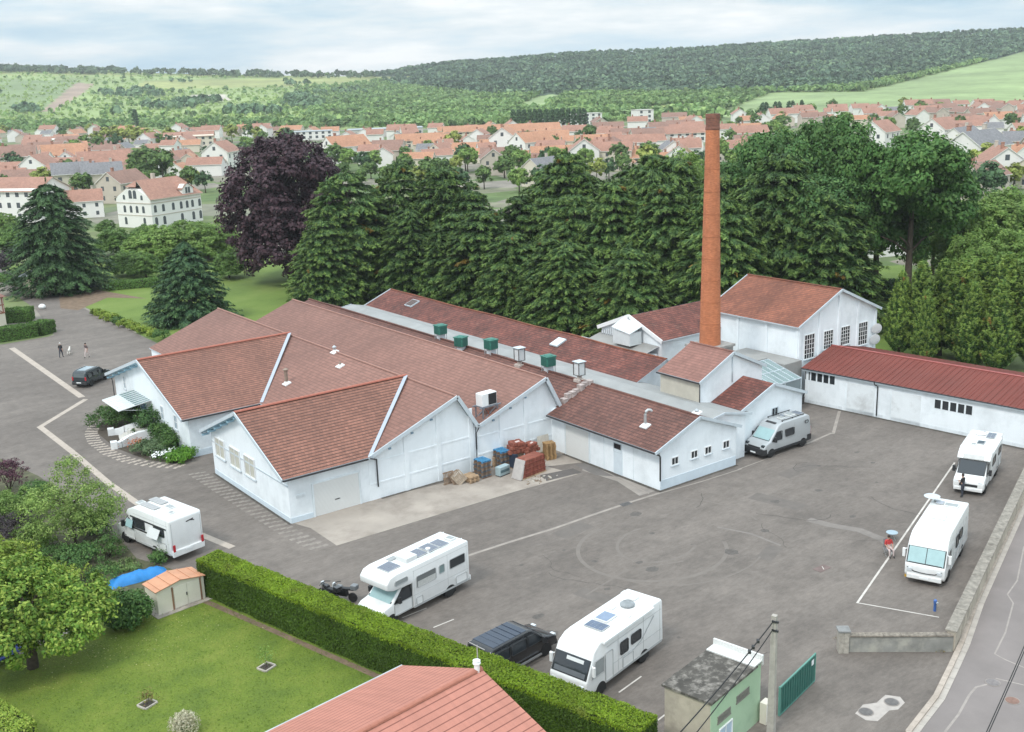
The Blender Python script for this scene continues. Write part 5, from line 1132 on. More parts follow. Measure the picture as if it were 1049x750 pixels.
def hatch(root, x, y, z, lx, ly, mat, name='roof_hatch', h=.07, inner=None):
    o = box_part(root, name, mat, x-lx/2, x+lx/2, y-ly/2, y+ly/2, z-.01, z+h, .03)
    if inner: mb = MB(); mb.box(x-lx/2+.07, x+lx/2-.07, y-ly/2+.07, y+ly/2-.07, z+h-.005, z+h+.008); mb.build('dome', inner, o)
    return o
def solar(root, x, y, z, lx, ly, mat=None, tilt=0):
    mb = MB(); mb.cbox((x, y, z+.05), (lx, ly, .035), 0, 0, 0, tilt); o = mb.build('solar_panel', SKIRT, root)
    mb = MB(); nx, ny = max(1, int(lx/.3)), max(1, int(ly/.26))
    for i in range(nx):
        for j in range(ny):
            cx = -lx/2+.03+(lx-.06)*(i+.5)/nx; cy = -ly/2+.03+(ly-.06)*(j+.5)/ny
            old = mb.M; mb.M = Matrix.Translation((x, y, z+.05)) @ Matrix.Rotation(tilt, 4, 'Y'); mb.cbox((cx, cy, .02), ((lx-.06)/nx-.012, (ly-.06)/ny-.012, .006)); mb.M = old
    mb.build('cells', mat or SOLAR, o); return o
def mirrors(root, x, z, hw, mat, big=False):
    for s in (-1, 1):
        mb = MB(); h = .42 if big else .34; mb.cbox((x, s*(hw+.19), z), (.16, .20, h)); mb.bar((x-.05, s*(hw-.02), z-.05), (x, s*(hw+.12), z-.02), .06)
        mb.build('wing_mirror', mat, root, weld=True)
def lamps(root, x, y, z, sx, sy, sz, mat, name):
    for s in (-1, 1):
        mb = MB(); mb.cbox((x, s*y, z), (sx, sy, sz)); mb.build(name, mat, root, weld=True, bevel=.025)
def plates(root, x, z, nm='number_plate'):
    box_part(root, nm, WHITEP, x-.012, x+.012, -.26, .26, z-.055, z+.055)
def interior_dash(root, x0, x1, hw, z0, z1): box_part(root, 'dashboard', PLAST, x0, x1, -hw, hw, z0, z1)
GRP = 'motorhomes and vans parked in the yard'
def place(px, py, z=0): p = at(px, py, z); return (p.x, p.y, 0)
# ---- motorhome with sleeping alcove over the cab (ducato-like nose), by the hedge
def alcove(label, loc, rz):
    t = thing('motorhome', label, 'motorhome', loc, rz, GRP, VS); hw = 1.13; zr = 3.02
    prof = [(-3.3, .48), (1.0, .46), (1.0, 2.02), (2.35, 2.08), (2.78, 2.26), (2.80, 2.62), (2.55, 2.92), (2.1, zr), (-3.2, zr), (-3.3, zr-.1)]
    body_from(prof, hw, CAR_W, 'body', t, .07)
    cp = [(.9, .45), (3.05, .40), (3.2, .55), (3.2, .95), (2.95, 1.16), (2.45, 1.28), (1.62, 2.12), (.9, 2.12)]
    body_from(cp, hw-.09, CAR_W, 'cab', t, .08, (1.2, .12))
    mb = MB(); plate(mb, cp, 5, 6, .86, .03, .03); mb.build('windscreen', SCREEN, t)
    mb = MB(); plate(mb, cp, 5, 6, .93, .02, .02, 0, .02, .12); plate(mb, cp, 5, 6, .93, .02, .02, 0, .86, .99); mb.build('windscreen_frame', PLAST, t)
    for s in (-1, 1):
        side_panel(t, s, 1.05, 2.3, 1.25, 1.95, hw-.09, PANE, 'cab_window', .0, PLAST, cut=[(1.05, 1.25), (2.3, 1.25), (2.22, 1.36), (1.62, 1.95), (1.05, 1.95)], lean=.1)
        side_panel(t, s, 1.06, 2.3, .55, 1.2, hw-.09, CAR_W, 'cab_door', .012, SKIRT, r=.03)
        arch(t, 2.5, s, hw-.085, .40); arch(t, -1.75, s, hw, .42); wheel(t, 2.5, s*(hw-.2)); wheel(t, -1.75, s*(hw-.13))
        side_panel(t, s, 1.35, 2.25, 2.32, 2.62, hw, HATCHG, 'alcove_window', .012, SKIRT)
        side_panel(t, s, -.7, .75, 1.62, 2.32, hw, glass_mat('curtained_pane', (.16, .17, .17), .15), 'side_window', .014, SKIRT)
        side_panel(t, s, -2.95, -1.75, 1.75, 2.35, hw, PANE, 'side_window', .014, SKIRT)
        side_panel(t, s, -.75, .65, 1.64, 1.98, hw, plain('net_curtain', (.50, .50, .48), .8, .1, 8), 'curtain', .018, r=.03)
        side_panel(t, s, -3.05, -2.2, .62, 1.1, hw, CAR_W, 'service_flap', .012, SKIRT)
        side_panel(t, s, .35, .8, .6, 1.05, hw, CAR_W, 'service_flap', .012, SKIRT)
        side_panel(t, s, -1.35, -.95, 1.78, 2.3, hw, PANEG, 'side_window', .014, SKIRT)
    side_panel(t, -1, -1.35, -.75, .6, 2.4, hw, CAR_W, 'entrance_door', .010, SKIRT)
    mb = MB(); mb.cbox((-1.05, -(hw+.03), 1.5), (.1, .05, .08)); mb.build('door_handle', PLAST, t)
    for y in (-.75, .75): mb = MB(); mb.bar((-3.15, y, zr+.05), (1.6, y, zr+.05), .04); mb.build('roof_rail', WHITEP, t)
    solar(t, 1.75, .1, zr-.02, .9, 1.0, SOLAR, .05); solar(t, -.35, .1, zr, .75, .95); solar(t, -1.2, .1, zr, .75, 1.0); solar(t, -1.95, .15, zr, .7, 1.0)
    hatch(t, .5, .15, zr, .8, .9, HATCH, h=.28); hatch(t, -2.75, .2, zr, .45, .6, HATCH, h=.12, inner=HATCHG); hatch(t, .95, -.55, zr, .5, .4, HATCHG, h=.06)
    mb = MB(); mb.tube([(-.6, .7, zr), (-.6, .7, zr+.35)], .03, 6); mb.lathe([(.12, zr+.33), (.14, zr+.42), (.02, zr+.46)], (-.6, .7, 0), 10); mb.build('aerial', WHITEP, t)
    box_part(t, 'bumper', SKIRT, 3.1, 3.26, -.98, .98, .38, .62, .04); box_part(t, 'rear_bumper', CAR_W, -3.42, -3.28, -1.1, 1.1, .42, .72, .04)
    lamps(t, 3.12, .78, .92, .18, .3, .22, LENS, 'headlight'); lamps(t, -3.31, 1.0, 1.0, .05, .14, .45, REDL, 'tail_light'); plates(t, 3.28, .5)
    mirrors(t, 2.05, 1.45, hw-.1, PLAST); box_part(t, 'grille', PLAST, 3.19, 3.215, -.5, .5, .66, .86)
    trim_lines(t, hw, -3.28, .98, .50, (1.25, 2.72), (-3.1, -1.6, .9))
    mb = MB(); mb.cbox((-1.1, -(hw+.12), .06), (.45, .2, .12), 0); mb.build('levelling_wedge', AMBER, t)
    return t
# ---- fully integrated motorhome, big front screen
def integrated(label, loc, rz, screen, L_=7.0, rack=False, chin=False, dish=False):
    t = thing('motorhome', label, 'motorhome', loc, rz, GRP, VS); hw = 1.15; zr = 2.96; f = L_/2
    prof = [(-f, .50), (f-.15, .42), (f, .62), (f, 1.18), (f-.08, 1.30), (f-.55, 2.22), (f-.75, 2.62), (f-1.25, 2.90), (f-1.7, zr), (-f+.12, zr), (-f, zr-.14)]
    body_from(prof, hw, CAR_W, 'body', t, .13, (2.2, .06), 4)
    mb = MB(); plate(mb, prof, 4, 5, hw-.13, .016, .03, 0, .04, .97); w = mb.build('windscreen', screen, t, weld=True)
    mb = MB(); plate(mb, prof, 4, 5, hw-.06, .010, .02); mb.build('windscreen_surround', PLAST, t)
    if screen is PANE:
        mb = MB(); plate(mb, prof, 4, 5, hw-.3, .024, .012, 0, .72, .90, -.35, .7); mb.build('folded_blind', HATCH, t)
        mb = MB(); plate(mb, prof, 4, 5, hw-.2, .022, .010, 0, .06, .30); mb.build('dashboard_mat', plain('grey_mat', (.10, .11, .12), .6, .1, 3), t)
    else:
        mb = MB(); plate(mb, prof, 4, 5, .02, .024, .012, 0, .04, .97); plate(mb, prof, 4, 5, hw-.2, .028, .012, 0, .03, .07); mb.build('wiper', PLAST, t)
    for s in (-1, 1):
        side_panel(t, s, f-1.75, f-.75, 1.25, 2.12, hw, HATCHG if screen is PANE else PANE, 'cab_window', .012, SKIRT, cut=[(f-1.5, 1.25), (f-.42, 1.25), (f-.78, 2.1), (f-1.5, 2.1)])
        for x in (f-1.25, -f+1.9): arch(t, x, s, hw, .44); wheel(t, x, s*(hw-.13), .35)
        side_panel(t, s, -.15, .55, 1.45, 2.15, hw, PANE, 'side_window', .014, PLAST); side_panel(t, s, -1.35, -.45, 1.6, 2.15, hw, PANE, 'side_window', .014, PLAST)
        side_panel(t, s, -.6, .35, .62, 1.2, hw, CAR_W, 'service_flap', .010, SKIRT, r=.04)
        mb = MB()
        mb.bar((-.55, s*(hw+.008), 1.22), (-1.4, s*(hw+.008), 1.45), .02, .05); mb.bar((-1.4, s*(hw+.008), 1.45), (-2.6, s*(hw+.006), 2.35), .02, .05); mb.build('side_stripe', SKIRT, t)
    side_panel(t, -1, f-2.3, f-1.65, .6, 2.15, hw, CAR_W, 'entrance_door', .011, SKIRT); side_panel(t, -1, f-2.2, f-1.75, 1.3, 2.05, hw, HATCHG, 'door_window', .024, SKIRT)
    side_panel(t, 1, f-2.3, f-1.65, .6, 2.15, hw, CAR_W, 'cab_door', .011, SKIRT)
    mb = MB(); mb.cbox((f-2.32, -(hw+.04), 1.35), (.07, .06, .2)); mb.build('door_handle', PLAST, t)
    if dish:
        mb = MB(); mb.lathe([(.02, .02), (.3, .05), (.5, .14)], (-f+1.0, -1.0, zr+.25), 20); mb.build('roof_dish', plain('translucent_dish', (.52, .56, .60), .4, .05, 3), t, smooth=R(40), weld=True)
        hatch(t, -f+1.2, .25, zr, .6, .9, HATCH, h=.1, inner=HATCHG); solar(t, -f+1.0, -.5, zr, .6, .5, plain('pale_solar', (.34, .37, .42), .2, .05, 3)); hatch(t, -.2, -.05, zr, .9, .8, HATCH, h=.1, inner=HATCH); hatch(t, -.75, .0, zr, .3, .3, HATCH, h=.1); hatch(t, -f+.95, -.8, zr, .16, .16, HATCHG, h=.14)
    else:
        solar(t, 1.05, .05, zr, .75, 1.15, SOLARB); hatch(t, .05, -.1, zr, 1.0, .85, HATCH, h=.1, inner=plain('blue_grey_dome', (.20, .26, .36), .15, .1, 3))
        hatch(t, -1.0, -.55, zr, .45, .55, HATCH, h=.08); hatch(t, -2.6, -.2, zr, .5, .6, HATCH, h=.08); hatch(t, -.8, .75, zr, .3, .3, HATCH, h=.07); hatch(t, -2.9, -.8, zr, .4, .5, HATCH, h=.05)
        mb = MB(); mb.lathe([(.40, zr+.05), (.40, zr+.12), (.3, zr+.2), (.02, zr+.24)], (-1.75, .05, 0), 20); mb.build('roof_dish', plain('grey_dome', (.25, .27, .28), .3, .2, 4), t, smooth=R(35), weld=True)
        mb = MB(); mb.cbox((-.2, hw+.03, zr-.12), (4.6, .16, .16)); mb.build('awning_case', WHITEP, t, weld=True, bevel=.03)
    box_part(t, 'bumper', CAR_W, f-.06, f+.09, -1.0, 1.0, .36, .66, .05); lamps(t, f+.0, .86, .92, .12, .30, .22, LENS, 'headlight')
    if chin:
        mb = MB()
        for s in (-1, 1): mb.bar((f+.035, s*.15, .80), (f+.035, s*.6, .84), .03, .04); mb.bar((f+.035, s*.6, .84), (f+.03, s*1.0, 1.05), .03, .05)
        mb.bar((f+.035, -.15, .8), (f+.035, .15, .8), .03, .04); mb.build('chin_line', PLAST, t)
    else: box_part(t, 'grille', PLAST, f, f+.02, -.6, .6, .72, .9)
    plates(t, f+.10, .5); lamps(t, -f-.01, 1.0, 1.05, .05, .16, .5, REDL, 'tail_light')
    for s in (-1, 1): mb = MB(); mb.cbox((f-.42, s*(hw+.17), 1.75), (.14, .17, .55)); mb.bar((f-.5, s*hw, 2.0), (f-.44, s*(hw+.16), 1.95), .06); mb.build('wing_mirror', CAR_W, t, weld=True, bevel=.04)
    trim_lines(t, hw, -f+.15, f-1.8, .52, (1.28, 2.45), (-f+.35, -1.6, .75))
    if rack:
        mb = MB()
        for y in (-.75, .75): mb.bar((-f-.03, y, .9), (-f-.08, y, 2.3), .04)
        for z in (1.0, 1.35): mb.bar((-f-.35, -.85, z), (-f-.35, .85, z), .05)
        for y in (-.75, .75): mb.bar((-f-.02, y, 1.0), (-f-.4, y, 1.0), .04)
        mb.build('bike_rack', PLAST, t)
        mb = MB()
        for x in (-.5, .5):
            ring = [(-f-.25, x+.33*math.cos(a), 1.6+.33*math.sin(a)) for a in [2*math.pi*k/18 for k in range(19)]]; mb.tube(ring, .03, 5, caps=False)
        mb.bar((-f-.25, -.5, 1.6), (-f-.25, .2, 1.95), .05); mb.bar((-f-.25, .5, 1.6), (-f-.25, .2, 1.95), .05); mb.build('carried_bicycle', plain('bicycle_black', (.03, .03, .035), .4, .2, 3), t)
    if dish: mb = MB(); mb.cbox((f-.9, -hw-.02, .10), (.3, .2, .2)); mb.build('levelling_wedge', AMBER, t)
    return t
# ---- low-profile motorhome with a van nose and a skylight over the cab
def low_profile(label, loc, rz, L_=6.9, rear=False):
    t = thing('motorhome', label, 'motorhome', loc, rz, GRP, VS); hw = 1.14; zr = 2.86; f = L_/2
    prof = [(-f, .52), (f-2.3, .48), (f-2.1, 1.6), (f-1.75, 2.12), (f-1.5, 2.22), (f-1.75, 2.55), (f-2.5, zr), (-f+.1, zr), (-f, zr-.12)]
    body_from(prof, hw, CAR_W, 'body', t, .09, None, 3)
    cp = [(f-2.4, .42), (f-.15, .38), (f, .55), (f, .98), (f-.22, 1.18), (f-.75, 1.32), (f-1.62, 2.16), (f-2.4, 2.16)]
    body_from(cp, hw-.1, CAR_W, 'cab', t, .09, (1.2, .14))
    mb = MB(); plate(mb, cp, 5, 6, .86, .025, .03, 0, .04, .94); mb.build('windscreen', PANE if not rear else PANEB, t); mb = MB(); plate(mb, cp, 5, 6, .93, .018, .02); mb.build('windscreen_frame', PLAST, t)
    mb = MB(); plate(mb, prof, 4, 5, .72, .02, .03, 0, .1, .95); mb.build('cab_skylight', HATCHG, t)
    for s in (-1, 1):
        side_panel(t, s, 0, 0, 1.25, 0, hw-.1, PANE, 'cab_window', .0, PLAST, cut=[(f-2.15, 1.28), (f-.95, 1.28), (f-1.05, 1.4), (f-1.7, 1.98), (f-2.15, 1.98)], lean=.1)
        side_panel(t, s, f-2.15, f-.95, .55, 1.22, hw-.1, CAR_W, 'cab_door', .012, SKIRT, r=.03)
        for x in (f-.95, -f+1.8): arch(t, x, s, hw-(.095 if x > 0 else 0), .42); wheel(t, x, s*(hw-(.2 if x > 0 else .13)))
        side_panel(t, s, -.45, .85, 1.55, 2.15, hw, PANE, 'side_window', .014, PLAST); side_panel(t, s, -f+.6, -f+1.7, 1.6, 2.15, hw, PANE, 'side_window', .014, PLAST)
        side_panel(t, s, -f+.5, -f+1.3, .65, 1.2, hw, CAR_W, 'service_flap', .010, SKIRT)
        if rear:
            side_panel(t, s, -f+.35, f-2.0, 2.12, 2.22, hw, PLAST, 'side_band', .016, r=.02); side_panel(t, s, -f+1.6, f-1.2, 1.38, 1.48, hw, PLAST, 'side_band', .012, r=.02)
            mb = MB(); mb.cbox((-f+1.5, s*(hw+.2), 1.75), (1.15, .03, .62), 0, 0, s*.5); mb.build('open_window_pane', HATCH, t); mb = MB(); mb.cbox((f-2.0, s*(hw+.12), 1.7), (.7, .03, .5), 0, 0, s*.3); mb.build('cab_screen', SCREEN, t)
    side_panel(t, -1, -1.3, -.65, .6, 2.3, hw, CAR_W, 'entrance_door', .010, SKIRT)
    if not rear: mb = MB(); mb.cbox((-.6, hw+.02, zr-.14), (3.6, .14, .15)); mb.build('awning_case', WHITEP, t, weld=True, bevel=.03)
    if rear:
        for x, y, lx, ly, m in ((.9, .45, .5, .5, HATCHG), (.15, -.35, 1.4, .55, SOLAR), (-.2, .45, 1.5, .5, SOLAR), (-1.3, -.2, .7, .5, HATCHG), (-2.2, .3, .4, .4, HATCHG)):
            (solar(t, x, y, zr, lx, ly, plain('grey_solar_cell', (.34, .34, .34), .25, .1, 3)) if m is SOLAR else hatch(t, x, y, zr, lx, ly, HATCH, h=.08, inner=m))
    else:
        hatch(t, -.3, .1, zr, .8, .55, HATCHG, h=.06, inner=PANE); solar(t, -2.2, .5, zr, 1.3, .6, SOLAR); hatch(t, -1.5, -.1, zr, .4, .4, HATCH, h=.1); hatch(t, .35, -.3, zr, .45, .4, HATCH, h=.08, inner=HATCHG)
        mb = MB(); mb.lathe([(.38, zr+.04), (.38, zr+.1), (.2, zr+.2), (.02, zr+.22)], (-2.3, -.25, 0), 18); mb.build('roof_dish', WHITEP, t, smooth=R(35), weld=True); hatch(t, -2.7, -.2, zr, .5, .5, HATCH, h=.09, inner=HATCHG)
    box_part(t, 'bumper', CAR_W, f-.1, f+.06, -.98, .98, .34, .60, .05); box_part(t, 'grille', PLAST, f-.01, f+.02, -.62, .62, .68, .86); lamps(t, f-.12, .80, .95, .2, .32, .22, LENS, 'headlight'); plates(t, f+.07, .48)
    box_part(t, 'rear_bumper', CAR_W, -f-.12, -f+.02, -1.12, 1.12, .42, .85, .05); lamps(t, -f-.10, .99, 1.0, .06, .17, .46, REDL, 'tail_light'); plates(t, -f-.125, .72)
    mirrors(t, f-1.2, 1.5, hw-.1, PLAST, True); trim_lines(t, hw, -f+.1, f-2.35, .54, (1.25, 2.42), (-f+.3, -1.5))
    if rear:
        mb = MB(); mb.bar((-f-.006, -.55, 2.48), (-f-.006, -.05, 2.42), .02, .07); mb.bar((-f-.006, -.3, 2.45), (-f-.006, -.62, 2.36), .02, .05); mb.build('rear_emblem', PLAST, t)
        mb = MB()
        for s in (-1, 1): mb.bar((-f-.005, s*1.02, .95), (-f-.005, s*1.02, 2.6), .02)
        mb.build('rear_moulding', SKIRT, t)
    return t
# ---- high roofed panel van
def panel_van(label, loc, rz):
    t = thing('camper_van', label, 'camper van', loc, rz, GRP, VS); hw = 1.02; zr = 2.62
    prof = [(-2.95, .42), (2.55, .36), (2.9, .55), (2.92, .95), (2.6, 1.22), (2.15, 1.36), (1.32, 2.15), (1.05, 2.45), (.6, 2.60), (-2.6, zr), (-2.9, 2.45), (-2.98, 1.4)]
    body_from(prof, hw, CAR_G, 'body', t, .12, (1.3, .16), 4)
    mb = MB(); plate(mb, prof, 5, 6, .80, .03, .03, 0, .05, .95); mb.build('windscreen', SCREEN, t, weld=True); mb = MB(); plate(mb, prof, 5, 6, .84, .024, .02, 0, .0, .2); mb.build('windscreen_base', PLAST, t)
    mb = MB(); plate(mb, prof, 7, 8, .5, .02, .02, 0, .1, .6); mb.build('roof_lamp_bar', PLAST, t)
    lean = .16/1.3
    for s in (-1, 1):
        side_panel(t, s, 0, 0, 1.32, 0, hw, PANE, 'cab_window', .012, PLAST, cut=[(.75, 1.32), (1.95, 1.32), (1.9, 1.42), (1.3, 2.0), (.75, 2.0)], lean=lean)
        side_panel(t, s, -.75, .3, 1.40, 1.98, hw, PANE, 'side_window', .02, PLAST, lean=lean); side_panel(t, s, -2.6, -2.2, 1.95, 2.2, hw-.07, HATCHG, 'side_window', .02, PLAST, lean=lean)
        side_panel(t, s, -2.9, 2.4, .42, .62, hw, PLAST, 'sill_strip', .012, r=.03); side_panel(t, s, -2.96, -2.45, .45, .95, hw, PLAST, 'rear_corner_guard', .013, r=.05)
        for x in (2.0, -1.95): arch(t, x, s, hw, .43); wheel(t, x, s*(hw-.12), .35)
        for x in (.55, -.95): mb = MB(); mb.bar((x, s*(hw+.004), .65), (x, s*(hw-.12), 2.3), .015); mb.build('door_seam', SKIRT, t)
    mb = MB(); mb.prism([(2.45, -hw-.01, .32), (2.98, -hw+.2, .32), (3.0, -hw+.2, .82), (2.55, -hw-.01, .88)], (0, .3, 0)); mb.box(2.75, 3.02, -hw+.1, hw-.1, .32, .86); mb.prism([(2.45, hw-.29, .32), (2.98, hw-.29, .32), (3.0, hw-.29, .82), (2.55, hw-.29, .88)], (0, .3, 0)); mb.build('bumper', PLAST, t, weld=True, bevel=.05)
    lamps(t, 2.72, .80, 1.06, .3, .3, .2, PANE, 'headlight'); plates(t, 3.04, .5); lamps(t, -2.97, .88, 1.2, .05, .16, .7, REDL, 'tail_light'); mirrors(t, 1.75, 1.5, hw, PLAST, True); box_part(t, 'grille', PLAST, 2.88, 2.93, -.6, .6, .86, .98)
    for y in (-.72, .72):
        mb = MB(); mb.bar((-2.3, y, zr+.08), (.5, y, zr+.08), .05)
        for x in (-2.2, -.9, .4): mb.bar((x, y, zr-.03), (x, y, zr+.08), .05)
        mb.build('roof_rail', PLAST, t)
    hatch(t, -1.4, 0, zr, .7, .7, HATCH, h=.1, inner=HATCHG); hatch(t, -.2, .1, zr, .5, .5, HATCH, h=.08, inner=HATCHG); solar(t, -2.2, .1, zr, .7, .9, SOLAR); solar(t, -.75, -.25, zr, .4, .5, SOLAR)
    return t
def black_van(label, loc, rz):
    t = thing('camper_van', label, 'van', loc, rz, GRP, VS); hw = .97; zr = 1.97
    prof = [(-2.5, .42), (2.2, .36), (2.5, .55), (2.5, .85), (2.2, 1.02), (1.55, 1.16), (.75, 1.84), (.45, 1.93), (-2.2, zr), (-2.45, 1.8), (-2.55, 1.1)]
    body_from(prof, hw, CAR_K, 'body', t, .12, (1.05, .16), 4)
    mb = MB(); plate(mb, prof, 5, 6, .76, .03, .03, 0, .06, .94); mb.build('windscreen', PANE, t, weld=True); lean = .16/.9
    for s in (-1, 1):
        side_panel(t, s, 0, 0, 1.1, 0, hw, PANE, 'cab_window', .012, PLAST, cut=[(.2, 1.1), (1.4, 1.1), (1.3, 1.2), (.7, 1.70), (.2, 1.70)], lean=lean); side_panel(t, s, -1.05, .1, 1.1, 1.72, hw, PANE, 'side_window', .014, PLAST, lean=lean); side_panel(t, s, -2.3, -1.15, 1.1, 1.72, hw, PANE, 'side_window', .014, PLAST, lean=lean)
        for x in (1.6, -1.6): arch(t, x, s, hw, .40); wheel(t, x, s*(hw-.11), .33)
        mb = MB(); mb.bar((-1.2, s*(hw+.1), .38), (1.1, s*(hw+.1), .38), .09); mb.build('side_step', CHROME, t)
    mb = MB(); mb.prism([(-2.15, -.76, zr-.02), (.35, -.72, zr-.055), (.35, .72, zr-.055), (-2.15, .76, zr-.02)][::-1], (0, 0, .03))
    for i in range(1, 6): mb.box(-2.1+i*.41, -2.085+i*.41, -.74, .74, zr-.02, zr+.016, 1)
    mb.build('roof_film', [plain('roof_solar_film', (.030, .042, .066), .18, .10, 2), plain('film_seam', (.06, .075, .10), .3, .1, 2)], t); box_part(t, 'bumper', PLAST, 2.35, 2.58, -.9, .9, .32, .62, .06); lamps(t, 2.35, .72, .88, .3, .3, .17, LENS, 'headlight'); lamps(t, -2.53, .82, 1.1, .05, .14, .6, REDL, 'tail_light'); mirrors(t, 1.25, 1.2, hw, PLAST); plates(t, 2.6, .48)
    return t
def people_carrier(label, loc, rz):
    t = thing('parked_car', label, 'car', loc, rz, None, VS); hw = .90; zr = 1.78
    prof = [(-2.15, .38), (1.95, .32), (2.2, .5), (2.2, .78), (1.95, .95), (1.2, 1.06), (.45, 1.66), (.1, 1.76), (-1.85, zr), (-2.1, 1.6), (-2.2, 1.05), (-2.22, .6)]
    body_from(prof, hw, CAR_D, 'body', t, .10, (.95, .16), 4); lean = .16/.8
    mb = MB(); plate(mb, prof, 5, 6, .70, .03, .03, 0, .06, .94); mb.build('windscreen', PANE, t, weld=True); mb = MB(); plate(mb, prof, 9, 10, .66, .03, .03, 0, .05, .85); mb.build('rear_window', plain('rear_pane', (.10, .12, .125), .1, .1, 3), t, weld=True)
    for s in (-1, 1):
        side_panel(t, s, 0, 0, 1.02, 0, hw, PANE, 'side_window', .012, PLAST, cut=[(-.0, 1.02), (1.05, 1.02), (.45, 1.55), (0, 1.55)], lean=lean); side_panel(t, s, -1.0, -.05, 1.02, 1.55, hw, PANE, 'side_window', .012, PLAST, lean=lean); side_panel(t, s, -1.85, -1.08, 1.02, 1.52, hw, PANE, 'side_window', .012, PLAST, lean=lean)
        for x in (1.35, -1.35): arch(t, x, s, hw, .38); wheel(t, x, s*(hw-.1), .32, .21)
        mb = MB(); mb.bar((-1.8, s*.62, zr+.05), (.1, s*.62, zr+.03), .04); mb.build('roof_rail', CHROME, t)
    mb = MB(); mb.box(-1.7, .0, -.5, .5, zr-.0, zr+.012); mb.build('glass_roof', plain('pale_roof_reflection_glass', (.30, .37, .41), .1, .05, 3), t)
    box_part(t, 'rear_bumper', PLAST, -2.32, -2.15, -.86, .86, .34, .66, .05); lamps(t, -2.2, .76, 1.0, .08, .16, .4, REDL, 'tail_light'); plates(t, -2.335, .6); mirrors(t, .9, 1.1, hw, PLAST); lamps(t, 2.05, .66, .8, .2, .3, .15, LENS, 'headlight')
    return t
def trim_lines(t, hw, x0, x1, z0, zs, xs):
    """panel joints, lower skirt and thin decal stripes down both sides"""
    for s in (-1, 1):
        mb = MB(); mb.box(x0, x1, s*hw-.006 if s > 0 else -hw-.007, hw+.007 if s > 0 else -hw+.006, z0-.02, z0+.10); mb.build('lower_skirt', SKIRT, t)
        mb = MB()
        for z in zs: mb.box(x0+.1, x1, s*hw-.004 if s > 0 else -hw-.006, hw+.006 if s > 0 else -hw+.004, z-.008, z+.008)
        for x in xs: mb.box(x-.006, x+.006, s*hw-.004 if s > 0 else -hw-.0055, hw+.0055 if s > 0 else -hw+.004, z0+.1, 2.75)
        mb.build('panel_joint', SKIRT, t)
RVH = R(193.5)
alcove('white alcove motorhome with four roof panels, behind the hedge beside the covered motorbikes', (34.2, 58.2, 0), R(192)).scale = (1.24, 1.15, 1.15)
integrated('big white motorhome with dark windscreen and rear bike rack, beside the black van', (38.45, 43.55, 0), RVH, PANE, 7.1, rack=True)
integrated('white motorhome with pale screened windscreen beside the red chair, next to the street wall', (65.35, 39.35, 0), R(201), SCREEN, 7.2, chin=True, dish=True)
low_profile('white motorhome with cab skylight, parked nearest the red-roofed garage', (81.8, 46.2, 0), R(201), 6.8)
low_profile('white motorhome seen from behind with red tail lights, behind the garden shed', (24.4, 79.2, 0), R(103), 6.3, rear=True).scale = (1.22, 1.22, 1.2)
panel_van('silver high-roof camper van with black bumper by the gabled annex', (75.9, 62.25, 0), R(180.5))
black_van('black van with solar film over its roof, half hidden by the hedge', (34.7, 47.9, 0), R(9))
people_carrier('dark people carrier parked beside the entrance wing', (35.2, 132.4, 0), R(40))
# motorbikes under dark covers at the nose of the alcove motorhome
def motorbike(loc, rz, label, m):
    t = thing('motorbike', label, 'motorbike', loc, rz, 'motorbikes beside the hedge', VS)
    for x in (-.68, .70):
        mb = MB(); mb.lathe([(.20, -.06), (.29, -.06), (.31, 0), (.29, .06), (.20, .06)], (x, 0, .31), 18, 0, 'Y'); w = mb.build('wheel', BLACK, t, smooth=R(35), weld=True); mb = MB(); mb.lathe([(.2, -.03), (.02, -.04)], (x, 0, .31), 12, 0, 'Y'); mb.lathe([(.2, .03), (.02, .04)], (x, 0, .31), 12, 0, 'Y'); mb.build('rim', CHROME, w)
    mb = MB(); mb.prism([(-.35, -.16, .35), (.35, -.16, .35), (.4, -.16, .75), (-.3, -.16, .72)], (0, .32, 0)); mb.build('engine', PLAST, t, weld=True, bevel=.04)
    mb = MB(); mb.prism([(.0, -.16, .72), (.45, -.14, .78), (.35, -.12, 1.02), (.05, -.14, .98)], (0, .3, 0)); mb.build('tank', m, t, weld=True, bevel=.06)
    mb = MB(); mb.prism([(-.85, -.14, .80), (.05, -.14, .76), (.05, -.14, .86), (-.8, -.14, .95)], (0, .28, 0)); mb.build('seat', PLAST, t, weld=True, bevel=.04)
    mb = MB(); mb.bar((.72, .07, .32), (.48, .07, 1.0), .05); mb.bar((.72, -.07, .32), (.48, -.07, 1.0), .05); mb.build('fork', CHROME, t); mb = MB(); mb.tube([(.35, -.4, 1.02), (.47, -.15, 1.08), (.47, .15, 1.08), (.35, .4, 1.02)], .025, 6); mb.build('handlebar', PLAST, t)
    mb = MB(); mb.cbox((.62, 0, .95), (.12, .22, .3), 0, 0, 0, -.3); mb.build('headlight', LENS, t, weld=True, bevel=.04); mb = MB(); mb.cbox((-.85, 0, 1.02), (.4, .42, .32)); mb.build('top_box', m, t, weld=True, bevel=.06)
p = at(337, 604, .8); motorbike((p.x, p.y, 0), R(100), 'black motorbike with top box behind the hedge, left of its pair', CAR_K); p = at(351, 604, .8); motorbike((p.x, p.y, 0), R(120), 'grey motorbike behind the hedge, nearer the motorhome', plain('bike_grey', (.18, .19, .20), .35, .1, 3))
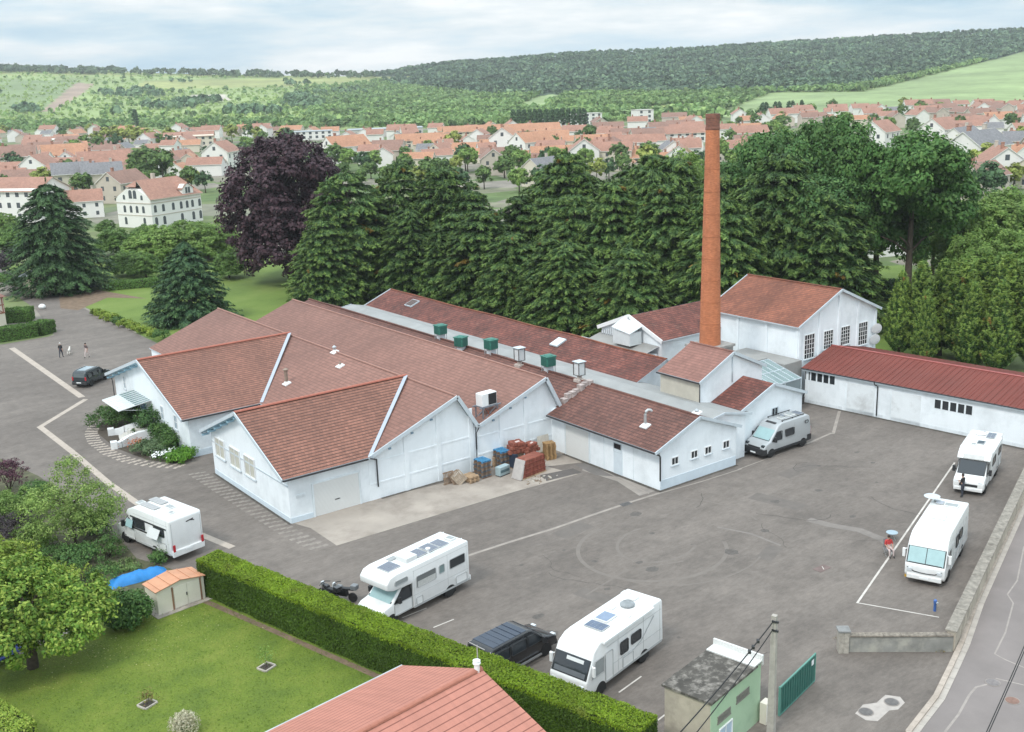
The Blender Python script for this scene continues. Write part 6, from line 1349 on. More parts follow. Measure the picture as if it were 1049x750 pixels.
# camping table and chair at the side of the motorhome by the street wall
p = at(905, 560); t = thing('camping_table', 'small pale blue-grey round camping table beside the motorhome', 'table', (p.x+1.5, p.y+.35, 0)); mb = MB(); mb.lathe([(.02, .55), (.42, .55), (.42, .58), (.02, .585)], (0, 0, 0), 20); mb.build('tabletop', plain('table_blue_grey', (.33, .42, .48), .4, .06, 3), t)
for a in (.5, 2.6, 4.7): mb = MB(); mb.bar((0, 0, .55), (.32*math.cos(a), .32*math.sin(a), 0), .03); mb.build('leg', CHROME, t)
# ================================================================ people: one continuous skinned body each
SKIN = plain('skin', (.42, .25, .18), .6, .05, 5); HAIR = plain('dark_hair', (.03, .022, .018), .7, .2, 8); GREYH = plain('grey_hair', (.55, .54, .52), .7, .1, 8)
JEANS = plain('dark_trousers', (.035, .04, .055), .8, .1, 6); BLKT = plain('black_top', (.02, .02, .022), .8, .1, 6); PINK = plain('pale_trousers', (.55, .45, .43), .8, .08, 6); BROWNT = plain('brown_top', (.10, .07, .07), .8, .1, 6); REDT = plain('red_top', (.50, .05, .05), .8, .1, 6); SHOE = plain('dark_shoes', (.03, .028, .028), .6, .1, 6)
def person(label, loc, rz, J, mats, hair, E=None):
    """J: joint -> (pos, radius); mats: (skin, top, trousers, shoes)"""
    t = thing('person', label, 'person', loc, rz, None, VS)
    E = E or [('pel', 'spi'), ('spi', 'che'), ('che', 'nec'), ('nec', 'hea'), ('hea', 'cro')] + [(a+s, b+s) for s in 'LR' for a, b in (('hip', 'kne'), ('kne', 'ank'), ('ank', 'toe'), ('sho', 'elb'), ('elb', 'wri'), ('wri', 'han'))] + [('pel', 'hip'+s) for s in 'LR'] + [('che', 'sho'+s) for s in 'LR']
    for s in 'LR':                                              # five fingers per hand
        w = Vector(J['wri'+s][0]); h = Vector(J['han'+s][0]); d = (h-w).normalized(); sd = d.cross(Vector((0, 1, 0))).normalized() if abs(d.y) < .9 else Vector((1, 0, 0))
        for i, (o_, l_) in enumerate(((-.03, .075), (-.01, .085), (.01, .08), (.03, .065))): J[f'f{i}{s}'] = (h+sd*o_+d*l_, .009); E.append(('han'+s, f'f{i}{s}'))
        J['f4'+s] = (w.lerp(h, .6)+sd*-.055+d*.03, .010); E.append(('han'+s, 'f4'+s))
    keys = list(J); ix = {k: i for i, k in enumerate(keys)}
    me = bpy.data.meshes.new('body'); me.from_pydata([J[k][0] for k in keys], [(ix[a], ix[b]) for a, b in E], []); o = bpy.data.objects.new('body', me); COL.objects.link(o)
    sk = o.modifiers.new('skin', 'SKIN'); sv = me.skin_vertices[0].data
    for k, v in zip(keys, sv): r = J[k][1]; v.radius = r if isinstance(r, tuple) else (r, r)
    sv[ix['pel']].use_root = True
    sb = o.modifiers.new('sub', 'SUBSURF'); sb.levels = sb.render_levels = 2
    dg = bpy.context.evaluated_depsgraph_get(); m2 = bpy.data.meshes.new_from_object(o.evaluated_get(dg)); bpy.data.objects.remove(o); m2.name = 'body'
    m2.materials.clear()
    for m in mats: m2.materials.append(m)
    K = {k: Vector(J[k][0]) for k in keys}
    def segd(p, a, b): ab = b-a; q = max(0, min(1, (p-a).dot(ab)/max(ab.length_squared, 1e-9))); return (p-(a+ab*q)).length
    zones = [(0, 'nec', 'hea'), (0, 'hea', 'cro'), (1, 'spi', 'che'), (1, 'che', 'nec'), (2, 'pel', 'spi')] + [(z, a+s, b+s) for s in 'LR' for z, a, b in ((2, 'hip', 'kne'), (2, 'kne', 'ank'), (3, 'ank', 'toe'), (1, 'sho', 'elb'), (0, 'elb', 'wri'), (0, 'wri', 'han'))] + [(1, 'che', 'sho'+s) for s in 'LR'] + [(2, 'pel', 'hip'+s) for s in 'LR']
    for p in m2.polygons: p.material_index = min(zones, key=lambda z: segd(p.center, K[z[1]], K[z[2]]))[0]
    m2.shade_smooth(); b = link(m2, 'body', t)
    c = K['hea'].lerp(K['cro'], .45); f = Vector((0, 1, 0))
    bm = bmesh.new(); bmesh.ops.create_uvsphere(bm, u_segments=14, v_segments=10, radius=1)
    for v in list(bm.verts):
        if v.co.y > .25 and v.co.z < .45: v.co *= .86
        v.co = Vector((v.co.x*.098, v.co.y*.115-.012, v.co.z*.12))+c+Vector((0, 0, .028))
    hm = bpy.data.meshes.new('hair'); bm.to_mesh(hm); bm.free(); hm.materials.append(hair); hm.shade_smooth(); link(hm, 'hair', b)
    fm = MB()
    for s in (-1, 1): fm.cbox(c+Vector((s*.032, .108, -.005)), (.022, .012, .012), 0, 0); fm.cbox(c+Vector((s*.1, 0, -.01)), (.02, .04, .06), 0, 1)
    fm.cbox(c+Vector((0, .118, -.03)), (.022, .03, .04), 0, 1); fm.cbox(c+Vector((0, .105, -.068)), (.05, .012, .012), 0, 2); fm.build('face', [HAIR, SKIN, plain('lips', (.35, .13, .11), .6, .05, 5)], b)
    return t
def standing(step=0.0, arms='down', lean=0.0):
    J = dict(pel=((0, 0, .95), (.15, .115)), spi=((0, .01, 1.15), (.14, .10)), che=((0, lean, 1.36), (.165, .115)), nec=((0, lean+.01, 1.50), .058), hea=((0, lean+.04, 1.60), .085), cro=((0, lean+.04, 1.72), .075))
    for s, q in (('L', -1), ('R', 1)):
        st = step*q
        J['hip'+s] = ((q*.095, 0, .88), .10); J['kne'+s] = ((q*.10, st*.55+.02, .49), .068); J['ank'+s] = ((q*.10, st-.02, .09), .045); J['toe'+s] = ((q*.115, st+.15, .035), .038)
        J['sho'+s] = ((q*.19, lean, 1.42), .062); 
        if arms == 'down': J['elb'+s] = ((q*.26, -.02-st*.3, 1.13), .045); J['wri'+s] = ((q*.27, .06-st*.5, .88), .032); J['han'+s] = ((q*.27, .09-st*.5, .80), (.022, .035))
        else: J['elb'+s] = ((q*.25, .05, 1.14), .045); J['wri'+s] = ((q*.10, .27, 1.16), .032); J['han'+s] = ((q*.04, .31, 1.18), (.022, .035))
    return J
def facing(px, py): return None
p = at(985.5, 509.3); person('person in black top and dark trousers standing before the motorhome bonnet', (p.x, p.y, 0), R(0), standing(.05, 'front', .02), (SKIN, BLKT, JEANS, SHOE), HAIR)
p = at(63, 366.3); person('person in black with pale cap walking the white dog on the drive', (p.x, p.y, 0), R(-40), standing(.22, 'down', .03), (SKIN, BLKT, JEANS, SHOE), GREYH)
p = at(89.5, 366.3); person('person in brown top and pale trousers walking on the drive right of the dog', (p.x, p.y, 0), R(120), standing(.25, 'down', .04), (SKIN, BROWNT, PINK, SHOE), HAIR)
# seated person in red beside the motorhome, on a folding chair
p = at(903, 572); ch = (p.x+.85, p.y+.05)
J = dict(pel=((0, 0, .52), (.15, .12)), spi=((0, -.03, .72), (.14, .10)), che=((0, -.05, .93), (.16, .115)), nec=((0, -.03, 1.07), .056), hea=((0, .0, 1.17), .084), cro=((0, .0, 1.29), .074))
for s, q in (('L', -1), ('R', 1)): J['hip'+s] = ((q*.10, .05, .50), .098); J['kne'+s] = ((q*.13, .44, .50), .066); J['ank'+s] = ((q*.13, .48, .09), .044); J['toe'+s] = ((q*.14, .63, .035), .036); J['sho'+s] = ((q*.19, -.05, .98), .060); J['elb'+s] = ((q*.25, .02, .72), .045); J['wri'+s] = ((q*.16, .26, .64), .032); J['han'+s] = ((q*.13, .33, .62), (.022, .035))
person('person in a red top sitting on a folding chair at the motorhome side', (*ch, 0), R(150), J, (SKIN, REDT, PINK, SHOE), HAIR)
t = thing('folding_chair', 'grey folding camping chair under the person in red', 'chair', (*ch, 0), R(150), None, VS); mb = MB(); mb.box(-.24, .24, -.18, .30, .385, .41); mb.build('seat', plain('chair_grey_cloth', (.20, .20, .21), .8, .1, 4), t); mb = MB(); mb.cbox((0, -.26, .72), (.46, .03, .58), 0, 0, .18); mb.build('backrest', MATS['chair_grey_cloth'], t)
for s in (-1, 1):
    mb = MB(); mb.bar((s*.25, -.25, .02), (s*.25, .28, .40), .03); mb.build('leg', CHROME, t); mb = MB(); mb.bar((s*.25, .28, .02), (s*.25, -.2, .42), .03); mb.build('leg', CHROME, t)
# the dog
p = at(71, 363); t = thing('dog', 'white dog standing between the two walkers', 'dog', (p.x, p.y, 0), R(60), None, VS)
DJ = [('a', (-.28, 0, .50), .12), ('b', (0, 0, .49), .115), ('c', (.27, 0, .52), .14), ('n', (.42, 0, .66), .085), ('h', (.52, 0, .76), .085), ('m', (.66, 0, .72), .045), ('t1', (-.42, 0, .58), .03), ('t2', (-.55, 0, .72), .022)]
DE = [('a', 'b'), ('b', 'c'), ('c', 'n'), ('n', 'h'), ('h', 'm'), ('a', 't1'), ('t1', 't2')]
for q, s in ((-1, 'L'), (1, 'R')):
    DJ += [('k'+s, (-.22, q*.10, .36), .07), ('o'+s, (-.36, q*.10, .20), .035), ('p'+s, (-.32, q*.10, .03), .035), ('e'+s, (.26, q*.10, .36), .055), ('w'+s, (.28, q*.10, .17), .035), ('q'+s, (.31, q*.10, .03), .035), ('r'+s, (.49, q*.07, .86), .022)]
    DE += [('a', 'k'+s), ('k'+s, 'o'+s), ('o'+s, 'p'+s), ('c', 'e'+s), ('e'+s, 'w'+s), ('w'+s, 'q'+s), ('h', 'r'+s)]
ix = {k[0]: i for i, k in enumerate(DJ)}; me = bpy.data.meshes.new('dog'); me.from_pydata([k[1] for k in DJ], [(ix[a], ix[b]) for a, b in DE], []); o = bpy.data.objects.new('dog_tmp', me); COL.objects.link(o); o.modifiers.new('s', 'SKIN')
for k, v in zip(DJ, me.skin_vertices[0].data): v.radius = (k[2], k[2])
me.skin_vertices[0].data[1].use_root = True; o.modifiers.new('u', 'SUBSURF').levels = 2
m2 = bpy.data.meshes.new_from_object(o.evaluated_get(bpy.context.evaluated_depsgraph_get())); bpy.data.objects.remove(o); m2.materials.clear(); m2.materials.append(plain('white_fur', (.66, .63, .58), .9, .1, 6)); m2.shade_smooth(); link(m2, 'body', t)
# ================================================================ vegetation
def trunk_mesh(name, H, r, limbs=0, spread=2.0, z_l=.45, mat=None):
    mb = MB(); mb.tube([(0, 0, -.1), (r*.2, 0, H*.3), (0, r*.3, H*.65), (0, 0, H)], [r*1.25, r, r*.7, r*.25], 8)
    rnd = random.Random(int(H*100)+limbs)
    for i in range(limbs):
        a = 2*math.pi*i/limbs+rnd.random(); z = H*(z_l+(.9-z_l)*rnd.random()); l = spread*rnd.uniform(.6, 1.1)
        mb.tube([(0, 0, z), (l*.5*math.cos(a), l*.5*math.sin(a), z+l*.35), (l*math.cos(a), l*math.sin(a), z+l*.55)], [r*.45, r*.28, r*.10], 6)
    o = mb.build(name, mat or BARK, smooth=True, weld=True); me = o.data; bpy.data.objects.remove(o); return me
def conifer_pts(H, Rd, nb, per, lw, prof=.75, base=.03, droop=.35, width=.34, tip_rise=.12, rust=0.0, tiers=0):
    """flat sprays of needles along the branches; returns quads and a material index (1 = browned branch)"""
    Ps = []; Ms = []
    for b in range(nb):
        fr = base+(1-base)*(RNG.random()**1.15); fr = fr if not tiers else min(.99, (math.floor(fr*tiers)+.5+RNG.normal(0, .16))/tiers); fr = max(base, fr); h = H*fr; ln = Rd*((1-fr)**prof+.05)*RNG.uniform(.70, 1.14)*(1.0 if fr > .12 else .85); az = RNG.uniform(0, 2*math.pi)
        n = max(8, int(per*(.35+ln/Rd))); s = RNG.uniform(.18, 1, n)**.6; sd = RNG.choice([-1, 1], n); lat = sd*np.abs(RNG.normal(0, 1, n))*width*ln*.42*(1.10-s)
        dx, dy = math.cos(az), math.sin(az); out = np.array([dx, dy, 0.0]); side = np.array([-dy, dx, 0.0])
        C = out*(ln*s)[:, None]+side*lat[:, None]; C[:, 2] = h+ln*(tip_rise*s-droop*s*s)-np.abs(lat)*.25+RNG.normal(0, .09, n)
        al = out*.9+side*(sd*RNG.uniform(.1, 1.0, n))[:, None]+np.array([0, 0, 1.0])*(tip_rise-droop*1.3*s+RNG.normal(.05, .25, n))[:, None]
        Nn = np.tile(np.array([0, 0, 1.0])+out*.55, (n, 1)); q = leaves(C, Nn, lw[0], lw[1], .40, al); Ps.append(q); Ms.append(np.full(n, 1) if RNG.random() < rust else np.where(s > .90, 2, 0))
    top = np.array([[0, 0, H]])+RNG.normal(0, .12, (14, 3))*np.array([1, 1, 4]); Ps.append(leaves(top, RNG.normal(0, 1, (14, 3)), lw[0], lw[1], .5, np.tile([0, 0, 1.0], (14, 1)))); Ms.append(np.zeros(14))
    return np.concatenate(Ps), np.concatenate(Ms)
def conifer_mesh(name, pm, mats): return quads_mesh(name, pm[0], mats, pm[1])
def crown_pts(lobes, nclump, per, cr, lw, inner=.15):
    """lobes: (x,y,z,rx,ry,rz); clumps of leaves sit in their outer shells"""
    vol = np.array([l[3]*l[4]+l[4]*l[5] for l in lobes]); vol = vol/vol.sum(); Ps = []
    for i in RNG.choice(len(lobes), nclump, p=vol):
        l = lobes[i]; d = unit(RNG.normal(0, 1, 3)); 
        if d[2] < -.55: d[2] *= -.5
        d = unit(d); k = RNG.uniform(.45, .8) if RNG.random() < inner else RNG.uniform(.82, 1.06)
        c = np.array(l[:3])+d*np.array(l[3:6])*k; r = cr*RNG.uniform(.6, 1.35)
        n = int(per*RNG.uniform(.6, 1.3)); e = unit(RNG.normal(0, 1, (n, 3))); rad = RNG.uniform(.35, 1, (n, 1))
        C = c+e*rad*r*np.array([1, 1, .75]); Ps.append(leaves(C, e+d*.8+np.array([0, 0, .5]), lw[0], lw[1], .55))
    return np.concatenate(Ps)
def mk_tree(name, label, cat, crown_me, trunk_me, loc, rz=0, s=1, group=None):
    t = thing(name, label, cat, loc, rz, group, s)
    if trunk_me: link(trunk_me, 'trunk', t)
    link(crown_me, 'crown', t); return t
# ---- the cedar row
CED = []
TIPF = leaf_mat('young_cedar_tips', [(.055, .10, .022), (.085, .14, .032), (.125, .18, .045)], .15, k=1.3)
TIPT = leaf_mat('young_thuja_tips', [(.085, .14, .025), (.12, .18, .035), (.17, .22, .05)], .25, k=1.5)
TIPD = leaf_mat('conifer_tips', [(.030, .065, .024), (.045, .09, .032), (.07, .12, .045)], .15, k=1.5)
RUSTF = leaf_mat('browned_sprays', [(.15, .09, .02), (.22, .14, .03), (.20, .17, .04)], .2, k=1.2)
for k in range(4):
    H = 18.0; Q = [conifer_pts(H, [8.4, 7.4, 7.8, 7.2][k], 640, 80, (.66, .21), [.42, .50, .40, .46][k], .02, .24, .34, .10, .008, [13, 15, 12, 14][k])]
    for i in range(3):
        an = 2.1*i+k*1.3; q, mi = conifer_pts(RNG.uniform(13, 17.5), 4.6, 190, 52, (.62, .20), .55, .2, .26, .36, .10, .008, 11); Q.append((q+np.array([3.6*math.cos(an), 3.6*math.sin(an), 0]), mi))
    CED.append((quads_mesh('cedar_crown', np.concatenate([q[0] for q in Q]), [F_CEDAR, RUSTF, TIPF], np.concatenate([q[1] for q in Q])), trunk_mesh('cedar_trunk', H*.9, .42)))
def row_pos(a, b, n): return [(a[0]+(b[0]-a[0])*i/(n-1), a[1]+(b[1]-a[1])*i/(n-1)) for i in range(n)]
ORD = ['first', 'second', 'third', 'fourth', 'fifth', 'sixth', 'seventh', 'eighth', 'ninth', 'tenth', 'eleventh', 'twelfth', 'thirteenth', 'fourteenth', 'fifteenth', 'sixteenth', 'seventeenth', 'eighteenth', 'nineteenth', 'twentieth', 'twenty-first', 'twenty-second', 'twenty-third', 'twenty-fourth', 'twenty-fifth', 'twenty-sixth', 'twenty-seventh', 'twenty-eighth', 'twenty-ninth', 'thirtieth']
def pxof(p): d = Vector(p)-CP; w = d.dot(FW_); return IW/2+FOC*d.dot(R2)/w, IH/2-FOC*d.dot(U2)/w
ced = []
for rn, (a, b, n, h0, h1, lab) in enumerate((((90, 146), (92.5, 100), 7, 15.0, 14.5, 'front cedar row behind the rear hall'), ((99, 150), (106, 98), 8, 19.0, 18.5, 'middle cedar row'), ((110, 140), (117, 90), 10, 20.5, 21.5, 'back cedar row'))):
    for i, (x, y) in enumerate(row_pos(a, b, n)):
        k = (i*3+rn*5+i//3) % 4; h = (h0+(h1-h0)*i/(n-1))*random.uniform(.86, 1.08); w = random.uniform(.92, 1.12)
        mk_tree('cedar_tree', f'broad green cedar, {ORD[i]} from left in the {lab}', 'tree', *CED[k], (x+random.uniform(-1.5, 1.5), y+random.uniform(-2.5, 2.5), 0), random.uniform(0, 6.28), (w*(h/18)**.6, w*(h/18)**.6, h/18), 'row of cedars behind the factory')
for px, d, ty, w, k, lb in ((350, 180, 176, 1.25, 0, 'biggest cedar at the left end of the row, beside the copper beech'), (322, 172, 225, .8, 2, 'low cedar with branches over the lawn at the left end'), (405, 184, 166, 1.05, 1, 'tall cedar in the back, below the left orange roofs'), (445, 178, 172, 1.0, 3, 'tall cedar in the back of the row, left of its middle'), (722, 150, 196, .95, 1, 'cedar standing directly behind the chimney'), (772, 152, 178, .95, 3, 'cedar behind the boiler house roof, right of the chimney'), (815, 148, 205, .8, 2, 'cedar at the right end of the row behind the boiler house'), (668, 158, 172, .95, 0, 'cedar just left of the chimney behind the lantern house')):
    p = col_at(px, d); h = z_at(px, ty, d); mk_tree('cedar_tree', lb, 'tree', *CED[k], (p.x, p.y, 0), px*.1, (w, w, h/18), 'row of cedars behind the factory')
# ---- two dark conifers left, copper beech
p = at(62, 303); H = z_at(62, 190, base_dist(62, 303)); me = conifer_mesh('conifer_crown', conifer_pts(H, 9.6, 620, 66, (.80, .26), .50, .02, .30, .42, .12, .004), [leaf_mat('conifer_needles_dark', [(.018, .044, .017), (.030, .068, .024), (.050, .095, .034)], .12, k=1.35), RUSTF, TIPD])
mk_tree('conifer_tree', 'large dark spreading conifer beside the cream pavilion', 'tree', me, trunk_mesh('conifer_trunk', H*.9, .45), (p.x+1.5, p.y+5, 0))
p = at(198, 334); H = z_at(198, 252, base_dist(198, 334)); me = conifer_mesh('conifer_crown', conifer_pts(H, 6.9, 540, 62, (.64, .21), .58, .02, .22, .42), [F_DARKC, F_DARKC, TIPD])
mk_tree('conifer_tree', 'dark broad conifer on the lawn right behind the entrance wing', 'tree', me, trunk_mesh('conifer_trunk', H*.9, .35), (p.x+1, p.y+3, 0))
d = base_dist(285, 292); p = col_at(286, d+6); H = z_at(285, 137, d+6); s = H
me = quads_mesh('beech_crown', crown_pts([(0, 0, s*.60, 9.8, 9.8, s*.38), (-5.0, 0, s*.46, 6.8, 7, s*.34), (5.2, 1, s*.48, 6.8, 7, s*.34), (0, -3, s*.30, 10, 9, s*.27), (1, 0, s*.78, 6.5, 6.5, s*.22), (-4, -3, s*.2, 6, 6, s*.2), (4.5, -3, s*.2, 6, 6, s*.2)], 900, 60, 1.35, (.62, .46)), F_BEECH)
mk_tree('copper_beech', 'huge dark purple copper beech left of the cedar row', 'tree', me, trunk_mesh('beech_trunk', H*.75, .75, 7, 5, .25), (p.x, p.y, 0))
# ---- broadleaf trees on the right
DEC = []
for k in range(4):
    mat = [F_OAK, F_OAK, leaf_mat('mid_broad_leaves', [(.040, .10, .024), (.062, .138, .034), (.10, .175, .048)], .25), F_OAKL][k]
    lob = [(0, 0, 11.5, 5.0, 5.0, 4.5)] + [(RNG.uniform(-3.5, 3.5), RNG.uniform(-3.5, 3.5), RNG.uniform(6, 13.5), RNG.uniform(2.2, 3.6), RNG.uniform(2.2, 3.6), RNG.uniform(2.0, 3.4)) for _ in range(8)]
    DEC.append((quads_mesh('crown', crown_pts(lob, 420, 90, .95, (.40, .27)), mat), trunk_mesh('trunk', 12, .36, 7, 3.2)))
def broad(px, d, ty, w, k, label, name='broadleaf_tree', grp=None):
    p = col_at(px, d); h = z_at(px, ty, d); return mk_tree(name, label, 'tree', *DEC[k], (p.x, p.y, 0), random.uniform(0, 6.28), (w/6.2, w/6.2, h/16.6), grp)
broad(800, 158, 128, 7.0, 0, 'tall dark broadleaf tree right of the chimney top', grp='broadleaf trees on the right'); broad(866, 160, 117, 6.6, 2, 'tallest broadleaf tree, with yellowish crown top, right of the chimney', grp='broadleaf trees on the right'); broad(838, 150, 175, 6.6, 0, 'dark broadleaf tree behind the boiler house gable', grp='broadleaf trees on the right'); broad(905, 168, 150, 7.4, 0, 'dark broadleaf tree in front of the right town roofs', grp='broadleaf trees on the right'); broad(940, 158, 131, 8.6, 2, 'big green broadleaf tree with visible trunk above the right lawn', grp='broadleaf trees on the right'); broad(760, 168, 160, 6.0, 0, 'broadleaf tree peeking out right behind the chimney', grp='broadleaf trees on the right'); broad(700, 178, 150, 6, 3, 'light yellow-green tree crown left behind the chimney', grp='broadleaf trees on the right'); broad(680, 186, 158, 5, 3, 'light green tree among the cedar tops left of the chimney', grp='broadleaf trees on the right')
for i, (px, d, ty, w) in enumerate(((985, 178, 214, 6.0), (1012, 170, 200, 6.5), (1046, 168, 188, 7.0), (1030, 150, 228, 5.2), (965, 190, 205, 5))): broad(px, d, ty, w, 3, ['pale green loose tree, leftmost of three behind the thujas', 'pale green tree behind the thujas near the right edge', 'pale green tall tree at the right picture edge', 'low pale green tree directly behind the right thujas', 'pale green tree right of the big broadleaf tree'][i], grp='pale trees on the right')
THU = []
for k in range(3): THU.append((conifer_mesh('thuja_crown', conifer_pts(10.0, 2.3, 620, 56, (.42, .10), .72, .0, .05, .28, 1.25, .010), [F_THUJA, RUSTF, TIPT]), trunk_mesh('thuja_trunk', 9, .22)))
for i, (px, d, ty, w) in enumerate(((934, 134, 280, .85), (955, 134, 270, .95), (978, 136, 268, 1.0), (1000, 134, 268, 1.0), (1022, 136, 262, 1.05), (1046, 134, 262, 1.05), (962, 129, 300, .8), (1012, 128, 292, .85), (1040, 127, 290, .85), (1080, 132, 260, 1.05), (988, 142, 268, 1.0))):
    p = col_at(px, d); h = z_at(px, ty, d); mk_tree('thuja_tree', f'bushy green thuja, {ORD[i]} of the group behind the red-roofed garage' if False else ['rounded green thuja at the left end of the group behind the red roof', 'tall green thuja, second from the left behind the red roof', 'green thuja with brownish patches, third from the left', 'tall thuja in the middle of the group', 'tall thuja right of the middle of the group', 'tall thuja near the right edge', 'low thuja in front, close to the red roof, left', 'low thuja in front, close to the red roof, middle', 'low thuja in front, close to the red roof, right', 'thuja cut by the right picture edge', 'thuja in the back of the group, between the middle ones'][i], 'tree', *THU[i % 3], (p.x, p.y, 0), i*.9, (w*h/10, w*h/10, h/10), 'thujas behind the red-roofed garage')
# ---- shrubs
def shrub_mesh(r, h, mat, n=1500, lw=(.16, .10), nlobe=6, cr=.35):
    lob = [(0, 0, h*.45, r*.8, r*.8, h*.5)] + [(RNG.uniform(-.5, .5)*r, RNG.uniform(-.5, .5)*r, h*RNG.uniform(.3, .65), r*RNG.uniform(.4, .6), r*RNG.uniform(.4, .6), h*RNG.uniform(.25, .42)) for _ in range(nlobe)]
    nc = max(12, n//13); return quads_mesh('foliage', crown_pts(lob, nc, 30, cr, lw, .1), mat)
def stems_mesh(r, h):
    mb = MB(); rnd = random.Random(int(r*977+h*31))
    for i in range(7): a = rnd.uniform(0, 6.28); mb.tube([(0, 0, -.05), (r*.3*math.cos(a), r*.3*math.sin(a), h*.35), (r*.6*math.cos(a), r*.6*math.sin(a), h*.7)], [.04, .03, .012], 5)
    o = mb.build('stem', BARK, smooth=True, weld=True); me = o.data; bpy.data.objects.remove(o); return me
def shrub(px, py, r, h, mat, label, n=1500, lw=(.16, .10), name='shrub', grp=None, cr=.35, dx=0, dy=0):
    p = at(px, py); t = thing(name, label, 'shrub' if name != 'small_tree' else 'tree', (p.x+dx, p.y+dy, 0), 0, grp); link(shrub_mesh(r, h, mat, n, lw, 6, cr), 'foliage', t); link(stems_mesh(r, h), 'stem', t); return t
shrub(133, 641, 1.65, 2.5, leaf_mat('dense_shrub_leaves', [(.030, .080, .018), (.055, .125, .028), (.11, .185, .05)], .22), 'dense round green shrub left of the garden shed', 4200, (.19, .12), cr=.4)
# fruit tree with several lobes over the garden
d = base_dist(34, 684); p = at(34, 684); lob = [(2.6, .3, 3.5, 1.7, 1.6, 1.2), (2.2, -1.2, 3.0, 1.5, 1.3, 1.0), (-.3, 0, 4.1, 2.3, 2.3, 1.5), (1.6, .6, 3.7, 1.7, 1.7, 1.2), (-2.0, .8, 3.8, 1.8, 1.8, 1.3), (.4, 2.0, 4.6, 2.0, 1.8, 1.2), (-1.4, -1.2, 3.3, 1.5, 1.4, 1.0), (1.5, -.9, 3.0, 1.4, 1.3, .95), (-.6, 1.6, 5.2, 1.3, 1.3, .8), (-3.2, 1.8, 4.3, 1.6, 1.6, 1.2)]
lob = [(x, y, z-.75, a_, b_, c_) for x, y, z, a_, b_, c_ in lob]+[(1.2, -1.6, 2.0, 1.6, 1.2, .9), (-1.8, -1.3, 2.1, 1.7, 1.2, .9), (3.1, -.2, 2.3, 1.4, 1.3, .9)]; me = quads_mesh('crown', crown_pts(lob, 620, 60, .45, (.21, .135), .15), F_NEAR); mk_tree('fruit_tree', 'round yellow-green fruit tree with short trunk on the garden lawn', 'tree', me, trunk_mesh('trunk', 3.8, .24, 6, 1.9, .4), (p.x, p.y, 0), 0, 1.22)
p = at(-6, 640); lob = [(0, 0, 4.2, 2.2, 2.2, 1.5), (1.3, .5, 3.6, 1.4, 1.4, 1.1), (-1, 1, 4.6, 1.6, 1.5, 1.1)]; me = quads_mesh('crown', crown_pts(lob, 150, 50, .48, (.24, .16), .1), F_LIME); mk_tree('garden_tree', 'bright yellow-green tree at the left picture edge above the garden', 'tree', me, trunk_mesh('trunk', 3.5, .18, 5, 1.5), (p.x, p.y+1.2, 0))
# loose feathery tree in front of the parked motorhome at the left
p = at(78, 562); lob = [(0, 0, 3.4, 2.2, 2.2, 1.5), (1.9, .2, 2.7, 1.7, 1.5, 1.1), (-1.6, .5, 3.1, 1.7, 1.6, 1.3), (.5, .8, 4.8, 1.2, 1.2, 1.1), (-.7, -1, 2.0, 2.0, 1.6, 1.2), (.9, -.7, 1.8, 2.0, 1.5, 1.1), (-2.0, 0, 1.6, 1.6, 1.4, 1.1), (2.4, .3, 1.7, 1.3, 1.2, .9), (.2, .3, 5.6, .7, .7, .8)]
me = quads_mesh('crown', crown_pts(lob, 420, 34, .5, (.17, .09), .25), leaf_mat('loose_grey_green_leaves', [(.070, .120, .028), (.12, .18, .045), (.19, .25, .075)], .3, k=1.6)); mk_tree('loose_tree', 'loose feathery grey-green tree left of the rear-facing motorhome', 'tree', me, trunk_mesh('trunk', 3.6, .10, 9, 2.0, .15), (p.x+.2, p.y+.8, 0), 0, 1.12)
for px, py, r, h, m, lab, n, lw in ((10, 502, 2.3, 3.0, F_PURP, 'reddish purple shrub at the left edge beside the drive', 1500, (.16, .10)), (22, 530, 2.6, 2.6, F_OAKL, 'bright green rounded shrub in front of the purple one', 1900, (.16, .11)), (16, 556, 2.5, 2.5, F_PLUM, 'dark plum shrub below the bright green one', 1700, (.16, .10)), (48, 582, 2.3, 1.5, F_SHRUB, 'low green shrub under the loose feathery tree', 900, (.15, .09)), (8, 588, 2.6, 2.4, F_LIME, 'yellow-green shrub at the left edge above the fruit tree', 1500, (.18, .12)), (112, 570, 1.5, 2.0, F_SHRUB, 'small green shrub at the nose of the rear-facing motorhome', 700, (.15, .10)), (163, 577, .8, 1.1, F_SHRUB, 'small green shrub beside the blue tarpaulin', 600, (.14, .10)), (128, 582, 1.2, .5, leaf_mat('border_plants', [(.05, .10, .03), (.09, .15, .045), (.16, .2, .08)], .2), 'low border plants along the motorhome', 700, (.14, .08)), (92, 594, 2.0, 1.3, F_SHRUB, 'low dark shrub between fruit tree and blue tarpaulin', 800, (.15, .1)), (58, 606, 2.2, 1.9, F_LIME, 'yellowish shrub behind the fruit tree crown', 1200, (.17, .11))):
    shrub(px, py, r, h, m, lab, n, lw)
for px, py, r, h, m, lab in ((36, 516, 1.6, 2.2, F_SHRUB, 'green shrub between the purple shrub and the loose tree'), (98, 548, 1.7, 1.9, F_OAK, 'dark green shrub under the right side of the loose tree'), (40, 560, 1.9, 2.2, F_OAKL, 'light green shrub in the middle of the left planting'), (80, 578, 1.8, 1.6, F_OAK, 'mid green shrub in front of the loose tree'), (30, 600, 2.0, 2.0, F_OAKL, 'light green bush behind the left side of the fruit tree'), (4, 535, 2.2, 2.6, F_OAKL, 'light green bush cut by the left edge')): shrub(px, py, r, h, m, lab, 1500, (.17, .11))
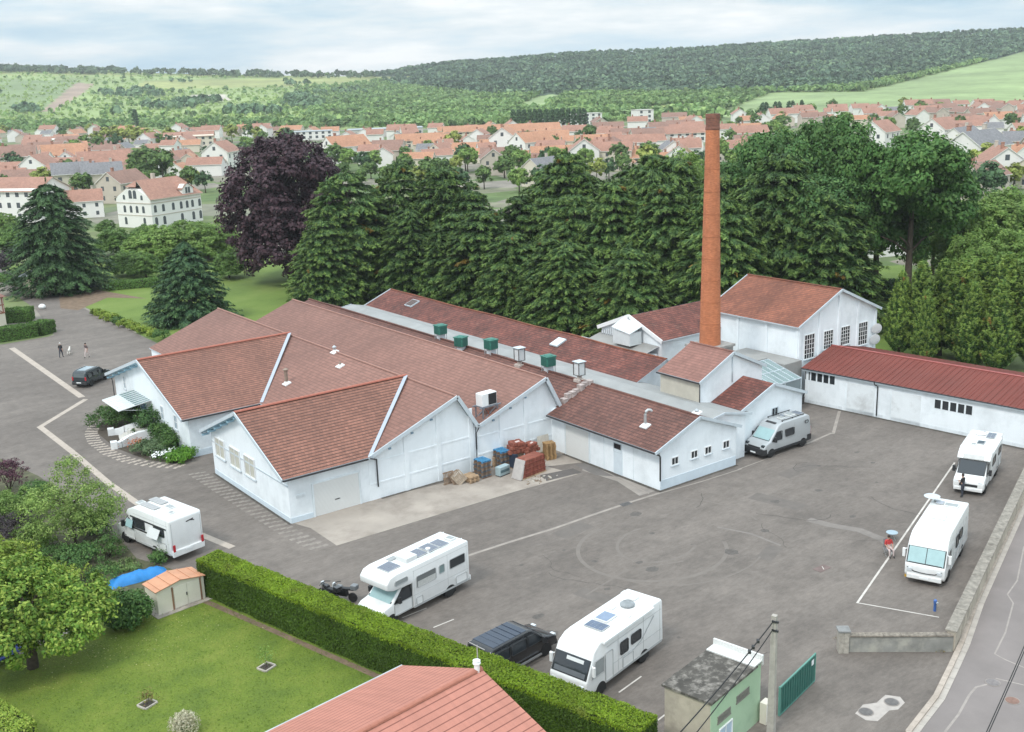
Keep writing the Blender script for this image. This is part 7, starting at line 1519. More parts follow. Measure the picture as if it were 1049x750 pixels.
# planted flower beds at the entrance wing
for px, py, r, h, m, lab in ((116, 436, 2.1, 1.3, F_SHRUB, 'low green bush at the far end of the entrance bed'), (137, 432, 1.7, 2.3, F_OAK, 'dark green bush under the glass canopy'), (155, 447, 1.7, 2.3, F_OAK, 'tall dark green bush right of the white stairs'), (172, 452, 1.5, 1.5, F_SHRUB, 'mid green bush against the entrance wing wall'), (158, 464, 2.0, .95, leaf_mat('grey_green_bedding', [(.06, .11, .05), (.10, .15, .07), (.15, .2, .10)], .2), 'grey-green low bush at the front of the entrance bed'), (180, 460, 1.4, 1.4, F_SHRUB, 'green bush near the wing corner'), (186, 472, 1.3, .8, leaf_mat('bright_cushion_leaves', [(.06, .16, .015), (.09, .21, .02), (.13, .25, .035)], .2), 'bright green cushion bush at the end of the bed')):
    shrub(px, py, r*1.3, h*1.45, m, lab, 1800, (.20, .12), 'flower_bed_shrub', 'shrubs in the entrance bed', .45)
p = at(171, 470); t = thing('white_flowers', 'clump of white flowers in the entrance bed', 'flowers', (p.x, p.y, 0)); C = np.array([0, 0, .65])+RNG.normal(0, 1, (130, 3))*np.array([.75, .5, .1]); link(quads_mesh('blossom', leaves(C, np.tile([-.4, -.4, 1.0], (130, 1)), .2, .17, .4), WHITEP), 'blossom', t); C = np.array([0, 0, .35])+RNG.normal(0, 1, (260, 3))*np.array([.75, .5, .18]); link(quads_mesh('foliage', leaves(C, np.tile([0, 0, 1.0], (260, 1)), .2, .1, .7), F_SHRUB), 'foliage', t)
p = at(141, 458); t = thing('orange_flowers', 'clump of orange flowers beside the stairs', 'flowers', (p.x, p.y, 0)); C = np.array([0, 0, .5])+RNG.normal(0, 1, (220, 3))*np.array([.5, .4, .18]); link(quads_mesh('blossom', leaves(C, np.tile([0, 0, 1.0], (220, 1)), .17, .12, .6), leaf_mat('orange_blossom', [(.32, .08, .03), (.42, .14, .05), (.22, .10, .04)], .2)), 'blossom', t)
sheet('flower_bed', gp((104, 432), (100, 444), (118, 459), (150, 471), (180, 475), (197, 472), (190, 462), (160, 440), (140, 425), (118, 425)), .022, plain('bed_soil', (.07, .055, .04), .95, .25, 2, bmp=.5))
# clipped hedges
def hedge_leaves(path, w, h, dens, lw, mat, name, label, group=None, hvar=.06):
    """path of ground points; leaves over top and sides with an uneven clipped surface, dark twigs inside"""
    t = thing(name, label, 'hedge', (path[0][0], path[0][1], 0), 0, group); o = Vector((path[0][0], path[0][1], 0)); Cs = []; Ns = []; Mi = []; core = MB()
    P = [Vector((a[0], a[1], 0))-o for a in path]
    for i, (a, b) in enumerate(zip(P, P[1:])):
        d = (b-a); Ln = d.length; d.normalize(); n = Vector((-d.y, d.x, 0)); dn, nn = np.array(d), np.array(n); A = np.array(a)
        k = int(Ln*w*dens); s = RNG.uniform(0, Ln, k); l = RNG.uniform(-w/2, w/2, k); Cs.append(A+s[:, None]*dn+l[:, None]*nn+np.stack([np.zeros(k), np.zeros(k), h+hvar*np.sin(s*1.3)*.6+hvar*np.sin(s*3.7+l*2)*.6+RNG.normal(0, .035, k)], 1)); Ns.append(np.tile([0, 0, 1.0], (k, 1))); Mi.append(np.zeros(k))
        for sg in (-1, 1):
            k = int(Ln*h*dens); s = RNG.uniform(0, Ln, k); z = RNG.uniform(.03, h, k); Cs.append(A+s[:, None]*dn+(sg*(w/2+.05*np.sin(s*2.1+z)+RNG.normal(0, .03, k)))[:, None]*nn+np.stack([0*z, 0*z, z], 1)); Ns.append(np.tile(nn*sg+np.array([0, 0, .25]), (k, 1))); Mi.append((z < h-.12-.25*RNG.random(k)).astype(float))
        for end, sg in ((a, -1), (b, 1)):
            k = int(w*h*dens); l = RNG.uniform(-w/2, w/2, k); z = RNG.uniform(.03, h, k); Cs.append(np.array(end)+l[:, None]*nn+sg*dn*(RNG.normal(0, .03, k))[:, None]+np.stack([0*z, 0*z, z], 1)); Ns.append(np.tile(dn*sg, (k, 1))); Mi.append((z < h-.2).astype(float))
        q = [a-n*(w/2-.08), b-n*(w/2-.08), b+n*(w/2-.08), a+n*(w/2-.08)]; core.prism(list(reversed(q)), (0, 0, h-.2))
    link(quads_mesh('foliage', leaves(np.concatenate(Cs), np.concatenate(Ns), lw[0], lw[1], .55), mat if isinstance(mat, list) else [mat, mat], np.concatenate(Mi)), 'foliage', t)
    core.build('twigs', plain('hedge_twigs', (.035, .05, .014), .95, .3, 4), t); return t
hp = [(24.5, 69.4), (26.8, 60.0), (29.0, 51.3), (31.3, 43.2), (33.5, 35.1)]
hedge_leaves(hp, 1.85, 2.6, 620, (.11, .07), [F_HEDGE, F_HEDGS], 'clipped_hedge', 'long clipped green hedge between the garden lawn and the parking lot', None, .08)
q = [at(0, 351), at(40, 345), at(54, 341)]; hedge_leaves([(v.x, v.y+1.2) for v in q], 2.4, 1.8, 90, (.26, .16), F_HEDGD, 'clipped_hedge', 'rounded clipped hedge at the left edge, nearer the camera')
q = [at(8, 331), at(36, 329)]; hedge_leaves([(v.x, v.y+1.2) for v in q], 3.0, 1.9, 80, (.28, .17), F_HEDGD, 'clipped_hedge', 'rounded clipped hedge behind the other one beside the timber house')
q = [at(112, 297), at(160, 293), at(176, 291)]; hedge_leaves([(v.x, v.y) for v in q], 2.0, 1.4, 60, (.3, .18), F_HEDGD, 'clipped_hedge', 'dark clipped hedge behind the lawn between the two dark conifers')
q = [at(-10, 285), at(34, 296)]; hedge_leaves([(v.x, v.y) for v in q], 1.6, 1.2, 60, (.3, .18), F_HEDGD, 'clipped_hedge', 'low hedge beside the cream pavilion at the left edge')
q = [at(872, 300), at(905, 306), at(925, 306)]; hedge_leaves([(v.x, v.y) for v in q], 3.5, 2.6, 50, (.34, .2), leaf_mat('shaded_hedge_leaves', [(.020, .060, .022), (.032, .085, .030), (.05, .11, .04)], .15), 'clipped_hedge', 'dark green hedge behind the small right lawn')
q = [at(4, 748), at(40, 772)]; hedge_leaves([(v.x-.8, v.y+.8) for v in q], 2.2, 1.3, 260, (.15, .10), F_LIME, 'clipped_hedge', 'yellow-green hedge in the bottom left corner')
# yellow shrubs along the drive lawn
for i in range(9):
    f = i/8; a = at(93, 324); b = at(158, 349); x, y = a.x+(b.x-a.x)*f+.9, a.y+(b.y-a.y)*f; r = random.uniform(.9, 1.25) if i < 8 else 1.5; t = thing('border_shrub', f'yellow-green rounded shrub, {ORD[i]} from the far end of the lawn border' if i < 8 else 'dark green shrub ending the lawn border beside the conifer', 'shrub', (x, y, 0), 0, 'shrubs along the lawn border'); link(shrub_mesh(r, r*1.05, F_LIME if i < 8 and i != 3 else F_SHRUB, 420, (.26, .17), 4, .4), 'foliage', t)
# young plants on the garden lawn with stone edging
def young(px, py, r, h, mat, label):
    p = at(px, py); t = thing('young_plant', label, 'young tree', (p.x, p.y, 0), R(20), 'young plants on the garden lawn'); C = np.array([0, 0, h*.62])+RNG.normal(0, 1, (170, 3))*np.array([r*.45, r*.45, h*.2]); link(quads_mesh('foliage', leaves(C, C*np.array([1, 1, .3])+np.array([0, 0, .3]), .14, .09, .6), mat), 'foliage', t)
    mb = MB(); mb.tube([(0, 0, 0), (.02, 0, h*.7)], [.03, .012], 6); mb.build('stem', BARK, t); mb = MB()
    for s in (-1, 1): mb.box(-.42, .42, s*.36-.05, s*.36+.05, 0, .1); mb.box(s*.42-.05, s*.42+.05, -.31, .31, 0, .1)
    mb.build('edging', plain('edging_stone', (.42, .38, .33), .9, .12, 3), t); mb = MB(); mb.box(-.37, .37, -.31, .31, 0, .025); mb.build('soil', plain('dark_soil', (.06, .05, .042), .95, .2, 3), t)
young(273, 684, .55, 1.35, F_OAKL, 'young green bush in a stone-edged bed, nearer the hedge'); young(151, 722, .5, .95, leaf_mat('reddish_young_leaves', [(.12, .14, .04), (.20, .20, .06), (.20, .12, .06)], .3), 'small yellowish plant in a stone-edged bed in the middle of the lawn')
p = at(190, 752); t = thing('pale_shrub', 'pale cream flowering shrub at the bottom edge of the lawn', 'shrub', (p.x, p.y, 0)); C = []; 
dd = unit(RNG.normal(0, 1, (1500, 3))*np.array([1, 1, .8])+np.array([0, 0, .5])); C = np.array([0, 0, .55])+dd*np.array([.85, .85, .75])*RNG.uniform(.5, 1.05, (1500, 1)); link(quads_mesh('plume', leaves(C, dd, .2, .05, .8), F_PAMP), 'plume', t); C2 = np.array([0, 0, .45])+dd[:400]*np.array([.7, .7, .5])*RNG.uniform(.3, .9, (400, 1)); link(quads_mesh('foliage', leaves(C2, dd[:400], .2, .08, .8), F_SHRUB), 'foliage', t)
# fallen yellow leaves and daisies on the lawn: uncountable
N = 650; a = RNG.uniform(0, 1, (N, 2)); c0 = at(125, 652); C = np.stack([c0.x+RNG.normal(0, 4.2, N), c0.y+RNG.normal(0, 2.6, N), np.full(N, .035)], 1); C = C[(C[:, 0] < 26.5) & (C[:, 1] < 67) & (C[:, 0]-27.4 < -(C[:, 1]-59.5)*.27-1.3)]
o = link(quads_mesh('fallen_leaves', leaves(C, np.tile([0, 0, 1.0], (len(C), 1)), .10, .07, .25), leaf_mat('fallen_leaf_yellow', [(.30, .30, .06), (.38, .36, .12), (.42, .42, .22)], .1, k=1)), 'fallen_leaves'); tag(o, 'yellow fallen leaves scattered over the garden lawn', 'fallen leaves', kind='stuff')
# short grass blades over the garden lawn
N = 52000; X = RNG.uniform(4, 34, N); Y = RNG.uniform(33, 76, N); hx = np.interp(Y, [35.1, 43.2, 51.3, 60, 69.4], [33.5, 31.3, 29.0, 26.8, 24.5]); ok = (X < hx-.9) & ((X-20)*.0+Y < 72); C = np.stack([X, Y, RNG.uniform(.02, .06, N)], 1)[ok]
Nn = unit(RNG.normal(0, 1, (len(C), 3))*np.array([1, 1, .3])); o = link(quads_mesh('lawn_grass', leaves(C, Nn, .12, .035, .4), leaf_mat('grass_blades', [(.085, .140, .022), (.12, .185, .03), (.17, .225, .05)], .25)), 'lawn_grass'); tag(o, 'short green grass of the garden lawn', 'grass', kind='stuff')
N = 900; c = RNG.uniform(0, 1, N); a, b = np.array([51.5, 37.4]), np.array([55.2, 32.4]); C = np.stack([a[0]+(b[0]-a[0])*c-.25+RNG.normal(0, .1, N), a[1]+(b[1]-a[1])*c-.25+RNG.normal(0, .1, N), RNG.uniform(.03, .22, N)], 1); o = link(quads_mesh('wall_weeds', leaves(C, RNG.normal(0, 1, (N, 3)), .18, .04, .4), leaf_mat('dry_weeds', [(.16, .12, .06), (.24, .18, .10), (.10, .10, .035)], .2)), 'wall_weeds'); tag(o, 'dry weeds along the foot of the gate wall', 'weeds', kind='stuff')
# ================================================================ terrain: one sheet from under the camera to the hills
def skyline(px): return np.interp(px, [-300, 0, 120, 250, 370, 400, 450, 524, 600, 700, 800, 900, 1000, 1049, 1350], [74, 75, 76, 78, 79, 76, 68, 63, 57, 54, 48, 43, 38, 36, 30])
def foot(px): return np.interp(px, [-300, 0, 200, 400, 560, 700, 780, 900, 1049, 1350], [134, 131, 130, 130, 126, 119, 116, 108, 102, 96])
def horz(px): return 95.0-37.0*np.asarray(px)/1049.0
def ter(px, t):
    """t<0: valley floor, 0..1 up the hill, >1 plateau; returns distance and height"""
    yf, ys, yh = foot(px), skyline(px), horz(px); df = CAMZ*FOC/(yf-yh); dr = df+1250.0
    if t <= 1: d = df+(dr-df)*t; y = yf+(ys-yf)*(t**.82); return d, CAMZ-(y-yh)*d/FOC*1.0
    d = dr+(t-1)*900; z = CAMZ-(ys-yh)*dr/FOC; return d, z-6*(t-1)
pxs = np.arange(-330, 1385, 4.0); ts = np.concatenate([np.linspace(0, 1, 70), [1.05, 1.12, 1.2, 1.3]])
def heading(px): d = ray(px, 100); h = Vector((d.x, d.y, 0)).normalized(); return h.x, h.y
def cover(px, y):
    """what grows at a point of the hillside: 0 scrub, 1 forest, 2 pale field, 3 vineyard, 4 ploughed soil, 5 yellow field, 6 chalk"""
    def inpoly(P):
        ins = False; n = len(P)
        for i in range(n):
            (x1, y1), (x2, y2) = P[i], P[(i+1) % n]
            if (y1 > y) != (y2 > y) and px < (x2-x1)*(y-y1)/(y2-y1)+x1: ins = not ins
        return ins
    if inpoly([(40, 112), (55, 112), (100, 87), (80, 86)]): return 4
    if inpoly([(-330, 111), (40, 111), (84, 84), (-330, 82)]): return 3
    if inpoly([(135, 92), (345, 88), (440, 79), (380, 79), (150, 84)]): return 5
    if inpoly([(192, 104), (235, 102), (233, 96), (195, 97)]): return 6
    if inpoly([(725, 117), (790, 93), (885, 91), (950, 76), (1049, 53), (1400, 10), (1400, 96), (1049, 104), (900, 112)]): return 2
    if inpoly([(520, 112), (545, 100), (565, 95), (580, 99), (560, 107), (600, 108), (720, 105), (745, 98), (730, 108), (680, 113)]): return 5 if px > 640 else 2
    if y < np.interp(px, [370, 400, 500, 560, 700, 800, 870, 950, 1049, 1400], [79, 86, 99, 97, 96, 92, 89, 74, 54, 18]) and px > 372: return 1
    if y < 80 and px < 372: return 5 if RNG.random() < .5 else 0
    return 0
V = []; Fc = []; Cv = []
for t in ts:
    for px in pxs:
        d, z = ter(px, t); hx, hy = heading(px); V.append((hx*d, hy*d, z)); y = foot(px)+(skyline(px)-foot(px))*(min(t, 1)**.82); Cv.append(cover(px, y) if t <= 1 else (1 if px > 372 else 5))
W = len(pxs)
for j in range(len(ts)-1):
    for i in range(W-1): a = j*W+i; Fc.append((a, a+1, a+W+1, a+W))
me = bpy.data.meshes.new('hills'); me.from_pydata(V, [], Fc)
CC = {0: (.23, .30, .105), 1: (.035, .065, .035), 2: (.22, .29, .12), 3: (.18, .245, .10), 4: (.30, .22, .165), 5: (.27, .295, .10), 6: (.42, .38, .32)}
at_ = me.color_attributes.new('cover', 'FLOAT_COLOR', 'POINT')
at_.data.foreach_set('color', np.array([CC[c]+(1,) for c in Cv], dtype=np.float32).ravel())
m, nt, b = newmat('hill_cover'); an = nd(nt, 'ShaderNodeAttribute', attribute_name='cover'); o_ = coords(nt, 'Object')
c_ = mix(nt, 1.0, an.outputs['Color'], ramp(nt, noise(nt, o_, .012, 5, .6), [(.3, (.72,)*3), (.7, (1.28,)*3)]), 'MULTIPLY'); c_ = mix(nt, 1.0, c_, ramp(nt, noise(nt, o_, .08, 3, .7), [(.3, (.85,)*3), (.7, (1.15,)*3)]), 'MULTIPLY')
L(nt, c_, b.inputs['Base Color']); b.inputs['Roughness'].default_value = .95
me.materials.append(m); me.shade_smooth(); struct(link(me, 'hills'))
# valley floor out to the foot of the hills
g = MB(); pts = []
for px in pxs: d, z = ter(px, 0); hx, hy = heading(px); pts.append((hx*(d+3), hy*(d+3), -.02))
g.add([(0, 0, -.02)]+list(reversed(pts)) if False else [(-60, -120, -.02), (220, -60, -.02)]+list(reversed(pts))); gm = g.build('ground', MEADOW); struct(gm)
# ================================================================ woods on the hills (far-off masses)
def wood(name, label, mat, want, n, size, t0, t1, px0=-40, px1=1090, leaf=24, prob=None):
    Ps = []
    tries = 0; cnt = 0
    while cnt < n and tries < n*12:
        tries += 1; px = RNG.uniform(px0, px1); t = RNG.uniform(t0, t1)**.9; y = foot(px)+(skyline(px)-foot(px))*(min(t, 1)**.82)
        if prob is not None and RNG.random() > prob(px, y, t): continue
        if cover(px, y) not in want: continue
        d, z = ter(px, t); hx, hy = heading(px); r = size*RNG.uniform(.6, 1.3)
        c = np.array([hx*d, hy*d, z+r*.7]); e = unit(RNG.normal(0, 1, (leaf, 3))); e[:, 2] = np.abs(e[:, 2])*.9; e = unit(e)
        ls = 4.6/math.sqrt(leaf); C = c+e*r*np.array([.85, .85, .9])*RNG.uniform(.7, 1, (leaf, 1)); Ps.append(leaves(C, e, r*ls, r*ls*.85, .45)); cnt += 1
    o = link(quads_mesh(name, np.concatenate(Ps), mat), name); return tag(o, label, 'wood', kind='stuff')
wood('pine_forest', 'dark pine forest along the hill crest', leaf_mat('pine_needles_far', [(.024, .046, .030), (.036, .062, .040), (.050, .080, .048), (.075, .11, .055)], .15, k=2.0, nsc=.022, namp=.6), (1,), 11500, 3.7, .2, 1.03, leaf=15)
wood('hill_woodland', 'bushy green woodland on the hill slopes', leaf_mat('hill_leaves', [(.055, .095, .035), (.085, .135, .048), (.125, .17, .062)], .2, k=2.4, nsc=.025, namp=.45), (0,), 8600, 3.2, .0, 1.0, leaf=15, prob=lambda px, y, t: float(np.interp(px, [300, 470], [.03, 1.0])) if t > .08 else float(np.interp(px, [360, 450], [.5, 1.0])))
wood('hill_scrub', 'pale scrub and orchards on the left hillside', leaf_mat('scrub_leaves', [(.13, .185, .06), (.17, .23, .08), (.22, .27, .11)], .25, k=2.0, nsc=.05, namp=.15), (0, 3), 1900, 2.2, .02, 1.0, px1=520, leaf=16, prob=lambda px, y, t: float(np.interp(px, [400, 520], [1.0, .0])))
wood('ridge_trees', 'scattered trees along the left skyline', leaf_mat('ridge_leaves', [(.045, .075, .045), (.065, .10, .055), (.09, .125, .065)], .15, k=1.7), (0, 5), 420, 5.5, .93, 1.02, px1=400, leaf=14, prob=lambda px, y, t: .9 if px < 125 else .35)
wood('dark_thickets', 'dark thickets on the left hillside', leaf_mat('thicket_leaves', [(.032, .060, .034), (.048, .080, .042), (.064, .10, .05)], .1, k=2.6), (0, 3, 5, 6), 420, 5.0, .15, .8, px1=420, leaf=14, prob=lambda px, y, t: 1.0 if mnoise.noise((px*.018, y*.16, 2.0)) > .28 else 0.0)
# ================================================================ the town
ROOFS = {'orange': tile_mat('town_orange_tile', (.40, .19, .105), (.45, .225, .13), (.30, .16, .11), .5, .4, .03, .15, .1, bmp=.2), 'pink-red': tile_mat('town_pink_tile', (.31, .155, .105), (.36, .185, .13), (.25, .145, .12), .5, .4, .03, .15, .1, bmp=.2), 'brown': tile_mat('town_brown_tile', (.24, .135, .10), (.28, .16, .12), (.16, .09, .07), .5, .4, .03, .15, .1, bmp=.2), 'grey': tile_mat('town_slate', (.17, .165, .175), (.21, .205, .21), (.12, .12, .12), .4, .3, .02, .15, .1, bmp=.2)}
WALLS = {'cream': plain('town_cream', (.62, .56, .46), .9, .06, .3), 'white': plain('town_white', (.76, .74, .70), .9, .04, .3), 'beige': plain('town_beige', (.50, .44, .37), .9, .08, .3), 'grey': plain('town_grey', (.48, .46, .43), .9, .08, .3)}
WINF = glass_mat('far_window', (.08, .09, .10), .2); SHUT = plain('shutter', (.34, .36, .36), .7, .1, 2)
def house(w, l, he, hr, roofk, wallk, windows=True, hip=False, storeys=2, chim=1, over=.45):
    """ridge along x; returns the thing (at the origin)"""
    t = thing('town_house', None, 'house'); mb = MB()
    if hip: mb.box(-l/2, l/2, -w/2, w/2, 0, he)
    else: prof_x(mb, [(-w/2, 0), (w/2, 0), (w/2, he), (0, hr-.12), (-w/2, he)], -l/2, l/2)
    mb.build('wall', WALLS[wallk], t); rb = MB(); o = over; k = (hr-he)/(w/2); x = l/2+o*.7; y = w/2+o; ze = he-o*k
    if hip:
        xi = max(.3, l/2-w*.45); roof(rb, [(-x, -y, ze), (x, -y, ze), (xi, 0, hr), (-xi, 0, hr)], .15); roof(rb, [(x, y, ze), (-x, y, ze), (-xi, 0, hr), (xi, 0, hr)], .15); rb.add([(x, -y, ze), (x, y, ze), (xi, 0, hr)]); rb.add([(-x, y, ze), (-x, -y, ze), (-xi, 0, hr)])
    else: roof(rb, [(-x, -y, ze), (x, -y, ze), (x, 0, hr), (-x, 0, hr)], .15); roof(rb, [(-x, .02, hr), (x, .02, hr), (x, y, ze), (-x, y, ze)], .15)
    r = rb.build('roof', [ROOFS[roofk], WALLS['white']], t)
    for i in range(chim): cx = (-.25+.5*i)*l; c = MB(); c.box(cx-.35, cx+.35, .2, .9, hr-1.2, hr+.9); c.box(cx-.42, cx+.42, .13, .97, hr+.9, hr+1.02); c.build('chimney', WALLS['beige'] if i else ROOFS['pink-red'], r)
    if windows:
        for s in (-1, 1):
            nx = max(2, int(l/3.2))
            for f in range(storeys):
                z0 = .9+f*2.75
                if z0+1.3 > he: continue
                for i in range(nx): cx = -l/2+l*(i+.5)/nx; m_ = MB(); m_.box(cx-.5, cx+.5, s*w/2-.03 if s < 0 else w/2-.02, s*w/2+.03 if s > 0 else -w/2+.02, z0, z0+1.3); m_.build('window', WINF, t)
            for f in range(storeys+(0 if hip else 1)):
                z0 = .9+f*2.75
                if z0+1.3 > (he if hip else hr-1.2): continue
                for cy in ((-w/4, w/4) if f < storeys else (0,)): m_ = MB(); m_.box(s*l/2-.03, s*l/2+.03, cy-.5, cy+.5, z0, z0+1.3); m_.build('window', WINF, t)
    return t
PROTO = []; rr = random.Random(11)
for i in range(16):
    rk = ['orange', 'pink-red', 'brown', 'pink-red', 'orange', 'grey', 'pink-red', 'brown'][i % 8]; wk = ['cream', 'white', 'beige', 'white', 'cream'][i % 5]
    st = 1+(i % 3 > 0); he = 2.9*st+.2; w = rr.uniform(7.5, 9.5); l = rr.uniform(9, 16); PROTO.append((house(w, l, he, he+w*.36, rk, wk, True, i % 7 == 3, st, 1+(i % 2)), rk, wk, l, st))
FARP = []
for i in range(10):
    rk = ['orange', 'pink-red', 'pink-red', 'brown', 'grey', 'orange', 'pink-red', 'orange', 'brown', 'pink-red'][i]; wk = ['cream', 'white', 'white', 'beige', 'white'][i % 5]; w = rr.uniform(6.5, 8.5); l = rr.uniform(8, 17); he = rr.choice([3.4, 4.2, 5.4]); FARP.append((house(w, l, he, he+w*.33, rk, wk, False, False, 2, 1), rk, wk, l, 2))
used = set()
ZON = [(-60, 60, 'at the left edge'), (60, 135, 'above the left dark conifer'), (135, 222, 'behind the arched villa'), (222, 335, 'behind the copper beech'), (335, 405, 'above the left end of the cedars'), (405, 475, 'above the cedars left of centre'), (475, 545, 'above the middle of the cedars'), (545, 625, 'above the cedars right of centre'), (625, 728, 'left of the chimney top'), (728, 800, 'right of the chimney top'), (800, 880, 'behind the tallest broadleaf tree'), (880, 965, 'behind the big right tree'), (965, 1200, 'at the right edge')]
def zone(px): return next((z for a, b, z in ZON if a <= px < b), 'far off')
TOWN = []; TT = []; occupied = []
def free(x, y, r):
    return all((x-a)**2+(y-b)**2 > (r+c)**2 for a, b, c in occupied)
def put_house(proto, px, py, rz, s=1.0, label=None):
    t0, rk, wk, l, st = proto; p = at(px, py)
    if t0.name in used: t = dup(t0, (p.x, p.y, 0), rz, s=s)
    else: t = t0; used.add(t0.name); t.location = (p.x, p.y, 0); t.rotation_euler = (0, 0, rz); t.scale = (s, s, s)
    t['group'] = 'houses of the town'; occupied.append((p.x, p.y, l*.5*s)); d = math.hypot(p.x, p.y)
    if label: t['label'] = label
    else: TOWN.append((t, px, d, f'{rk} roofed {wk} house'))
    return t
# hand-placed nearer houses: (prototype, px, py, heading, scale, label)
HD = R(-20)
def P(rk, wk=None, st=None):
    c = [q for q in PROTO if q[1] == rk and (wk is None or q[2] == wk)] or [q for q in PROTO if q[1] == rk]; return c[len(TOWN) % len(c)]
for rk, wk, px, py, rz, s, lab in (('orange', 'cream', 68, 168, -.2, 1.55, 'house with bright orange roof high up on the left, above the dark conifer'), ('brown', 'beige', 18, 178, -.35, 1.3, 'brown-roofed house at the left edge above the white tenement'), ('pink-red', 'white', 42, 185, .9, 1.1, 'white gabled house with red roof right of the brown-roofed one, left'), ('pink-red', 'cream', 108, 178, -.2, 1.5, 'long pink-roofed house behind the grey-roofed pair, left'), ('grey', 'beige', 78, 198, -.25, 1.2, 'house with dark grey roof, left of a pair above the dark conifer'), ('grey', 'beige', 107, 197, -.25, 1.15, 'house with dark grey roof, right of a pair above the dark conifer'), ('pink-red', 'white', 70, 175, 1.2, .9, 'small red-roofed house between the orange and pink roofs, left'), ('brown', 'white', 128, 206, .6, 1.05, 'cream house with solar panels on its brown roof beside the villa'), ('pink-red', 'white', 88, 222, -.3, .8, 'low red-roofed garden house left of the villa'), ('pink-red', 'cream', 185, 168, .5, 1.0, 'house behind the two round green trees'), ('pink-red', 'white', 228, 172, .8, 1.2, 'white red-roofed house right behind the villa roof, left of the beech'), ('orange', 'white', 355, 166, .1, 1.2, 'white hip-roofed house just right of the copper beech'), ('pink-red', 'cream', 452, 161, .5, 1.0, 'white gabled house above the cedars, left part'), ('orange', 'white', 518, 157, .8, 1.25, 'tall white house with orange roof above the middle of the cedars'), ('orange', 'white', 545, 160, .1, 1.1, 'white orange-roofed house right next to the tall white one'), ('pink-red', 'white', 598, 172, .9, 1.15, 'white gabled house with red roof above the cedars right of centre'), ('grey', 'beige', 556, 190, .2, 1.0, 'dark slate roof peeking out between the cedar tops'), ('brown', 'beige', 505, 178, 1.0, 1.0, 'brown-roofed house half hidden by the cedar tops'), ('brown', 'cream', 628, 166, .5, 1.1, 'brown-roofed house among trees left of the chimney'),
        ('grey', 'white', 1000, 178, .05, 1.5, 'long house with grey roof at the right, behind the red gabled one'), ('pink-red', 'white', 1023, 190, .75, 1.15, 'white house with red roof and pale gable at the right'), ('grey', 'cream', 1060, 191, .4, 1.1, 'cream house with grey roof cut by the right edge'), ('brown', 'white', 1003, 203, .05, 1.0, 'low flat brown-roofed house below the red gabled one, right'), ('orange', 'cream', 1052, 168, .2, 1.0, 'orange roof at the right edge above the grey-roofed cream house'), ('grey', 'white', 985, 160, .1, 1.2, 'grey-roofed house with yellowish gable right of the big tree'), ('pink-red', 'beige', 962, 149, .1, 1.2, 'pink-roofed house right behind the big broadleaf tree'), ('pink-red', 'white', 900, 152, .2, 1.2, 'red roof glimpsed between the right broadleaf trees')):
    put_house(P(rk, wk), px, py, rz, s, lab)
# the villa with arched gable windows
p = at(172, 232); t = thing('villa', 'large white villa with red half-hipped roof and arched windows', 'villa', (p.x+1, p.y+7, 0), R(22)); l, w, he, hr = 16.5, 12.5, 7.4, 11.6
mb = MB(); prof_x(mb, [(-w/2, 0), (w/2, 0), (w/2, he), (w*.16, hr-2.0), (-w*.16, hr-2.0), (-w/2, he)], -l/2, l/2); mb.build('wall', WALLS['white'], t)
rb = MB(); roof(rb, [(-l/2-.4, -w/2-.5, he-.2), (l/2+.4, -w/2-.5, he-.2), (l/2-1.6, 0, hr), (-l/2+1.6, 0, hr)], .2); roof(rb, [(l/2+.4, w/2+.5, he-.2), (-l/2-.4, w/2+.5, he-.2), (-l/2+1.6, 0, hr), (l/2-1.6, 0, hr)], .2)
for s in (-1, 1): rb.add([(s*(l/2+.4), -s*2.0, hr-1.4), (s*(l/2+.4), s*2.0, hr-1.4), (s*(l/2-1.6), 0, hr)])
rb.build('roof', [ROOFS['pink-red'], WALLS['beige']], t)
dm = MB(); prof_y(dm, [(2.2, he-.6), (5.8, he-.6), (5.8, he+1.5), (5.0, he+2.5), (3.0, he+2.5), (2.2, he+1.5)], -w/2-.06, -w/2+1.6); d_ = dm.build('dormer', WALLS['white'], t); dr_ = MB(); roof(dr_, [(1.9, -w/2-.3, he+1.3), (4.0, -w/2-.3, he+2.9), (4.0, -1.2, he+2.9), (1.9, -1.2, he+1.3)], .08); roof(dr_, [(4.02, -w/2-.3, he+2.9), (6.1, -w/2-.3, he+1.3), (6.1, -1.2, he+1.3), (4.02, -1.2, he+2.9)], .08); dr_.build('dormer_roof', ROOFS['pink-red'], d_); dm = MB(); dm.box(3.2, 3.9, -w/2-.1, -w/2-.061, he+.2, he+1.7); dm.box(4.1, 4.8, -w/2-.1, -w/2-.061, he+.2, he+1.7); dm.build('window', WINF, d_)
def arched(fr, a, z, w_, h):
    m_ = MB(); pts = [fr.p(a-w_/2, z, .03), fr.p(a+w_/2, z, .03)]+[fr.p(a+w_/2*math.cos(q), z+h+w_/2*math.sin(q), .03) for q in [math.pi*k/8 for k in range(9)]]
    if fr.a.cross(_z).dot(fr.n) < 0: pts = pts[::-1]
    m_.prism(pts, fr.n*-.05); m_.build('window', WINF, t)
fg = Frame((-l/2, 0, 0), (0, -1, 0), (-1, 0, 0)); ff = Frame((0, -w/2, 0), (1, 0, 0), (0, -1, 0))
for a in (-.8, .8): arched(fg, a, 7.3, 1.2, 1.5)
for a in (-3.2, 3.2): arched(fg, a, 7.0, .8, .8)
for a in (-3.4, -1.1, 1.1, 3.4): arched(fg, a, 3.8, .9, 1.3); 
for a in (-3.4, 3.4): arched(fg, a, .8, .9, 1.4)
for a in (-7, -4.4, -1.2, 1.4, 3.4, 5.2, 7.6): arched(ff, a, 3.9, .85, 1.4)
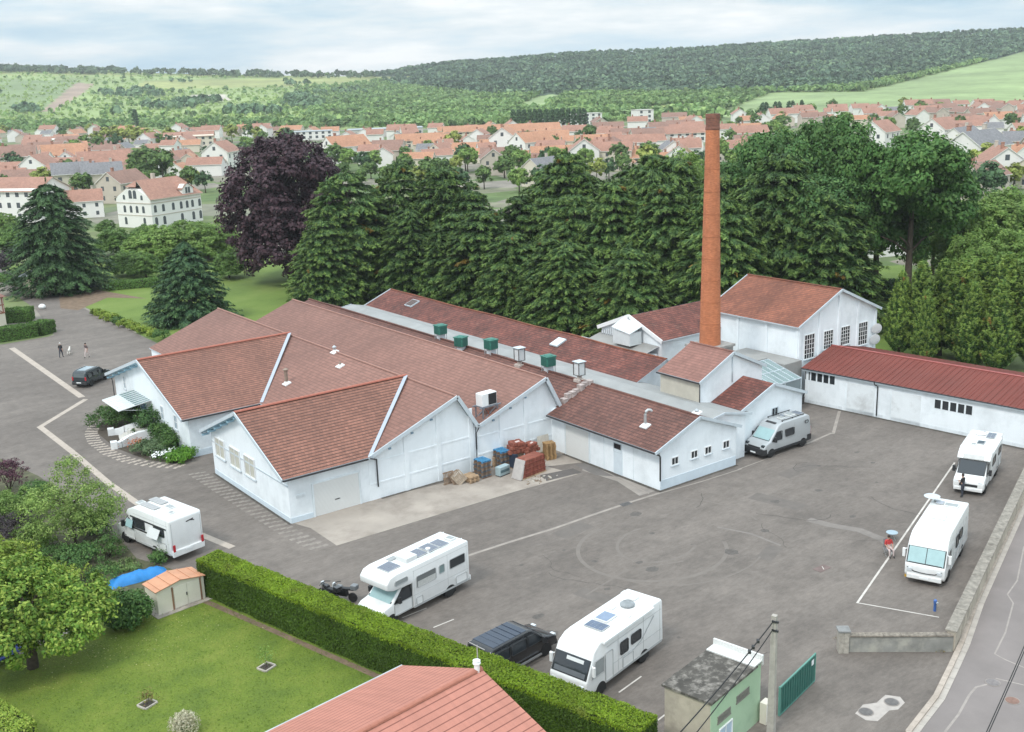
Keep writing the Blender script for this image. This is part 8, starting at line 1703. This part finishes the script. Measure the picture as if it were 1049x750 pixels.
for a in (-7, -4.4, 1.4, 5.2, 7.6): arched(ff, a, .7, .9, 1.6)
m_ = MB(); ff.box(m_, -l/2, l/2, 6.1, 6.3, 0, .12); ff.box(m_, -l/2, l/2, 3.1, 3.25, 0, .1); fg.box(m_, -w/2, w/2, 6.1, 6.3, 0, .12); fg.box(m_, -w/2, w/2, 3.1, 3.25, 0, .1); m_.build('string_course', WALLS['beige'], t)
m_ = MB(); m_.box(-.4, .4, 1, 1.8, hr-.8, hr+1.2); m_.build('chimney', WALLS['beige'], t); occupied.append((p.x, p.y, 14))
# tenement at the left edge
p = at(35, 226); t = thing('tenement', 'three-storey white tenement with red roof at the left edge', 'apartment house', (p.x-1, p.y+4, 0), R(-52)); l, w, he, hr = 20, 13, 8.6, 11.6
mb = MB(); prof_x(mb, [(-w/2, 0), (w/2, 0), (w/2, he), (0, hr-.1), (-w/2, he)], -l/2, l/2); mb.build('wall', WALLS['white'], t); rb = MB(); roof(rb, [(-l/2-.4, -w/2-.5, he-.25), (l/2+.4, -w/2-.5, he-.25), (l/2+.4, 0, hr), (-l/2-.4, 0, hr)], .18); roof(rb, [(-l/2-.4, .02, hr), (l/2+.4, .02, hr), (l/2+.4, w/2+.5, he-.25), (-l/2-.4, w/2+.5, he-.25)], .18); rb.build('roof', [ROOFS['pink-red'], WALLS['beige']], t)
for f in range(3):
    for i in range(8): m_ = MB(); cx = -l/2+1.8+i*2.9; m_.box(cx-.55, cx+.55, -w/2-.03, -w/2+.02, 1.1+f*2.9, 2.5+f*2.9); m_.build('window', WINF, t)
occupied.append((p.x, p.y, 16))
# bigger blocks far off: school, flats, sheds
def block(px, py, l, w, h, rz, label, wall='white', roofm='pink-red', gable=3.2, floors=2, flat=False, name='public_building'):
    l, w, h, gable = l*.66, w*.8, h*.8, gable*.75; p = at(px, py); t = thing(name, label, 'building', (p.x, p.y, 0), rz, 'larger buildings of the town'); mb = MB()
    if flat: mb.box(-l/2, l/2, -w/2, w/2, 0, h); mb.build('wall', WALLS[wall], t); m_ = MB(); m_.box(-l/2-.2, l/2+.2, -w/2-.2, w/2+.2, h, h+.4); m_.build('roof', WALLS['grey'] if flat != 2 else plain('metal_roof_grey', (.34, .37, .39), .5, .1, .2), t)
    else: prof_x(mb, [(-w/2, 0), (w/2, 0), (w/2, h), (0, h+gable-.1), (-w/2, h)], -l/2, l/2); mb.build('wall', WALLS[wall], t); rb = MB(); roof(rb, [(-l/2-.4, -w/2-.5, h-.25), (l/2+.4, -w/2-.5, h-.25), (l/2+.4, 0, h+gable), (-l/2-.4, 0, h+gable)], .2); roof(rb, [(-l/2-.4, .02, h+gable), (l/2+.4, .02, h+gable), (l/2+.4, w/2+.5, h-.25), (-l/2-.4, w/2+.5, h-.25)], .2); rb.build('roof', [ROOFS[roofm], WALLS['beige']], t)
    n = int(l/3.6)
    for f in range(floors):
        for i in range(n): m_ = MB(); cx = -l/2+l*(i+.5)/n; m_.box(cx-.8, cx+.8, -w/2-.04, -w/2+.02, 1+f*h/floors, 1+f*h/floors+1.5); m_.build('window', WINF, t)
    occupied.append((p.x, p.y, l*.5)); return t
block(195, 150, 42, 14, 7.5, R(-25), 'long cream school-like building with red roof behind the yellow trees', 'cream', 'pink-red'); block(60, 149, 60, 12, 5, R(-28), 'very long low pink-roofed building at the far left', 'white', 'pink-red', 2.5); block(658, 131, 16, 12, 13, R(-20), 'square white block of flats left of the chimney top', 'white', floors=4, flat=True, name='flats'); block(600, 128, 30, 12, 9, R(-25), 'pale flat-roofed flats at the hill foot above the cedars', 'white', floors=3, flat=True, name='flats'); block(568, 130, 20, 12, 7, R(-25), 'low white flat-roofed block left of the pale flats', 'white', floors=2, flat=True, name='flats'); block(395, 138.5, 70, 22, 5, R(-30), 'long grey flat-roofed warehouse at the foot of the hill', 'grey', floors=1, flat=2, name='warehouse'); block(318, 143, 40, 16, 6, R(-25), 'pale flat-roofed works building behind the copper beech', 'white', floors=2, flat=2, name='warehouse'); block(485, 143, 50, 14, 6, R(-30), 'long orange-roofed building above the cedars left of centre', 'cream', 'orange', 4); block(545, 144, 44, 15, 7, R(-25), 'long orange-roofed building above the middle of the cedars', 'cream', 'orange', 4.5); block(430, 152, 36, 12, 5.5, R(-24), 'long orange roof just above the left cedars', 'cream', 'orange', 4); block(700, 146, 40, 13, 6, R(-25), 'long red-roofed building left behind the chimney', 'white', 'pink-red', 4)
# streets of houses up to the hill foot
rnd = random.Random(5); made = 0; tries = 0
while made < 268 and tries < 30000:
    tries += 1; px = rnd.uniform(-25, 1075)
    ylo = foot(px)+8; yhi = np.interp(px, [0, 225, 300, 340, 700, 800, 940, 960, 1049], [196, 180, 150, 170, 178, 150, 140, 185, 185])
    py = ylo+(yhi-ylo)*(rnd.random()**(1.25 if not 300 < px < 760 else .9)); p = at(px, py); dist = math.hypot(p.x, p.y)
    if 330 < px < 800 and py > 176 or (228 < px < 345 and py > 142) or (775 < px < 955 and py > 132) or (715 < px < 742 and py > 122): continue
    pr = rnd.choice(PROTO) if dist < 430 else rnd.choice(FARP)
    if px > 640 and pr in FARP and rnd.random() < .5: pr = rnd.choice(FARP[1:4])
    s = rnd.uniform(.8, 1.05) if dist < 600 else rnd.uniform(.85, 1.12)
    if not free(p.x, p.y, pr[3]*.34*s+(.3 if px < 700 else 2.0)): continue
    put_house(pr, px, py, HD+rnd.choice([0, math.pi/2, 0])+rnd.uniform(-.25, .25)-.3, s); made += 1
# trees of the town
TP = []
for k, (m_, hgt, nm) in enumerate(((F_FAR, 9, 'green'), (F_FARD, 9, 'dark green'), (F_OAKL, 8, 'light green'), (F_FARY, 9, 'yellow-green'), (F_FARD, 13, 'slender dark'), (F_FAR, 7, 'low green'))):
    if k == 4: lob = [(0, 0, hgt*.5, 1.6, 1.6, hgt*.5)]
    else: lob = [(0, 0, hgt*.6, hgt*.36, hgt*.36, hgt*.38)]+[(RNG.uniform(-2, 2), RNG.uniform(-2, 2), hgt*RNG.uniform(.4, .75), 2.0, 2.0, 1.7) for _ in range(4)]
    TP.append((quads_mesh('crown', crown_pts(lob, 60, 22, 1.0, (1.0, .75), .1), m_), trunk_mesh('trunk', hgt*.5, .22, 0), nm))
def town_tree(k, px, py, s, label=None):
    p = at(px, py); t = mk_tree('town_tree', label, 'tree', TP[k][0], TP[k][1], (p.x, p.y, 0), rnd.uniform(0, 6.28), s, 'trees among the town houses'); d = math.hypot(p.x, p.y)
    if not label: TT.append((t, px, d, f'{TP[k][2]} tree'))
    return t
for i, (k, px, py, s) in enumerate([(3, 100, 152, 1.1), (3, 112, 151, 1.3), (3, 122, 150.5, 1.4), (3, 133, 150.5, 1.4), (3, 144, 150.5, 1.3), (3, 154, 150.5, 1.2), (2, 88, 152, 1.0), (2, 163, 151, 1.0), (3, 238, 146, 1.2), (3, 175, 150, 1.2), (3, 265, 148, 1.1)]): town_tree(k, px, py, s, f'yellow-green rounded tree, {ORD[i]} from the left in the bright row before the school' if i < 6 else None)
town_tree(0, 148, 188, 1.5, 'big round green tree left of a pair behind the villa'); town_tree(0, 168, 191, 1.45, 'big round green tree right of a pair behind the villa'); town_tree(4, 140, 133, 1.25, 'tall slender dark tree standing alone at the hill foot'); town_tree(1, 372, 178, .9); town_tree(1, 477, 175, 1.1, 'dark green tree above the cedars beside the white gabled house'); town_tree(2, 570, 180, 1.2, 'bright green round tree between the white houses and cedar tops'); town_tree(0, 604, 150, 1.1)
for i in range(14): town_tree(4, 526+i*5.6, 133-i*.05, .95, f'slender poplar, {ORD[i]} from the left in the poplar row at the hill foot')
for i in range(11): town_tree(4, 776+i*4.5, 122-i*.3, .8) if i % 3 else None
made = 0; tries = 0
while made < 215 and tries < 30000:
    tries += 1; px = rnd.uniform(-25, 1075); ylo = foot(px)+4; yhi = np.interp(px, [0, 225, 300, 340, 700, 800, 940, 960, 1049], [225, 200, 155, 200, 206, 160, 150, 215, 215]); py = ylo+(yhi-ylo)*(rnd.random()**(1.1 if not 300 < px < 760 else .75)); p = at(px, py)
    if 330 < px < 800 and py > 207 or (125 < px < 222 and 205 < py < 240): continue
    if not free(p.x, p.y, 1.5): continue
    town_tree(rnd.choice([0, 0, 1, 2, 2, 5, 5, 3] if px > 300 else [0, 1, 2, 5, 5, 3]), px, py, rnd.uniform(.65, 1.15)); made += 1
# gardens behind the villa: light green trees and hedges
BUSH = []
for m_ in (F_OAKL, leaf_mat('mid_bush_leaves', [(.055, .115, .026), (.085, .155, .036), (.13, .20, .055)], .25)):
    lob = [(0, 0, 7.5, 6.5, 6.5, 7)]+[(RNG.uniform(-5, 5), RNG.uniform(-5, 5), RNG.uniform(3, 9), 4.0, 4.0, 3.6) for _ in range(8)]; BUSH.append((quads_mesh('crown', crown_pts(lob, 380, 60, 1.3, (.75, .5)), m_), trunk_mesh('trunk', 10, .36, 5, 3)))
for i, (px, py, s, k) in enumerate(((165, 268, 1.25, 2), (192, 264, 1.3, 2), (214, 266, 1.2, 2), (147, 270, 1.0, 2), (120, 262, 1.0, 0), (228, 258, 1.1, 2), (150, 255, .9, 0), (205, 252, .9, 2), (10, 262, 1.0, 5), (235, 285, .8, 1), (150, 285, .8, 1), (132, 282, .8, 5), (110, 240, .6, 1), (5, 240, .9, 2), (20, 252, .9, 5))):
    p = at(px, py); lab = ['light green bushy tree in front of the villa, left of three', 'light green bushy tree in front of the villa, middle of three', 'light green bushy tree in front of the villa, right of three', 'light green bush left before the villa garden', 'green tree right of the dark conifer before the gardens', 'light green tree touching the copper beech', 'green tree behind the bushy ones at the villa corner', 'small light green tree at the villa front right', 'low green tree at the far left behind the pavilion', 'dark tree under the copper beech', 'dark tree behind the lawn hedge', 'low green tree beside the lawn hedge', 'small dark round tree on the villa garden meadow', 'light green tree at the left edge behind the conifer', 'low green tree at the left edge near the pavilion'][i]
    mk_tree('garden_tree', lab, 'tree', *(BUSH[0] if k == 2 else BUSH[1]), (p.x, p.y, 0), i, (.42*s*1.25, .42*s*1.25, .40*s), 'trees in the gardens before the villa')
p = at(12, 285); t = thing('brown_shrub', 'big dark brownish shrub at the left edge above the pavilion', 'shrub', (p.x-1, p.y+6, 0)); link(shrub_mesh(4.5, 5, F_PLUM, 1500, (.5, .35), 6, .9), 'foliage', t)
p = at(918, 262); t = thing('white_tent', 'white flat-roofed building glimpsed between the right tree trunks', 'building', (p.x, p.y+4, 0), R(-20)); mb = MB(); mb.box(-11, 11, -4, 4, 0, 3.6); mb.build('wall', WALLS['white'], t); mb = MB(); mb.box(-11.3, 11.3, -4.3, 4.3, 3.6, 3.9); mb.build('roof', WALLS['grey'], t); t.name = 'pale_building'
# unique wording for the many far houses and trees: colour, zone of the town, row, order
def word(items, far0):
    from collections import defaultdict
    G = defaultdict(list)
    for t, px, d, k in items: band = 'near rows' if d < far0[0] else ('middle rows' if d < far0[1] else 'far rows'); G[(k, zone(px), band)].append((px, t))
    for (k, z, b), L_ in G.items():
        L_.sort(key=lambda q: q[0])
        for i, (px, t) in enumerate(L_): t['label'] = f'{k}, {b} {z}' + ('' if len(L_) == 1 else f', {ORD[i]} from left')
word(TOWN, (430, 580)); word(TT, (430, 580))
for q in PROTO+FARP:
    if q[0].name not in used:
        for c in list(q[0].children_recursive)+[q[0]]: bpy.data.objects.remove(c)
# ================================================================ light: bright broken overcast
SUN_EL, SUN_AZ = R(50), R(-108)                                # azimuth from +y towards +x
wd = bpy.data.worlds.new('World'); SC.world = wd; wd.use_nodes = True; nt = wd.node_tree; bg = nt.nodes['Background']
sk = nd(nt, 'ShaderNodeTexSky'); sk.sky_type = 'NISHITA'; sk.sun_disc = False; sk.sun_elevation = SUN_EL; sk.sun_rotation = SUN_AZ
tc = nd(nt, 'ShaderNodeTexCoord')
mp = nd(nt, 'ShaderNodeMapping'); mp.inputs['Scale'].default_value = (4.6, 4.6, 27); mp.inputs['Location'].default_value = (1.3, .4, .2); L(nt, tc.outputs['Generated'], mp.inputs['Vector'])
n1 = noise(nt, mp.outputs['Vector'], 1.1, 7, .55)
mp2 = nd(nt, 'ShaderNodeMapping'); mp2.inputs['Scale'].default_value = (9, 9, 60); L(nt, tc.outputs['Generated'], mp2.inputs['Vector']); n2 = noise(nt, mp2.outputs['Vector'], 1.0, 6, .6)
cl = ramp(nt, n1, [(.34, (6.6, 9.3, 11.2)), (.44, (8.8, 10.8, 12.0)), (.53, (11.2, 12.2, 12.7)), (.64, (14.2, 14.4, 14.4))])
cl = mix(nt, 1.0, cl, ramp(nt, n2, [(.35, (.96, .97, .98)), (.7, (1.05, 1.04, 1.03))]), 'MULTIPLY')
mx = mix(nt, .90, sk.outputs['Color'], cl)
L(nt, mx, bg.inputs['Color']); sp = nd(nt, 'ShaderNodeSeparateXYZ'); L(nt, tc.outputs['Generated'], sp.inputs[0])                 # an overcast sky is about three times as bright overhead as at the horizon
zz = nd(nt, 'ShaderNodeMapRange'); zz.inputs[1].default_value = 0.0; zz.inputs[2].default_value = 1.0; zz.inputs[3].default_value = 1.0; zz.inputs[4].default_value = 2.6; L(nt, sp.outputs[2], zz.inputs[0])
gz = nd(nt, 'ShaderNodeMath', operation='MULTIPLY'); gz.inputs[1].default_value = .0645; L(nt, zz.outputs[0], gz.inputs[0]); L(nt, gz.outputs[0], bg.inputs['Strength'])
sd = bpy.data.lights.new('sun', 'SUN'); so = bpy.data.objects.new('sun', sd); COL.objects.link(so); sd.energy = 1.6; sd.angle = R(11); sd.color = (1, .965, .91)
dirv = Vector((math.sin(SUN_AZ)*math.cos(SUN_EL), math.cos(SUN_AZ)*math.cos(SUN_EL), math.sin(SUN_EL)))
so.rotation_euler = dirv.to_track_quat('Z', 'Y').to_euler(); so.location = (0, 0, 120)
SC.view_settings.exposure = .20

# ---------------------------------------------------------------- the air of the valley
hz = MB(); hz.box(-400, 3100, -350, 3100, -1.5, 150)
hm = bpy.data.materials.new('valley_air'); hm.use_nodes = True; nt = hm.node_tree; nt.nodes.clear(); ou = nd(nt, 'ShaderNodeOutputMaterial'); pv = nd(nt, 'ShaderNodeVolumePrincipled')
pv.inputs['Color'].default_value = (.94, .965, 1.0, 1); pv.inputs['Density'].default_value = .00012; pv.inputs['Anisotropy'].default_value = .2; L(nt, pv.outputs[0], ou.inputs['Volume'])
ho = hz.build('haze', hm, weld=True); tag(ho, 'thin pale haze filling the valley air', 'haze', kind='stuff')

# each of several like pieces becomes a part of its own
SPLIT = {'barge_board', 'verge_vent', 'door_frame', 'wall_joint', 'gutter', 'corner_strip', 'eaves_bracket', 'windscreen_frame', 'bracket', 'rear_moulding', 'timber', 'cable_clamp', 'fork', 'frame_post'}
def split_parts():
    for o in list(bpy.data.objects):
        if o.type != 'MESH' or o.name.split('.')[0] not in SPLIT or o.parent is None: continue
        me = o.data; key = {}; par = list(range(len(me.vertices)))
        def find(i):
            while par[i] != i: par[i] = par[par[i]]; i = par[i]
            return i
        for v in me.vertices:
            k = tuple(round(c, 4) for c in v.co); j = key.setdefault(k, v.index); par[find(v.index)] = find(j)
        for p in me.polygons:
            a = find(p.vertices[0])
            for b in p.vertices[1:]: par[find(b)] = a
        isl = {}
        for p in me.polygons: isl.setdefault(find(p.vertices[0]), []).append(p)
        if len(isl) < 2: continue
        nm = o.name.split('.')[0]; parent = o.parent; mats = list(me.materials)
        for ps in isl.values():
            mb = MB()
            for p in ps: mb.add([me.vertices[i].co.copy() for i in p.vertices], p.material_index)
            mb.build(nm, mats, parent)
        bpy.data.objects.remove(o)
split_parts()
